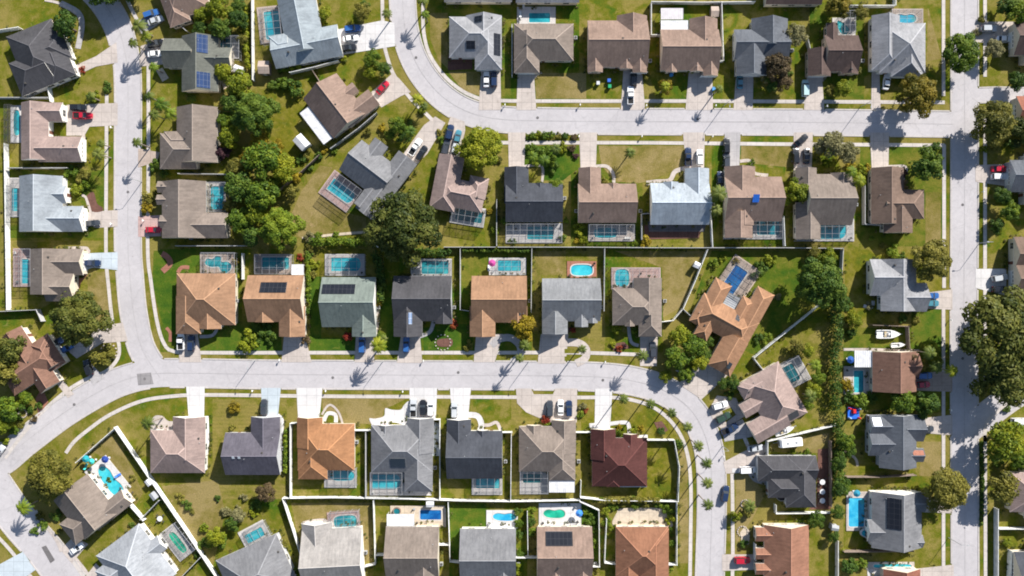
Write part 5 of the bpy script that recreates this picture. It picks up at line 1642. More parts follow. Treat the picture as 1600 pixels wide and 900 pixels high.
CARS = [
    (237, 22, 70, 'blue', 'suv', 'blue car parked beside the mauve house at the top edge, the upper of two'), (243, 32, 70, 'silver', 'sedan', 'silver blue car parked below the blue car at the mauve house'),
    (243, 68, 75, 'black', 'suv', 'black car on the shaded drive of the sage house with blue solar'), (243, 84, 85, 'white', 'sedan', 'white car on the drive of the sage house with blue solar'),
    (123, 168, 90, 'black', 'suv', 'black car parked above the red pickup on the same drive'), (130, 181, 90, 'red', 'pickup', 'red pickup on the drive west of the short street'),
    (551, 45, 82, 'blue', 'suv', 'blue car on the white drive of the pale blue grey house'), (548, 60, 82, 'white', 'sedan', 'white car between blue and black cars on the white drive'),
    (545, 75, 82, 'black', 'suv', 'black car below the white car on the pale blue grey house drive'), (598, 137, 42, 'red', 'sedan', 'dark red car angled on the drive of the askew brown house'),
    (760, 124, 0, 'white', 'sedan', 'white car on the shaded drive of the silver hipped house'), (772, 124, 0, 'navy', 'suv', 'navy car beside a white car on the silver hipped house drive'),
    (649, 230, 32, 'white', 'pickup', 'white pickup on the long drive of the askew grey house'), (659, 239, 32, 'black', 'suv', 'black car behind the white pickup on the long angled drive'),
    (703, 207, 12, 'navy', 'suv', 'navy car by the street on the drive beside the lime tree'), (697, 230, 12, 'dark', 'suv', 'dark grey car deep on the drive beside the lime tree'),
    (715, 215, 12, 'teal', 'sedan', 'teal car on the drive shaded by the lime tree'), (711, 236, 12, 'silver', 'pickup', 'silver pickup behind the teal car under the lime tree'),
    (985, 149, 0, 'white', 'pickup', 'white pickup across the sidewalk at tan third house north of upper street'), (990, 123, 0, 'black', 'suv', 'black car in shade close to the garage of the tan third house'),
    (1156, 127, 0, 'teal', 'sedan', 'teal grey car on the shaded drive of the charcoal fifth house'), (1258, 138, 0, 'paleteal', 'van', 'pale teal van beside the dark brown house drive'),
    (1385, 128, 8, 'white', 'sedan', 'white car in the shade of the silver corner house'), (1545, 45, 90, 'silver', 'suv', 'silver blue car parked by the dark brown house at the east edge'),
    (1569, 61, 90, 'white', 'sedan', 'white car parked below a silver one at the east edge'),
    (1075, 245, 0, 'navy', 'pickup', 'navy pickup with pale roof on the white house drive'), (1093, 246, 0, 'white', 'suv', 'white car beside the navy pickup on the white house drive'),
    (1135, 228, 0, 'black', 'suv', 'black car by the street at the house with blue tarp'), (1135, 250, 0, 'dark', 'suv', 'dark car close to the garage of the house with blue tarp'),
    (1125, 280, 0, 'navy', 'sedan', 'navy car squeezed beside the wall of the house with blue tarp'), (1252, 219, 50, 'black', 'sedan', 'black car parked crosswise on the sidewalk at the crossing gables house'),
    (1243, 244, 0, 'black', 'suv', 'black car on the drive of the crossing gables house, west of its twin'), (1260, 244, 0, 'black', 'sedan', 'black car on the drive of the crossing gables house, east of its twin'),
    (1561, 264, 90, 'red', 'sedan', 'red car parked above a white one at the slate edge house'), (1561, 276, 90, 'white', 'suv', 'white car parked below a red one at the slate edge house'),
    (1562, 434, 80, 'silver', 'suv', 'silver car in the shade on the white concrete drive'), (1562, 452, 90, 'black', 'suv', 'black car at the end of the white concrete drive'),
    (1455, 462, 90, 'blue', 'sedan', 'blue car parked close to the light grey house garage'), (1455, 474, 90, 'teal', 'sedan', 'teal car parked below the blue one at light grey house'),
    (1444, 587, 88, 'blue', 'suv', 'bright blue car parked at the red brown house, above a red car'), (1441, 601, 88, 'red', 'sedan', 'pinkish red car parked below the bright blue car'),
    (1447, 670, 90, 'dark', 'sedan', 'dark car by the garage of the slate house with solar panels'), (144, 349, 85, 'dark', 'sedan', 'dark grey car on the drive of the white blue roofed house'),
    (145, 411, 90, 'navy', 'suv', 'navy car on the pale blue drive west of the short street'), (240, 359, 90, 'red', 'sedan', 'dark red car in front of the grey brown house'),
    (283, 532, 0, 'white', 'pickup', 'white pickup on the drive of the first apricot house'), (299, 536, 0, 'navy', 'suv', 'navy car beside the white pickup at the first apricot house'),
    (88, 536, 60, 'navy', 'suv', 'navy car under the dark tree at the wide junction'), (104, 544, 60, 'blue', 'sedan', 'blue car in tree shade at the askew brown junction house'),
    (138, 574, -20, 'black', 'suv', 'black car beside the oval hedge at the wide junction'), (566, 538, 0, 'blue', 'van', 'blue van on the drive of the green grey house'),
    (635, 538, 0, 'blue', 'suv', 'blue car on the drive of dark grey fourth house'), (1020, 546, 0, 'dark', 'suv', 'dark car in shade beside the taupe seventh house'),
    (413, 636, 0, 'dark', 'suv', 'dark car on the pale blue drive of the purple grey house'), (646, 637, 0, 'silver', 'pickup', 'silver pickup on wide white drive, west of a black car'),
    (661, 637, 0, 'black', 'suv', 'black car between two pale vehicles on wide white drive'), (673, 637, 0, 'white', 'suv', 'white car east of the black car on wide white drive'),
    (710, 640, 0, 'silver', 'suv', 'silver car on the white drive of the charcoal house with pool'), (859, 638, 0, 'dark', 'suv', 'dark grey car, westernmost of three at the taupe sixth house'),
    (876, 637, 0, 'white', 'sedan', 'white car, middle of three at the taupe sixth house'), (889, 638, 0, 'navy', 'suv', 'navy car, easternmost of three at the taupe sixth house'),
    (1125, 633, 75, 'white', 'suv', 'white car at the top of the ring drive by pink house'), (1130, 652, 65, 'green', 'suv', 'dark green car in the ring drive by pink house'),
    (1140, 670, 65, 'navy', 'pickup', 'navy pickup on the shaded garage drive of pink house'), (1133, 771, 10, 'navy', 'suv', 'navy car parked half on the verge of the curved street'),
    (1160, 875, 90, 'red', 'suv', 'bright red car on the drive of the red brown house'), (120, 857, 55, 'white', 'sedan', 'white car with dark windows by the brown kidney pool house'),
    (-2, 706, 40, 'silver', 'suv', 'silver car cut by the west edge above the wide street'), (1592, 658, 90, 'white', 'suv', 'white car in shade beside the spur street'),
    (1168, 734, 88, 'white', 'van', 'white van on the forecourt of charcoal curve house'), (1180, 700, 82, 'silver', 'sedan', 'silver car by the white gate of charcoal curve house'),
]
for a in CARS:
    car(*a)


# boats
def boat(px, py, heading, label, L=6.2, Wd=2.2, console=True):
    root = thing('boat', label, 'boat', P(px, py, 0.8), R(90 - heading), 'boats in side yards')
    root.location.z = 0.0
    hb = MB()
    secs = []
    for t in [0, 0.15, 0.4, 0.6, 0.75, 0.88, 0.96, 1.0]:
        x = -L / 2 + L * t
        w = Wd / 2 * (1 - max(0, (t - 0.45) / 0.55) ** 2.2) + 0.02
        w *= 0.94 if t < 0.1 else 1
        secs.append((x, w, 0.45 + 0.5 * max(0, t - 0.55), 1.25 + 0.18 * t))
    for (x0, w0, k0, t0), (x1, w1, k1, t1) in zip(secs, secs[1:]):
        for sy in (-1, 1):
            hb.quad([(x0, 0, k0), (x1, 0, k1), (x1, sy * w1 * 0.85, k1 + 0.3), (x0, sy * w0 * 0.85, k0 + 0.3)])
            hb.quad([(x0, sy * w0 * 0.85, k0 + 0.3), (x1, sy * w1 * 0.85, k1 + 0.3), (x1, sy * w1, t1), (x0, sy * w0, t0)])
            hb.quad([(x0, sy * w0, t0), (x1, sy * w1, t1), (x1, sy * max(0.0, w1 - 0.22), t1 + 0.01), (x0, sy * (w0 - 0.22), t0 + 0.01)])
    x, w, k, t = secs[0]
    hb.quad([(x, -w, t), (x, w, t), (x, w * 0.85, k + 0.3), (x, 0, k), (x, -w * 0.85, k + 0.3)])
    fd = [(x, max(0.02, w - 0.2)) for x, w, _, _ in secs[:6]]
    hb.prism([(x, w) for x, w in fd] + [(x, -w) for x, w in reversed(fd)], None, 0.95)
    fore = [(x, max(0.0, w - 0.1)) for x, w, _, _ in secs[3:]]
    hb.prism([(x, w) for x, w in fore] + [(x, -w) for x, w in reversed(fore)], None, 1.37)
    hb.build('hull', WHITE, root)
    if console:
        cb = MB()
        cb.box((0.2, 0, 1.25), (0.9, 0.8, 0.7), taper=0.8)
        cb.build('console', METALW, root)
        sb = MB()
        for y in (-0.45, 0.45):
            sb.box((-0.9, y, 1.15), (0.6, 0.6, 0.4))
        sb.build('seat', mat_plain('tan_vinyl', (0.45, 0.36, 0.22), 0.6), root)
        ob = MB()
        ob.box((-L / 2 - 0.1, 0, 1.1), (0.5, 0.42, 0.75), taper=0.75)
        ob.build('outboard_motor', BLACKP, root)
        wb = MB()
        wb.tube([(0.62, -0.5, 1.5), (0.5, 0, 1.75), (0.62, 0.5, 1.5)], [0.05, 0.05, 0.05], 5)
        wb.build('windscreen', GLASS, root)
    tb = MB()
    for y in (-0.55, 0.55):
        tb.box((0.2, y, 0.42), (L * 0.85, 0.12, 0.12))
    tb.box((L / 2 + 0.3, 0, 0.42), (1.6, 0.12, 0.12))
    tb.build('trailer', METALG, root)
    for y in (-0.85, 0.85):
        w = MB()
        w.tube([(-0.7, y - 0.09, 0.3), (-0.7, y + 0.09, 0.3)], [0.3, 0.3], 12)
        w.build('wheel', BLACKP, root)
    return root


boat(1387, 522, 90, 'white motor boat on its trailer in the side yard above red brown house', 7.0, 2.5)
boat(1402, 539, 86, 'slim white boat lying below the motor boat', 4.0, 1.3, False)
boat(1225, 672, 72, 'white boat parked above the diagonal white fence by pink house', 5.8, 2.1)


def camper(px, py, heading, label):
    root = thing('camper_trailer', label, 'camper', P(px, py, 2.4), R(90 - heading))
    root.location.z = 0
    b = MB()
    prof = [(-3.4, 0.5), (-3.4, 2.4), (-3.1, 2.62), (2.7, 2.62), (3.2, 2.2), (3.4, 1.4), (3.1, 0.5)]
    for sy in (-1, 1):
        b.quad([(x, sy * 1.15, z) for x, z in (prof if sy < 0 else reversed(prof))])
    for (x0, z0), (x1, z1) in zip(prof, prof[1:] + prof[:1]):
        b.quad([(x0, 1.15, z0), (x1, 1.15, z1), (x1, -1.15, z1), (x0, -1.15, z0)])
    b.build('body', WHITE, root)
    for x in (-1.6, 0.9):
        v = MB()
        v.box((x, 0, 2.68), (0.6, 0.6, 0.14), taper=0.85)
        v.build('roof_vent', METALG, root)
    w = MB()
    w.box((3.29, 0, 1.85), (0.25, 1.6, 0.5))
    w.build('window', GLASS, root)
    for sy in (-1, 1):
        q = MB()
        q.tube([(-0.3, sy * 1.05 - 0.1, 0.34), (-0.3, sy * 1.05 + 0.1, 0.34)], [0.34, 0.34], 12)
        q.build('wheel', BLACKP, root)
    h = MB()
    h.box((3.9, 0, 0.5), (1.4, 0.12, 0.12))
    h.build('hitch', METALG, root)


camper(1236, 692, -96, 'long white camper trailer below the diagonal white fence')


# ------------------------------------------------------------------ street lamps and small yard things
def lamp(px, py, ax, label):
    root = thing('street_lamp', label, 'street lamp', P(px, py), 0, 'street lamps')
    b = MB()
    b.tube([(0, 0, 0), (0, 0, 3), (0, 0, 6.2)], [0.11, 0.085, 0.06], 8)
    b.build('pole', METALG, root)
    a = MB()
    a.tube([(0, 0, 6.15), (ax[0] * 0.6, ax[1] * 0.6, 6.4), (ax[0] * 1.5, ax[1] * 1.5, 6.45)], [0.05, 0.045, 0.04], 6)
    a.build('arm', METALG, root)
    h = MB()
    h.box((ax[0] * 1.7, ax[1] * 1.7, 6.43), (0.7 if ax[0] else 0.3, 0.3 if ax[0] else 0.7, 0.14), taper=0.8)
    h.build('lamp_head', METALG, root)
    l = MB()
    l.box((ax[0] * 1.7, ax[1] * 1.7, 6.35), (0.45 if ax[0] else 0.2, 0.2 if ax[0] else 0.45, 0.05))
    l.build('lens', CHROME, root)


for px, py, ax, lab in [(399, 563, (0, -1), 'grey street lamp by the lower street near second apricot house'), (599, 564, (0, -1), 'grey street lamp by the lower street near the green grey house'),
                        (1130, 166, (0, -1), 'grey street lamp by the upper street near the tan fourth house'), (1344, 167, (0, -1), 'grey street lamp by the upper street near dark brown sixth house'),
                        (222, 284, (-1, 0), 'grey street lamp by the short street near grey brown house'), (1129, 697, (-1, 0), 'grey street lamp at the inside of the curved street'),
                        (826, 565, (0, -1), 'grey street lamp by the lower street beyond the looping drive'), (1530, 380, (-1, 0), 'grey street lamp by the straight street near white drive'),
                        (1482, 840, (1, 0), 'grey street lamp by the straight street near the long pool')]:
    lamp(px, py, ax, lab)


def at(px, py, z=0.0, h=0.0):
    v = P(px, py, h)
    v.z = z
    return v


def mailbox(px, py):
    root = link('mailbox', None, None, at(px, py))
    auto(root, 'small white mailbox post', 'mailbox', px, py, 'kerbside mailboxes')
    b = MB()
    b.box((0, 0, 0.5), (0.12, 0.12, 1.0))
    b.build('post', METALW, root)
    c = MB()
    c.box((0, 0, 1.1), (0.3, 0.55, 0.22))
    c.tube([(0, -0.275, 1.21), (0, 0.275, 1.21)], [0.15, 0.15], 8)
    c.build('box', WHITE, root)


for x, y in [(906, 165), (1009, 166), (1117, 166), (789, 165), (945, 565), (630, 611), (510, 610), (396, 610), (1002, 214), (1112, 214), (904, 214), (1290, 167), (438, 562), (662, 563), (1129, 712), (1483, 500), (1483, 640), (176, 350), (176, 200), (226, 345), (1533, 300), (1533, 470)]:
    mailbox(x, y)


def umbrella(px, py, col, label, r=1.6):
    root = thing('patio_umbrella', label, 'umbrella', at(px, py, 0.2, 2.4), 0, 'patio umbrellas')
    m = mat_plain('canvas_%d_%d_%d' % tuple(int(c * 100) for c in col), col, 0.8, vary=0.08)
    b = MB()
    for k in range(8):
        a0, a1 = 2 * math.pi * k / 8, 2 * math.pi * (k + 1) / 8
        b.quad([(0, 0, 2.7), (r * math.cos(a0), r * math.sin(a0), 2.2), (r * math.cos(a1), r * math.sin(a1), 2.2)])
    b.build('canopy', m, root)
    p = MB()
    p.tube([(0, 0, 0), (0, 0, 2.75)], [0.04, 0.04], 6)
    p.box((0, 0, 0.06), (0.6, 0.6, 0.12), taper=0.7)
    p.build('pole', METALW, root)


for px, py, c, lab in [(769, 411, (0.42, 0.06, 0.24), 'magenta umbrella beside the pale pool of the fifth apricot house'), (134, 717, (0.02, 0.30, 0.36), 'teal umbrella on white paving north of the kidney pool'),
                       (164, 718, (0.02, 0.05, 0.25), 'navy umbrella at the paving corner of the kidney pool'), (905, 802, (0.05, 0.22, 0.6), 'blue umbrella beside the green lagoon pool'),
                       (1152, 361, (0.2, 0.35, 0.7), 'pale blue umbrella on the terrace of blue tarp house'), (1329, 562, (0.02, 0.08, 0.3), 'navy umbrella by the white patio roof west of red brown house'),
                       (1339, 771, (0.02, 0.2, 0.3), 'dark teal umbrella at the top of the long sky blue pool'), (143, 721, (0.05, 0.5, 0.45), 'mint umbrella east of the teal one on white paving')]:
    umbrella(px, py, c, lab, 0.9 if 'mint' in lab else 1.1)


def table(px, py, label, r=0.8, z=0.2):
    root = thing('round_table', label, 'table', at(px, py, z), 0, 'round patio tables')
    b = MB()
    b.prism([(r * math.cos(t * math.pi / 10), r * math.sin(t * math.pi / 10)) for t in range(20)], 0.69, 0.75)
    b.build('table_top', METALW, root)
    p = MB()
    p.tube([(0, 0, 0), (0, 0, 0.69)], [0.09, 0.05], 8)
    p.build('stem', METALG, root)
    for k in range(4):
        a = math.pi / 4 + k * math.pi / 2
        c = MB()
        x, y = (r + 0.45) * math.cos(a), (r + 0.45) * math.sin(a)
        c.box((x, y, 0.44), (0.45, 0.45, 0.06), rz=a)
        c.box(((r + 0.68) * math.cos(a), (r + 0.68) * math.sin(a), 0.66), (0.06, 0.45, 0.5), rz=a)
        for sx in (-0.19, 0.19):
            for sy in (-0.19, 0.19):
                c.box((x + sx * math.cos(a) - sy * math.sin(a), y + sx * math.sin(a) + sy * math.cos(a), 0.205), (0.05, 0.05, 0.41), rz=a)
        ch = thing('patio_chair', '%s patio chair at the %s' % (['upper', 'second', 'third', 'last'][k], label), 'chair', at(px, py, z), 0, 'patio chairs')
        c.build('seat', METALD, ch)


for px, py, lab in [(1283, 752, 'round table, uppermost of three on the charcoal curve terrace'), (1283, 767, 'round table, middle of three on the charcoal curve terrace'), (1283, 781, 'round table, lowest of three on the charcoal curve terrace'),
                    (252, 809, 'round white table on the deck by white askew house'), (204, 773, 'round table by the kidney pool end')]:
    table(px, py, lab)


def lounger(px, py, heading, label, col=(0.6, 0.62, 0.65)):
    root = thing('sun_lounger', label, 'sun lounger', at(px, py, 0.22), R(90 - heading), 'pool side loungers')
    m = mat_plain('sling_%d_%d' % (int(col[0] * 100), int(col[2] * 100)), col, 0.7)
    b = MB()
    b.box((0.3, 0, 0.36), (1.3, 0.62, 0.07))
    b.build('seat', m, root)
    q = MB()
    q.quad([(-0.35, -0.31, 0.38), (-0.35, 0.31, 0.38), (-0.92, 0.31, 0.78), (-0.92, -0.31, 0.78)])
    q.quad([(-0.35, -0.31, 0.33), (-0.92, -0.31, 0.73), (-0.92, 0.31, 0.73), (-0.35, 0.31, 0.33)])
    q.build('backrest', m, root)
    for x in (-0.3, 0.85):
        for y in (-0.27, 0.27):
            l = MB()
            l.box((x, y, 0.16), (0.05, 0.05, 0.32))
            l.build('leg', METALW, root)


for px, py, hd, lab, c in [(186, 742, 60, 'blue lounger between kidney pool and lawn', (0.05, 0.18, 0.6)), (136, 728, 20, 'teal lounger on the white paving under umbrellas', (0.05, 0.45, 0.42)), (620, 797, 90, 'pale lounger on the cream deck of the deep blue pool', (0.6, 0.6, 0.62)),
                           (818, 12, 0, 'pale lounger by the teal oblong pool, upper one', (0.6, 0.6, 0.6)), (813, 24, 0, 'pale lounger by the teal oblong pool, lower one', (0.58, 0.6, 0.6)),
                           (896, 818, 90, 'grey lounger on the white deck of the green lagoon pool', (0.35, 0.35, 0.37)), (764, 419, 0, 'white lounger on the deck of the fifth apricot house', (0.7, 0.7, 0.7)),
                           (980, 372, 90, 'pale lounger on the cream deck of tan fifth house', (0.6, 0.58, 0.55)), (1326, 600, 0, 'tan lounger beside the narrow teal pool', (0.5, 0.4, 0.3))]:
    lounger(px, py, hd, lab, c)


def shed(px, py, w, d, h, ang, roofmat, wallmat, label, name='garden_shed'):
    root = thing(name, label, 'shed', at(px, py, 0, h), -R(ang), 'garden sheds')
    W_, D_ = w * S, d * S
    b = MB()
    b.box((0, 0, h / 2), (W_ - 0.3, D_ - 0.3, h))
    b.build('wall', wallmat, root)
    r = MB()
    rise = D_ * 0.18
    r.quad([(-W_ / 2, -D_ / 2, h), (W_ / 2, -D_ / 2, h), (W_ / 2, 0, h + rise), (-W_ / 2, 0, h + rise)])
    r.quad([(W_ / 2, D_ / 2, h), (-W_ / 2, D_ / 2, h), (-W_ / 2, 0, h + rise), (W_ / 2, 0, h + rise)])
    for sx in (-1, 1):
        r.quad([(sx * W_ / 2, -D_ / 2, h), (sx * W_ / 2, D_ / 2, h), (sx * W_ / 2, 0, h + rise)])
    r.quad([(-W_ / 2, -D_ / 2, h - 0.01), (-W_ / 2, D_ / 2, h - 0.01), (W_ / 2, D_ / 2, h - 0.01), (W_ / 2, -D_ / 2, h - 0.01)])
    r.build('roof', roofmat, root)
    dm = MB()
    dm.box((0, -(D_ - 0.3) / 2, 0.95), (0.9, 0.08, 1.8))
    dm.build('door', TRIM, root)


shed(471, 222, 22, 17, 2.4, 48, METALW, WHITE, 'white metal shed alone on the lawn by the askew brown house')
shed(412, 105, 17, 20, 2.4, 0, PAVE['tan'], WOODF, 'tan flat shed beside the fence of the pale blue grey house')
shed(1089, 414, 9, 9, 2.0, 25, METALW, WHITE, 'small white shed against the diagonal white fence')
shed(1117, 18, 12, 16, 2.2, 0, PAVE['tan'], WOODF, 'tan shed inside the white fence corner of the tan fourth house')
shed(1305, 825, 11, 9, 2.1, 10, METALG, GREYF, 'grey shed behind the red brown curve house')
shed(232, 754, 10, 9, 1.9, 52, METALW, WHITE, 'white shed by the long white fence near the kidney pool')
shed(240, 775, 12, 10, 1.9, 52, METALG, GREYF, 'grey shed by the long white fence near the kidney pool')
shed(372, 108, 14, 11, 2.0, 20, METALW, WHITE, 'white shed under trees behind the sage house')
shed(672, 788, 12, 9, 2.1, 0, METALW, WHITE, 'white shed against the back fence above the deep blue pool')


def bin_(px, py, col, label):
    root = thing('wheelie_bin', label, 'bin', at(px, py), 0, 'wheeled bins')
    m = mat_plain('bin_%d_%d' % (int(col[1] * 100), int(col[2] * 100)), col, 0.5)
    b = MB()
    b.box((0, 0, 0.5), (0.75, 0.8, 1.0), taper=1.15)
    b.build('body', m, root)
    l = MB()
    l.box((0, 0, 1.05), (0.95, 1.0, 0.1))
    l.build('lid', m, root)
    for x in (-0.3, 0.3):
        w = MB()
        w.tube([(x - 0.05, 0.42, 0.12), (x + 0.05, 0.42, 0.12)], [0.12, 0.12], 8)
        w.build('wheel', BLACKP, root)


bin_(951, 127, (0.03, 0.12, 0.5), 'blue wheeled bin on the lawn of tan third house')
bin_(952, 136, (0.02, 0.3, 0.12), 'green wheeled bin on the lawn of tan third house')
bin_(934, 131, (0.55, 0.57, 0.6), 'pale grey wheeled bin on the lawn of tan third house')
bin_(1048, 118, (0.06, 0.25, 0.55), 'blue wheeled bin in front of tan fourth house')
bin_(1114, 140, (0.08, 0.3, 0.6), 'blue wheeled bin at the drive edge of tan fourth house')
bin_(630, 372, (0.4, 0.42, 0.45), 'grey wheeled bin under the big dark oak')


def playset(px, py):
    root = thing('bouncy_castle', 'red and blue inflatable play castle in the yard above slate house', 'play equipment', at(px, py, 0, 1))
    b = MB()
    b.box((0, 0, 0.25), (3.4, 3.4, 0.5))
    b.build('base', mat_plain('vinyl_blue', (0.03, 0.14, 0.6), 0.4), root)
    c = MB()
    for k, (x, y) in enumerate(((-1.4, -1.4), (1.4, -1.4), (1.4, 1.4), (-1.4, 1.4))):
        t = MB()
        t.tube([(x, y, 0.4), (x, y, 1.7), (x, y, 2.1)], [0.32, 0.30, 0.02], 9)
        t.build('turret', mat_plain('vinyl_red', (0.6, 0.03, 0.03), 0.4) if k % 2 else mat_plain('vinyl_pale', (0.4, 0.55, 0.75), 0.4), root)
    c.box((0, 0.6, 0.9), (1.3, 1.6, 0.9), taper=0.6)
    c.build('slide', mat_plain('vinyl_red', (0.6, 0.03, 0.03), 0.4), root)


playset(1335, 646)


def trampoline(px, py, r, label):
    root = thing('trampoline', label, 'trampoline', at(px, py))
    b = MB()
    b.prism([(r * math.cos(t * math.pi / 12), r * math.sin(t * math.pi / 12)) for t in range(24)], None, 0.8)
    b.build('mat', mat_plain('jump_mat', (0.03, 0.03, 0.035), 0.7), root)
    f = MB()
    n = 24
    f.tube([(r * 1.04 * math.cos(t * 2 * math.pi / n), r * 1.04 * math.sin(t * 2 * math.pi / n), 0.8) for t in range(n + 1)], [0.09] * (n + 1), 6)
    f.build('frame', METALG, root)
    for k in range(6):
        a = k * math.pi / 3
        l = MB()
        l.tube([(r * math.cos(a), r * math.sin(a), 0), (r * math.cos(a), r * math.sin(a), 0.78)], [0.05, 0.05], 6)
        l.build('leg', METALG, root)


trampoline(1220, 772, 1.7, 'round dark trampoline in shade behind the charcoal curve house')


def hottub(px, py, label, shape=0):
    root = thing('hot_tub', label, 'hot tub', at(px, py, 0.22, 1))
    b = MB()
    r = 1.15
    out = [(r * math.cos(t * math.pi / 8), r * math.sin(t * math.pi / 8)) for t in range(16)]
    inn = [(0.8 * x, 0.8 * y) for x, y in out]
    b.ring(out, inn, 0, 0.85)
    b.build('shell', WOODF if shape else METALW, root)
    w = MB()
    w.prism(inn, None, 0.7)
    w.build('water', WATER['dark'] if shape else WATER['turq'], root)


hottub(620, 799, 'round dark hot tub in the corner of the cream deck', 1)
hottub(1351, 833, 'round teal hot tub below the long sky blue pool', 0)


def acunit(px, py):
    root = link('air_conditioner', None, None, at(px, py))
    auto(root, 'grey air conditioner box', 'air conditioner', px, py, 'air conditioners beside walls')
    b = MB()
    b.box((0, 0, 0.45), (0.95, 0.95, 0.9))
    b.build('body', METALG, root)
    f = MB()
    f.tube([(0, 0, 0.9), (0, 0, 0.94)], [0.38, 0.38], 12)
    f.build('fan_grille', METALD, root)


for x, y in [(899, 60), (1015, 96), (1126, 92), (1236, 80), (1346, 96), (900, 330), (1000, 330), (882, 310), (1113, 320), (1336, 320), (371, 470), (480, 470), (592, 480), (710, 480), (828, 470), (941, 480), (1038, 470), (322, 700), (442, 700), (558, 690), (680, 730), (790, 720), (904, 720), (572, 862), (690, 880), (810, 880), (930, 880), (300, 372)]:
    acunit(x, y)


def stonering(px, py, r, label):
    b = MB()
    n = 14
    rr = random.Random(int(px))
    for k in range(n):
        a = 2 * math.pi * k / n
        b.box((r * math.cos(a), r * math.sin(a), 0.14), (0.42, 0.32, 0.28 + rr.uniform(-0.05, 0.05)), rz=a + math.pi / 2, taper=0.8)
    tag(b.build('stone_border', PAVE['cream'], None, at(px, py)), label, 'stone border', 'garden stone borders')


for px, py, r, lab in [(692, 535, 2.3, 'round stone border around mulch in front of dark grey fourth house'), (1160, 830, 1.5, 'pale stone ring on the lawn inside the curved street'), (1164, 787, 1.2, 'white stone ring by the palm inside the curved street'),
                       (36, 646, 1.2, 'pale stone ring in the garden at the west edge'), (170, 550, 2.4, 'stone ring around the oval hedge at the wide junction')]:
    stonering(px, py, r, lab)

# ------------------------------------------------------------------ vegetation
L_OAK = mat_leaf('leaf_oak', (0.024, 0.042, 0.009), (0.072, 0.090, 0.015), (0.165, 0.165, 0.030))
L_GREEN = mat_leaf('leaf_green', (0.035, 0.075, 0.010), (0.094, 0.156, 0.013), (0.200, 0.250, 0.018))
L_DARK = mat_leaf('leaf_dark', (0.022, 0.054, 0.011), (0.057, 0.111, 0.015), (0.128, 0.182, 0.020))
L_LIME = mat_leaf('leaf_lime', (0.072, 0.114, 0.007), (0.168, 0.204, 0.012), (0.300, 0.306, 0.019))
L_OLIVE = mat_leaf('leaf_olive', (0.058, 0.068, 0.013), (0.150, 0.143, 0.023), (0.267, 0.234, 0.042))
L_GOLD = mat_leaf('leaf_gold', (0.110, 0.086, 0.009), (0.231, 0.171, 0.011), (0.363, 0.275, 0.018))
L_PALE = mat_leaf('leaf_pale', (0.100, 0.100, 0.038), (0.195, 0.180, 0.078), (0.300, 0.280, 0.130))
L_BROWN = mat_leaf('leaf_brown', (0.050, 0.036, 0.018), (0.105, 0.076, 0.036), (0.170, 0.115, 0.058))
L_PURP = mat_leaf('leaf_purple', (0.028, 0.012, 0.018), (0.066, 0.028, 0.038), (0.110, 0.050, 0.050))
L_RED = mat_leaf('leaf_red', (0.120, 0.015, 0.012), (0.260, 0.030, 0.020), (0.300, 0.100, 0.030))
L_ORANGE = mat_leaf('leaf_orange', (0.057, 0.069, 0.009), (0.155, 0.132, 0.014), (0.265, 0.196, 0.021))
L_PALM = mat_leaf('leaf_palm', (0.035, 0.060, 0.010), (0.080, 0.110, 0.014), (0.160, 0.175, 0.036), 0.15)


class Leaves:
    def __init__(self, seed):
        self.r = random.Random(seed)
        self.v, self.f, self.t = [], [], []

    def leaf(self, p, n, size, tint):
        r = self.r
        n = Vector(n)
        n = (n + Vector((r.gauss(0, .45), r.gauss(0, .45), r.gauss(0, .45)))).normalized()
        a = n.orthogonal().normalized()
        b = n.cross(a)
        th = r.uniform(0, 6.28)
        a, b = a * math.cos(th) + b * math.sin(th), b * math.cos(th) - a * math.sin(th)
        s1, s2 = size * r.uniform(0.7, 1.3), size * r.uniform(0.45, 0.9)
        i = len(self.v)
        p = Vector(p)
        k = r.uniform(-0.35, 0.35) * s2
        self.v += [tuple(p - a * s1), tuple(p - b * s2 + n * k), tuple(p + a * s1), tuple(p + b * s2 + n * k)]
        self.f.append((i, i + 1, i + 2, i + 3))
        self.t.append(max(0, min(1, tint + r.gauss(0, .14))))

    def blob(self, c, rad, n, size, tint, squash=0.8, under=0.35, fill=0.12):
        r = self.r
        c = Vector(c)
        for _ in range(n):
            d = Vector((r.gauss(0, 1), r.gauss(0, 1), r.gauss(0, 1))).normalized()
            if d.z < -0.1 and r.random() > under:
                d.z = -d.z
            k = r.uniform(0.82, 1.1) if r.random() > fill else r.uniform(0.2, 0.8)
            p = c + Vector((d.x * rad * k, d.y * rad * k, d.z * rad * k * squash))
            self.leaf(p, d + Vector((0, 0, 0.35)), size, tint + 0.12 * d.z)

    def mesh(self, name, mat):
        me = bpy.data.meshes.new(name)
        me.from_pydata(self.v, [], self.f)
        at_ = me.attributes.new('tint', 'FLOAT', 'FACE')
        at_.data.foreach_set('value', self.t)
        me.materials.append(mat)
        me.update()
        return me


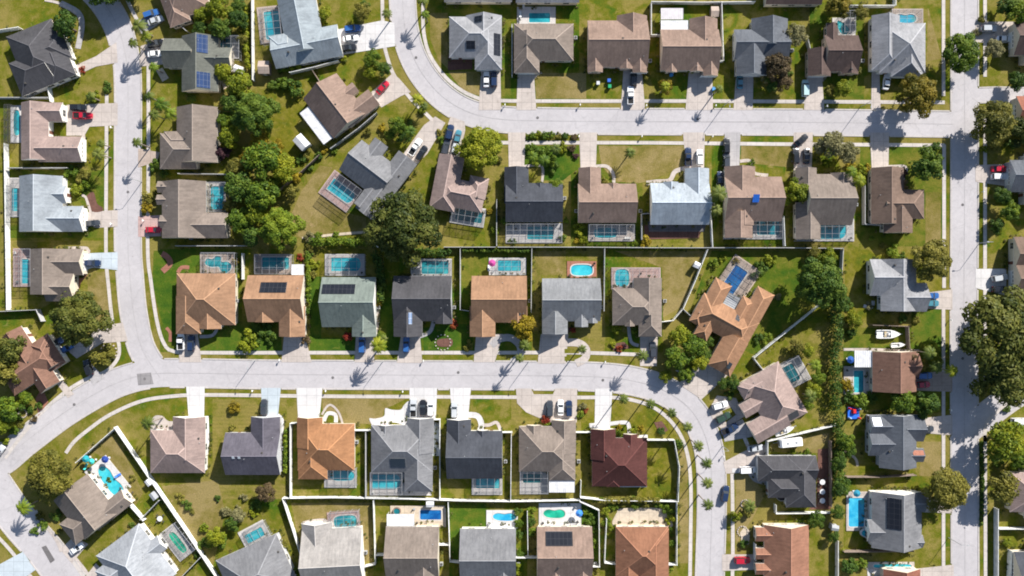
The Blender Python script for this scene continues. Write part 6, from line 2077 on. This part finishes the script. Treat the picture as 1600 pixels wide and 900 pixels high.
def crown_mesh(seed, lobes, leaves, size, z0=1.0, gap=0.0, lr=(0.28, 0.46)):
    L = Leaves(seed)
    r = L.r
    cs = []
    for k in range(lobes):
        a = 2.399963 * k + r.uniform(-.3, .3)
        q = math.sqrt((k + 0.4) / lobes) * r.uniform(0.60, 0.95)
        rad = r.uniform(*lr)
        z = z0 + 0.55 * (1 - q * q * 1.2) + r.uniform(-.14, .10) - rad * 0.3
        cs.append((Vector((q * math.cos(a), q * math.sin(a), z)), rad))
    tot = sum(c[1] ** 2 for c in cs)
    for c, rad in cs:
        tint = r.uniform(0.22, 0.78)
        if r.random() < gap:
            continue
        L.blob(c, rad, int(leaves * rad * rad / tot), size, tint)
    for _ in range(int(leaves * 0.10)):   # stray sprays that break the outline
        c, rad = r.choice(cs)
        d = Vector((r.gauss(0, 1), r.gauss(0, 1), r.gauss(0, .6))).normalized()
        L.leaf(c + d * rad * r.uniform(1.05, 1.32), d, size, r.uniform(0.2, 0.9))
    return L, cs


def trunk_mesh(seed, cs, z0=1.0, th=0.075):
    r = random.Random(seed + 99)
    mb = MB()
    mb.tube([(0, 0, -0.02), (r.uniform(-.03, .03), r.uniform(-.03, .03), z0 * 0.4), (r.uniform(-.05, .05), r.uniform(-.05, .05), z0 * 0.85)], [th * 1.3, th, th * 0.75], 8)
    for c, rad in cs[:9]:
        b = Vector((0, 0, z0 * r.uniform(0.45, 0.8)))
        m = b.lerp(c, 0.5) + Vector((0, 0, 0.05))
        mb.tube([b, m, c], [th * 0.5, th * 0.32, th * 0.1], 6)
    return mb.mesh('trunk', [BARKM])


PROTO = {}


def proto(kind):
    if kind in PROTO:
        return PROTO[kind]
    out = []
    spec = {'grand': (46, 9500, 0.043, 0.85, 0.06, (0.12, 0.26), 4), 'tree': (19, 2300, 0.078, 1.0, 0.08, (0.18, 0.38), 4), 'sparse': (13, 800, 0.07, 1.0, 0.2, (0.2, 0.34), 2)}[kind]
    for s_ in range(spec[6]):
        L, cs = crown_mesh(hash_(kind) + s_ * 13, spec[0], spec[1], spec[2], spec[3], spec[4], spec[5])
        out.append((L.mesh(kind + '_crown', L_GREEN), trunk_mesh(s_ * 5 + 1, cs, spec[3], 0.05 if kind == 'grand' else 0.075)))
    PROTO[kind] = out
    return out


def hash_(s):
    return sum((i + 3) * ord(c) for i, c in enumerate(s)) % 9973


VR = random.Random(31)


def set_mat(o, m):
    o.material_slots[0].link = 'OBJECT'
    o.material_slots[0].material = m
    return o


LOOK = {'oak': (L_OAK, 'dark olive tree'), 'green': (L_GREEN, 'mid green tree'), 'dark': (L_DARK, 'dark green tree'), 'lime': (L_LIME, 'lime green tree'), 'olive': (L_OLIVE, 'olive brown tree'),
        'gold': (L_GOLD, 'golden yellow tree'), 'pale': (L_PALE, 'pale dry tree'), 'brown': (L_BROWN, 'brownish thin tree'), 'orange': (L_ORANGE, 'rusty green tree'), 'purple': (L_PURP, 'purple leaved tree')}


def tree(px, py, rp, look, kind=None, hk=1.0, label=None):
    r = rp * S * 0.97
    kind = kind or ('grand' if r > 6 else 'tree')
    pr = proto(kind)
    cm, tm = pr[VR.randrange(len(pr))]
    zc = r * 1.1 * hk
    v = P(px, py, zc)
    v.z = 0
    root = link('tree', None, None, v, VR.uniform(0, 6.28))
    root.scale = (r, r, r * hk)
    if label:
        tag(root, label, 'tree', 'yard and street trees')
    else:
        auto(root, LOOK[look][1], 'tree', px, py, 'yard and street trees')
    link('trunk', tm, root)
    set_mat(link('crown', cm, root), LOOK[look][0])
    return root


SHR = []
for s_ in range(4):
    L = Leaves(500 + s_)
    for k in range(6):
        a = k * 1.05 + L.r.uniform(-.3, .3)
        q = 0.0 if k == 0 else L.r.uniform(0.35, 0.85)
        L.blob((q * math.cos(a), q * math.sin(a), L.r.uniform(0.25, 0.5)), L.r.uniform(0.24, 0.52), 75, 0.14, L.r.uniform(0.25, 0.75), 0.85, 0.2)
    SHR.append(L.mesh('shrub', L_GREEN))
SLOOK = {'green': (L_GREEN, 'round green shrub'), 'dark': (L_DARK, 'dark green shrub'), 'lime': (L_LIME, 'bright lime shrub'), 'olive': (L_OLIVE, 'olive shrub'), 'gold': (L_GOLD, 'golden yellow shrub'),
         'pale': (L_PALE, 'pale flowering shrub'), 'brown': (L_BROWN, 'dry brown shrub'), 'purple': (L_PURP, 'purple shrub'), 'red': (L_RED, 'red flowering shrub')}


def shrub(px, py, rp, look, hk=1.0):
    r = rp * S
    v = P(px, py, r * 0.6)
    v.z = 0
    o = link('shrub', SHR[VR.randrange(4)], None, v, VR.uniform(0, 6.28))
    o.scale = (r, r, r * hk * VR.uniform(0.85, 1.15))
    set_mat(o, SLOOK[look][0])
    auto(o, SLOOK[look][1], 'shrub', px, py, 'garden shrubs')


# palms: slim trunk, arching fronds with drooping leaflets
PALMS = []
for s_ in range(3):
    r = random.Random(70 + s_)
    L = Leaves(900 + s_)
    nfr = 12 + s_
    for k in range(nfr):
        a = 2 * math.pi * k / nfr + r.uniform(-.15, .15)
        up = r.choice((0.85, 0.5, 0.25, 0.05))
        pts_ = []
        for j in range(8):
            t = j / 7
            rad = t * (1.0 - 0.12 * up)
            z = up * 0.75 * t - (0.55 + 0.35 * up) * t * t
            pts_.append(Vector((rad * math.cos(a), rad * math.sin(a), z)))
        tint = r.uniform(0.25, 0.75)
        side = Vector((-math.sin(a), math.cos(a), 0))
        for j in range(7):
            p, q = pts_[j], pts_[j + 1]
            for m_ in range(3):
                c = p.lerp(q, (m_ + 0.5) / 3)
                t = (j + (m_ + 0.5) / 3) / 7
                ln = 0.19 * math.sin(math.pi * (0.12 + 0.83 * t)) + 0.03
                fw = (q - p).normalized()
                for sgn in (-1, 1):
                    tip = c + side * sgn * ln + fw * ln * 0.55 + Vector((0, 0, -ln * 0.30))
                    i = len(L.v)
                    wdt = fw * 0.030
                    L.v += [tuple(c - wdt), tuple(c + wdt), tuple(tip + wdt * 0.2), tuple(tip - wdt * 0.2)]
                    L.f.append((i, i + 1, i + 2, i + 3))
                    L.t.append(max(0, min(1, tint + r.gauss(0, .12))))
    cm = L.mesh('palm_crown', L_PALM)
    PALMS.append(cm)
PTR = MB()
PTR.tube([(0, 0, 0), (0, 0, 0.3), (0, 0, 0.7), (0, 0, 1.0)], [1.25, 1.0, 0.88, 0.95], 8)
PTRM = PTR.mesh('trunk', [PALMB])


def palm(px, py, rp, h, look='palm', lean=(0, 0)):
    r = rp * S
    v = P(px, py, h)
    v.z = 0
    root = link('palm_tree', None, None, v, VR.uniform(0, 6.28))
    auto(root, {'palm': 'feathery palm tree', 'dry': 'yellowish palm tree', 'dark': 'dark green palm tree'}[look], 'palm tree', px, py, 'palm trees')
    t = link('trunk', PTRM, root)
    t.scale = (0.17, 0.17, h - 0.1)
    c = link('crown', PALMS[VR.randrange(3)], root, (0, 0, h - 0.1))
    c.scale = (r, r, r)
    set_mat(c, {'palm': L_PALM, 'dry': L_LIME, 'dark': L_GREEN}[look])


def hedge(pl, w, h, look, label):
    """pl px polyline, width and height in metres"""
    L = Leaves(int(pl[0][0] + pl[0][1]))
    r = L.r
    wp = [P(x, y, h * 0.7) for x, y in pl]
    base = wp[0].copy()
    base.z = 0
    core = MB()
    for a, b in zip(wp, wp[1:]):
        d = b - a
        n = max(1, int(d.length / 0.7))
        for k in range(n):
            c = a.lerp(b, (k + r.random()) / n) - base
            rad = w / 2 * r.uniform(0.8, 1.15)
            hh = h * r.uniform(0.82, 1.12)
            L.blob((c.x + r.uniform(-.2, .2) * w, c.y + r.uniform(-.2, .2) * w, hh - rad * 0.8 if hh > rad else hh * 0.5), rad, 46, 0.30, r.uniform(0.2, 0.8), 0.9, 0.2)
            for _ in range(12):
                L.leaf((c.x + r.uniform(-.5, .5) * w, c.y + r.uniform(-.5, .5) * w, r.uniform(0.05, hh * 0.7)), (r.gauss(0, 1), r.gauss(0, 1), 0.3), 0.32, 0.3)
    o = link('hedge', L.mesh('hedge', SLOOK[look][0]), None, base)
    tag(o, label, 'hedge', 'hedges')


# the landmark trees
tree(751, 233, 38, 'lime', 'grand', 0.85, 'large lime green round tree beside the upper street and two parked rows of cars')
tree(632, 352, 62, 'oak', 'grand', 0.75, 'very large dark oak spreading over the back fence in the middle of the picture')
tree(1562, 520, 72, 'oak', 'grand', 0.75, 'huge dark oak covering the straight street at the east edge, upper crown')
tree(1582, 588, 56, 'oak', 'grand', 0.75, 'huge dark oak at the east edge above the spur street, lower crown')
tree(120, 500, 47, 'oak', 'grand', 0.85, 'large dark oak by the wide junction between two brown roofed houses')
tree(78, 742, 41, 'olive', 'grand', 0.9, 'large olive brown oak by the wide street at the kidney pool house')
tree(396, 178, 38, 'dark', 'grand', 0.9, 'large dark green round tree on the lawn west of the askew brown house')
tree(1283, 440, 42, 'dark', 'grand', 0.95, 'large dark green tree in the back yard at the end of the diagonal fence')
tree(1434, 146, 36, 'orange', 'grand', 0.95, 'large rusty green tree over the upper street at the crossing')
tree(1502, 80, 34, 'green', 'grand', 0.9, 'large round green tree overhanging the straight street near the top')
tree(1556, 188, 38, 'olive', 'grand', 0.9, 'large olive tree east of the straight street below the stub crossing')
tree(1458, 408, 36, 'olive', 'grand', 0.9, 'large olive tree above the light grey house by the straight street')
tree(1482, 766, 38, 'olive', 'grand', 0.9, 'large olive green tree by the straight street beside the long pool house')
tree(437, 358, 36, 'green', 'grand', 0.9, 'large bright green tree at the corner of the dry triangular yard')
for a in [
    # the grove between the short street and the askew houses
    (374, 134, 22, 'lime'), (350, 112, 16, 'lime'), (358, 215, 18, 'lime'), (385, 243, 13, 'gold'), (410, 250, 30, 'green'), (372, 290, 24, 'dark'), (405, 305, 26, 'green'), (442, 262, 22, 'lime'),
    (372, 345, 20, 'green'), (400, 335, 20, 'lime'), (425, 290, 16, 'lime'), (348, 238, 12, 'purple'), (404, 222, 16, 'gold'), (462, 278, 10, 'gold'), (368, 262, 16, 'olive'), (392, 368, 18, 'dark'),
    (360, 322, 13, 'olive'), (362, 160, 18, 'dark'), (430, 232, 14, 'gold'), (352, 188, 14, 'green'), (455, 300, 12, 'olive'),
    # behind the top left houses
    (340, 10, 20, 'lime'), (316, 24, 14, 'lime'), (345, 44, 18, 'dark'), (372, 30, 16, 'dark'), (312, 44, 12, 'dark'), (104, 40, 22, 'dark'), (378, 62, 10, 'olive'), (160, -12, 26, 'dark'), (372, 8, 12, 'dark'), (204, -16, 18, 'dark'),  # dark tree beside the black hipped house is added where only tree shade falls
    (565, 18, 15, 'olive'), (508, 22, 12, 'lime'), (582, 92, 15, 'green'), (600, 108, 12, 'dark'), (578, 112, 11, 'lime'), (570, 10, 10, 'dark'),
    (622, 196, 15, 'green'), (630, 214, 11, 'dark'), (610, 210, 9, 'green'), (598, 225, 8, 'olive'),
    (1318, 138, 14, 'lime'), (1310, 8, 20, 'orange'), (1345, 20, 12, 'olive'), (1245, 55, 18, 'pale'), (1300, 226, 22, 'pale'), (1325, 238, 18, 'pale'), (1282, 232, 12, 'olive'),
    (1243, 301, 21, 'lime'), (1448, 258, 26, 'dark'), (1292, 405, 17, 'lime'), (1310, 470, 18, 'dark'), (1272, 395, 10, 'olive'), (1552, 76, 16, 'pale'), (1590, 18, 20, 'green'), (1570, 12, 15, 'dark'),
    (1598, 205, 24, 'oak'), (1590, 125, 15, 'dark'), (1578, 330, 16, 'green'), (1566, 306, 14, 'dark'), (1558, 352, 12, 'dark'),
    (1410, 628, 21, 'green'), (1449, 632, 20, 'dark'), (1570, 690, 32, 'lime'), (1566, 762, 26, 'olive'), (1590, 720, 16, 'green'),
    (820, 512, 20, 'gold'), (820, 538, 9, 'lime'), (1062, 524, 18, 'lime'), (1084, 540, 20, 'green'), (1056, 560, 20, 'green'), (1092, 566, 15, 'lime'), (1072, 585, 13, 'green'), (1040, 588, 11, 'lime'), (1108, 534, 9, 'dark'), (1100, 552, 12, 'dark'),
    (15, 546, 24, 'oak'), (10, 582, 22, 'olive'), (16, 640, 20, 'green'), (6, 664, 15, 'lime'), (40, 622, 11, 'green'), (1213, 104, 22, 'brown'), (1225, 128, 14, 'brown'), (1206, 132, 12, 'dark'),
    (415, 768, 16, 'brown'), (372, 806, 12, 'pale'), (338, 838, 16, 'lime'), (364, 818, 12, 'dark'), (1322, 690, 15, 'green'), (1326, 705, 12, 'dark'), (1338, 502, 11, 'lime'), (1330, 492, 8, 'lime'),
    (1040, 134, 12, 'gold'), (790, 345, 8, 'green'), (868, 290, 12, 'green'), (862, 250, 9, 'green'), (1314, 762, 16, 'dark'), (1310, 722, 14, 'dark'), (1308, 800, 12, 'dark'), (1276, 812, 14, 'dark'), (1302, 838, 10, 'dark'),
    (1262, 548, 11, 'lime'), (1246, 542, 12, 'olive'), (1278, 590, 12, 'green'), (1272, 610, 13, 'lime'), (1262, 632, 10, 'green'), (1130, 600, 10, 'dark'), (1145, 598, 12, 'dark'), (1158, 606, 8, 'dark'),
    (1372, 560, 6, 'dark'), (1422, 560, 13, 'brown'), (1408, 578, 9, 'brown'), (1440, 570, 11, 'olive'), (1455, 548, 14, 'lime'), (1462, 566, 11, 'lime'), (300, 155, 8, 'dark'),
]:
    tree(*a)

for a in [
    (385, 532, 16, 'lime'), (413, 516, 13, 'dark'), (398, 512, 10, 'green'), (424, 528, 11, 'dark'), (402, 530, 9, 'dark'), (160, 556, 18, 'olive'), (110, 270, 11, 'green'), (128, 276, 11, 'olive'), (118, 296, 11, 'lime'), (132, 290, 9, 'green'),
    (228, 325, 10, 'gold'), (233, 306, 12, 'olive'), (256, 292, 8, 'olive'), (242, 258, 11, 'dark'), (254, 268, 8, 'dark'), (165, 135, 8, 'dark'), (145, 150, 10, 'lime'), (365, 638, 11, 'gold'), (362, 668, 6, 'olive'), (340, 778, 6, 'dark'), (290, 790, 8, 'dark'), (400, 790, 10, 'dark'),
    (1010, 377, 11, 'gold'), (906, 358, 10, 'lime'), (912, 375, 8, 'lime'), (901, 376, 6, 'gold'), (992, 380, 6, 'green'), (946, 284, 7, 'olive'), (1174, 254, 6, 'green'), (1362, 372, 6, 'green'), (1396, 394, 13, 'green'), (1408, 400, 7, 'dark'),
    (832, 212, 6, 'green'), (842, 210, 7, 'lime'), (852, 212, 7, 'green'), (862, 210, 6, 'green'), (872, 212, 6, 'olive'), (884, 212, 6, 'dark'), (898, 214, 6, 'brown'), (826, 214, 5, 'green'),
    (830, 232, 10, 'green'), (842, 240, 11, 'dark'), (854, 234, 9, 'green'), (866, 262, 9, 'dark'), (878, 230, 8, 'lime'), (894, 232, 8, 'brown'), (900, 244, 6, 'purple'), (836, 254, 8, 'green'),
    (964, 514, 9, 'lime'), (992, 516, 7, 'green'), (976, 540, 5, 'purple'), (958, 538, 6, 'lime'), (968, 545, 6, 'red'), (886, 514, 6, 'purple'), (896, 516, 5, 'red'), (731, 540, 8, 'olive'), (708, 506, 7, 'red'), (544, 526, 8, 'red'), (480, 486, 6, 'dark'), (478, 532, 8, 'brown'),
    (852, 656, 8, 'red'), (857, 664, 7, 'green'), (968, 668, 6, 'gold'), (990, 672, 7, 'lime'), (1002, 670, 6, 'gold'), (1034, 674, 7, 'dark'), (1060, 694, 9, 'green'), (968, 680, 8, 'green'), (910, 636, 6, 'pale'), (908, 648, 7, 'green'), (915, 642, 5, 'red'),
    (1262, 706, 6, 'green'), (1240, 706, 5, 'lime'), (1345, 626, 14, 'green'), (1330, 622, 12, 'dark'), (1362, 622, 9, 'dark'), (1323, 600, 10, 'gold'), (1328, 608, 8, 'gold'), (1330, 885, 14, 'dark'), (1345, 884, 10, 'green'), (1318, 862, 6, 'lime'),
    (1170, 800, 10, 'olive'), (1150, 806, 9, 'lime'), (1162, 850, 8, 'dark'), (1192, 828, 6, 'dark'), (1196, 850, 8, 'green'), (1190, 900, 8, 'lime'), (1120, 570, 6, 'green'), (946, 800, 8, 'lime'), (958, 790, 9, 'green'), (975, 786, 8, 'olive'), (992, 786, 9, 'green'), (1010, 786, 9, 'olive'),
    (1028, 788, 9, 'green'), (1044, 796, 9, 'green'), (1048, 812, 9, 'lime'), (1046, 832, 8, 'green'), (948, 816, 9, 'green'), (956, 824, 7, 'lime'), (1050, 850, 7, 'green'), (940, 782, 6, 'green'), (1046, 890, 8, 'green'), (808, 800, 8, 'dark'), (810, 818, 8, 'green'), (812, 836, 7, 'dark'),
    (830, 800, 9, 'green'), (829, 816, 8, 'dark'), (830, 832, 9, 'green'), (928, 850, 8, 'green'), (932, 830, 7, 'dark'), (930, 896, 9, 'olive'), (808, 890, 10, 'lime'), (814, 868, 7, 'dark'), (916, 800, 8, 'green'), (922, 812, 9, 'dark'),
    (425, 860, 8, 'olive'), (440, 850, 10, 'olive'), (434, 872, 9, 'lime'), (462, 896, 9, 'green'), (352, 800, 9, 'pale'), (370, 797, 7, 'pale'), (396, 802, 8, 'lime'), (318, 826, 8, 'lime'), (330, 846, 12, 'lime'), (346, 850, 9, 'dark'), (300, 800, 5, 'olive'), (380, 778, 6, 'pale'), (280, 778, 7, 'olive'),
    (490, 412, 9, 'lime'), (488, 430, 7, 'olive'), (482, 398, 7, 'dark'), (470, 402, 6, 'red'), (478, 412, 6, 'brown'), (484, 372, 9, 'pale'), (498, 368, 7, 'green'), (486, 386, 9, 'olive'), (525, 366, 6, 'green'), (590, 472, 8, 'gold'), (372, 430, 6, 'lime'), (368, 408, 6, 'gold'), (480, 460, 6, 'dark'),
    (1130, 405, 6, 'lime'), (1116, 412, 8, 'green'), (1150, 408, 6, 'gold'), (1190, 420, 12, 'dark'), (1204, 406, 11, 'lime'), (1178, 430, 7, 'dark'), (1178, 466, 8, 'green'), (1216, 464, 7, 'pale'), (1200, 530, 9, 'green'), (1186, 530, 8, 'dark'), (1150, 606, 8, 'lime'), (1140, 618, 8, 'dark'), 
    (1168, 600, 6, 'lime'), (1240, 552, 7, 'olive'), (1134, 648, 5, 'lime'), (1176, 648, 4, 'lime'), (24, 636, 9, 'lime'), (46, 640, 7, 'dark'), (20, 672, 9, 'green'), (32, 664, 7, 'olive'), (60, 634, 7, 'dark'), (8, 690, 8, 'lime'), (52, 655, 6, 'brown'), (30, 652, 6, 'dark'),
    (455, 138, 15, 'dark'), (440, 128, 10, 'green'), (425, 132, 10, 'dark'), (530, 132, 6, 'green'), (538, 92, 6, 'lime'), (508, 38, 8, 'lime'), (550, 140, 6, 'green'), (596, 200, 8, 'gold'), (590, 222, 7, 'olive'), (575, 205, 8, 'olive'), (640, 190, 6, 'dark'), (470, 250, 8, 'dark'), (480, 240, 8, 'olive'), (498, 244, 8, 'dark'), (505, 234, 7, 'gold'), (484, 262, 7, 'dark'), (522, 236, 6, 'green'),
    (690, 220, 7, 'green'), (686, 206, 6, 'olive'), (780, 250, 6, 'olive'), (764, 330, 6, 'gold'), (775, 360, 8, 'lime'), (800, 378, 6, 'green'), (884, 345, 6, 'green'), (880, 372, 7, 'dark'), (700, 200, 5, 'green'), (660, 172, 7, 'lime'), (500, 60, 6, 'dark'), (103, 64, 6, 'gold'), (128, 108, 6, 'red'), (100, 96, 5, 'red'), (80, 38, 5, 'red'),
    (1080, 108, 7, 'lime'), (1010, 118, 7, 'olive'), (948, 104, 6, 'green'), (1196, 120, 8, 'pale'), (1232, 110, 8, 'dark'), (1340, 110, 8, 'olive'), (1300, 140, 8, 'olive'), (1356, 262, 6, 'gold'), (1345, 268, 10, 'lime'), (1330, 260, 9, 'gold'), (1296, 255, 10, 'lime'), (1278, 252, 8, 'olive'), (1414, 288, 8, 'brown'), (1412, 270, 6, 'purple'),
    (1420, 358, 6, 'pale'), (1380, 384, 6, 'olive'), (1465, 228, 8, 'dark'), (1538, 234, 6, 'lime'), (1560, 226, 12, 'olive'), (1580, 226, 8, 'dark'), (1534, 30, 7, 'olive'), (1528, 50, 6, 'pale'), (1412, 497, 9, 'dark'), (1432, 500, 7, 'olive'), (1358, 478, 6, 'pale'), (1325, 478, 8, 'dark'), (1330, 520, 9, 'dark'),
    (1576, 848, 8, 'lime'), (1560, 720, 9, 'dark'), (1575, 640, 7, 'dark'), (205, 820, 6, 'dark'), (52, 830, 8, 'dark'), (66, 822, 9, 'dark'), (85, 806, 10, 'dark'), (62, 806, 8, 'olive'), (92, 830, 7, 'olive'), (310, 866, 8, 'dark'), (318, 852, 10, 'dark'), (250, 780, 7, 'dark'), (170, 750, 4, 'dark'), (206, 748, 6, 'olive'),
]:
    shrub(*a)

for a in [  # px, py of the crown, crown radius px, height m
    (215, 40, 14, 8.5, 'palm'), (226, 56, 11, 6.5, 'dry'), (206, 66, 9, 7, 'palm'), (250, 162, 13, 7, 'dark'), (264, 176, 12, 6, 'dark'), (240, 178, 11, 6.5, 'palm'), (232, 150, 9, 6, 'palm'), (212, 222, 9, 8, 'palm'), (238, 104, 9, 6, 'dark'),
    (152, 240, 12, 7, 'palm'), (156, 224, 8, 5, 'palm'), (34, 794, 14, 7, 'dark'), (229, 662, 12, 9.5, 'palm'), (590, 540, 14, 9, 'dry'), (598, 530, 8, 6, 'palm'), (1004, 556, 11, 8, 'palm'), (1124, 302, 15, 8, 'palm'), (1120, 328, 11, 6, 'palm'),
    (651, 155, 11, 5, 'dry'), (662, 165, 8, 4, 'palm'), (985, 238, 10, 5, 'palm'), (1040, 134, 9, 7, 'dry'), (1124, 138, 8, 6, 'palm'), (1345, 282, 12, 6, 'dry'), (1490, 580, 11, 8, 'dry'), (1455, 552, 12, 8, 'palm'), (1466, 574, 11, 7, 'palm'),
    (1017, 632, 9, 10, 'palm'), (1050, 646, 9, 10, 'palm'), (1075, 668, 9, 10, 'palm'), (1092, 698, 10, 10, 'palm'), (1105, 725, 10, 10.5, 'palm'), (1106, 756, 10, 10.5, 'palm'), (1107, 790, 10, 10.5, 'palm'),
    (975, 624, 9, 9, 'palm'), (1172, 792, 12, 6, 'palm'), (820, 540, 10, 7, 'palm'), (812, 560, 8, 8, 'palm'), (1276, 572, 11, 6, 'dark'), (868, 232, 10, 5, 'palm'), (850, 250, 11, 5, 'dark'), (832, 244, 10, 5, 'dark'),
    (1332, 268, 11, 6, 'dark'), (910, 546, 8, 8, 'palm'), (640, 205, 11, 6, 'dark'), (140, 150, 9, 5, 'palm'), (1268, 620, 12, 6, 'palm'), (660, 0, 10, 7, 'palm'), (664, 22, 8, 6, 'dark'), (604, 20, 9, 6, 'palm'),
]:
    palm(*a)

tree(176, -44, 40, 'dark', 'grand', 0.9, 'dark oak just beyond the top edge shading the head of the short street')
tree(132, -62, 36, 'oak', 'grand', 0.9, 'second oak beyond the top edge shading the head of the short street')
hedge([(486, 378), (530, 377), (572, 378)], 2.4, 2.4, 'green', 'clipped green hedge along the foot of the dry triangular yard')
hedge([(1306, 474), (1308, 520), (1306, 570), (1306, 640)], 3.2, 3.6, 'dark', 'tall dark hedge running down between back yards beside the red brown house')
hedge([(935, 783), (980, 780), (1030, 783)], 1.6, 2.0, 'olive', 'olive hedge behind the maroon house along its back fence')
hedge([(1308, 650), (1314, 700), (1312, 760)], 3.0, 3.2, 'dark', 'tall dark hedge between the charcoal curve house and the slate house')
hedge([(722, 392), (776, 391), (826, 392)], 1.0, 1.5, 'dark', 'thin dark hedge along the grey fence behind the fifth apricot house')
hedge([(604, 392), (640, 394), (700, 394)], 2.4, 2.2, 'dark', 'dark hedge in the oak shade above the caged pool of the dark grey house')
hedge([(588, 396), (596, 440), (592, 470)], 2.6, 2.2, 'dark', 'dark hedge strip between the green grey and dark grey houses')
hedge([(382, 10), (384, 60), (386, 104)], 1.4, 2.2, 'lime', 'lime green hedge along the inside of the tall white fence')
hedge([(436, 110), (470, 104)], 1.2, 1.4, 'green', 'green hedge along the fence below the pale blue grey house')
hedge([(1534, 690), (1536, 760), (1534, 820)], 1.0, 0.7, 'dark', 'low dark hedge on the verge of the straight street')
hedge([(446, 672), (446, 740)], 1.2, 1.2, 'green', 'green hedge between purple grey and bright orange houses')
hedge([(480, 398), (482, 470)], 1.4, 1.3, 'green', 'green hedge between second apricot and green grey houses')


# low mixed planting, weeds and leaf litter along house walls and fences
GC = Leaves(4242)
for h in HOUSE.values():
    mw = Matrix.Translation(h.root.location) @ Matrix.Rotation(-R(h.ang), 4, 'Z')
    for (u0, v0, u1, v1, ax, ends, ze) in h.BL:
        per = 2 * (u1 - u0 + v1 - v0)
        for _ in range(int(per / 1.5)):
            t = GC.r.random() * per
            if t < u1 - u0:
                q = (u0 + t, v0 - 0.45)
            elif t < 2 * (u1 - u0):
                q = (u0 + t - (u1 - u0), v1 + 0.45)
            elif t < 2 * (u1 - u0) + v1 - v0:
                q = (u0 - 0.45, v0 + t - 2 * (u1 - u0))
            else:
                q = (u1 + 0.45, v0 + t - 2 * (u1 - u0) - (v1 - v0))
            if h.zat(*q) > 0:
                continue
            wv = mw @ Vector((q[0], q[1], 0))
            if any(inside((wv.x, wv.y), d) for d in dpoly):
                continue
            rad = GC.r.uniform(0.2, 0.55)
            GC.blob((wv.x + GC.r.uniform(-.3, .3), wv.y + GC.r.uniform(-.3, .3), rad * 0.6), rad, 14, 0.2, GC.r.random(), 0.9)
for kind, pl in FENCES:
    for (x0, y0), (x1, y1) in zip(pl, pl[1:]):
        d = math.hypot(x1 - x0, y1 - y0)
        for _ in range(int(d / 7)):
            t = GC.r.random()
            off = GC.r.choice((-3.2, 3.2)) * GC.r.uniform(0.8, 1.6)
            px = x0 + (x1 - x0) * t - (y1 - y0) / max(d, 1) * off
            py = y0 + (y1 - y0) * t + (x1 - x0) / max(d, 1) * off
            v = P(px, py)
            rad = GC.r.uniform(0.15, 0.6)
            GC.blob((v.x, v.y, rad * 0.5), rad, 12, 0.2, GC.r.random(), 0.9)
gc = link('ground_cover', GC.mesh('ground_cover', mat_leaf('leaf_mixed', (0.035, 0.06, 0.010), (0.095, 0.115, 0.016), (0.19, 0.16, 0.06))))
gc['kind'] = 'stuff'
gc['label'] = 'low mixed planting and weeds along house walls and fences'

finish_labels()

# ------------------------------------------------------------------ light, sky, camera
EL, AZ = R(32), R(36)
sd = Vector((math.sin(AZ) * math.cos(EL), math.cos(AZ) * math.cos(EL), math.sin(EL)))
sun = bpy.data.lights.new('sun', 'SUN')
sun.energy = 5.0
sun.angle = R(0.5)
sun.color = (1.0, 0.955, 0.885)
so = link('sun', sun)
so.rotation_euler = (-sd).to_track_quat('-Z', 'Y').to_euler()
w = bpy.data.worlds.new('World')
SC.world = w
w.use_nodes = True
nt = w.node_tree
sky = nt.nodes.new('ShaderNodeTexSky')
sky.sky_type = 'NISHITA'
sky.sun_disc = False
sky.sun_elevation = EL
sky.sun_rotation = AZ
sky.air_density = 1.0
sky.dust_density = 0.6
nt.links.new(sky.outputs[0], nt.nodes['Background'].inputs['Color'])
nt.nodes['Background'].inputs['Strength'].default_value = 0.075
cam = bpy.data.cameras.new('camera')
cam.sensor_width = 36
cam.lens = 36 * CAM_H / (1600 * S)
cam.clip_start = 1
cam.clip_end = 5000
co = link('camera', cam, None, (0, 0, CAM_H))
SC.camera = co
SC.view_settings.view_transform = 'Standard'
SC.view_settings.look = 'None'
SC.view_settings.exposure = 0.88
SC.view_settings.gamma = 1
SC.view_settings.use_curve_mapping = False
SC.cycles.filter_width = 1.9
SC.cycles.max_bounces = 6
SC.cycles.transparent_max_bounces = 12
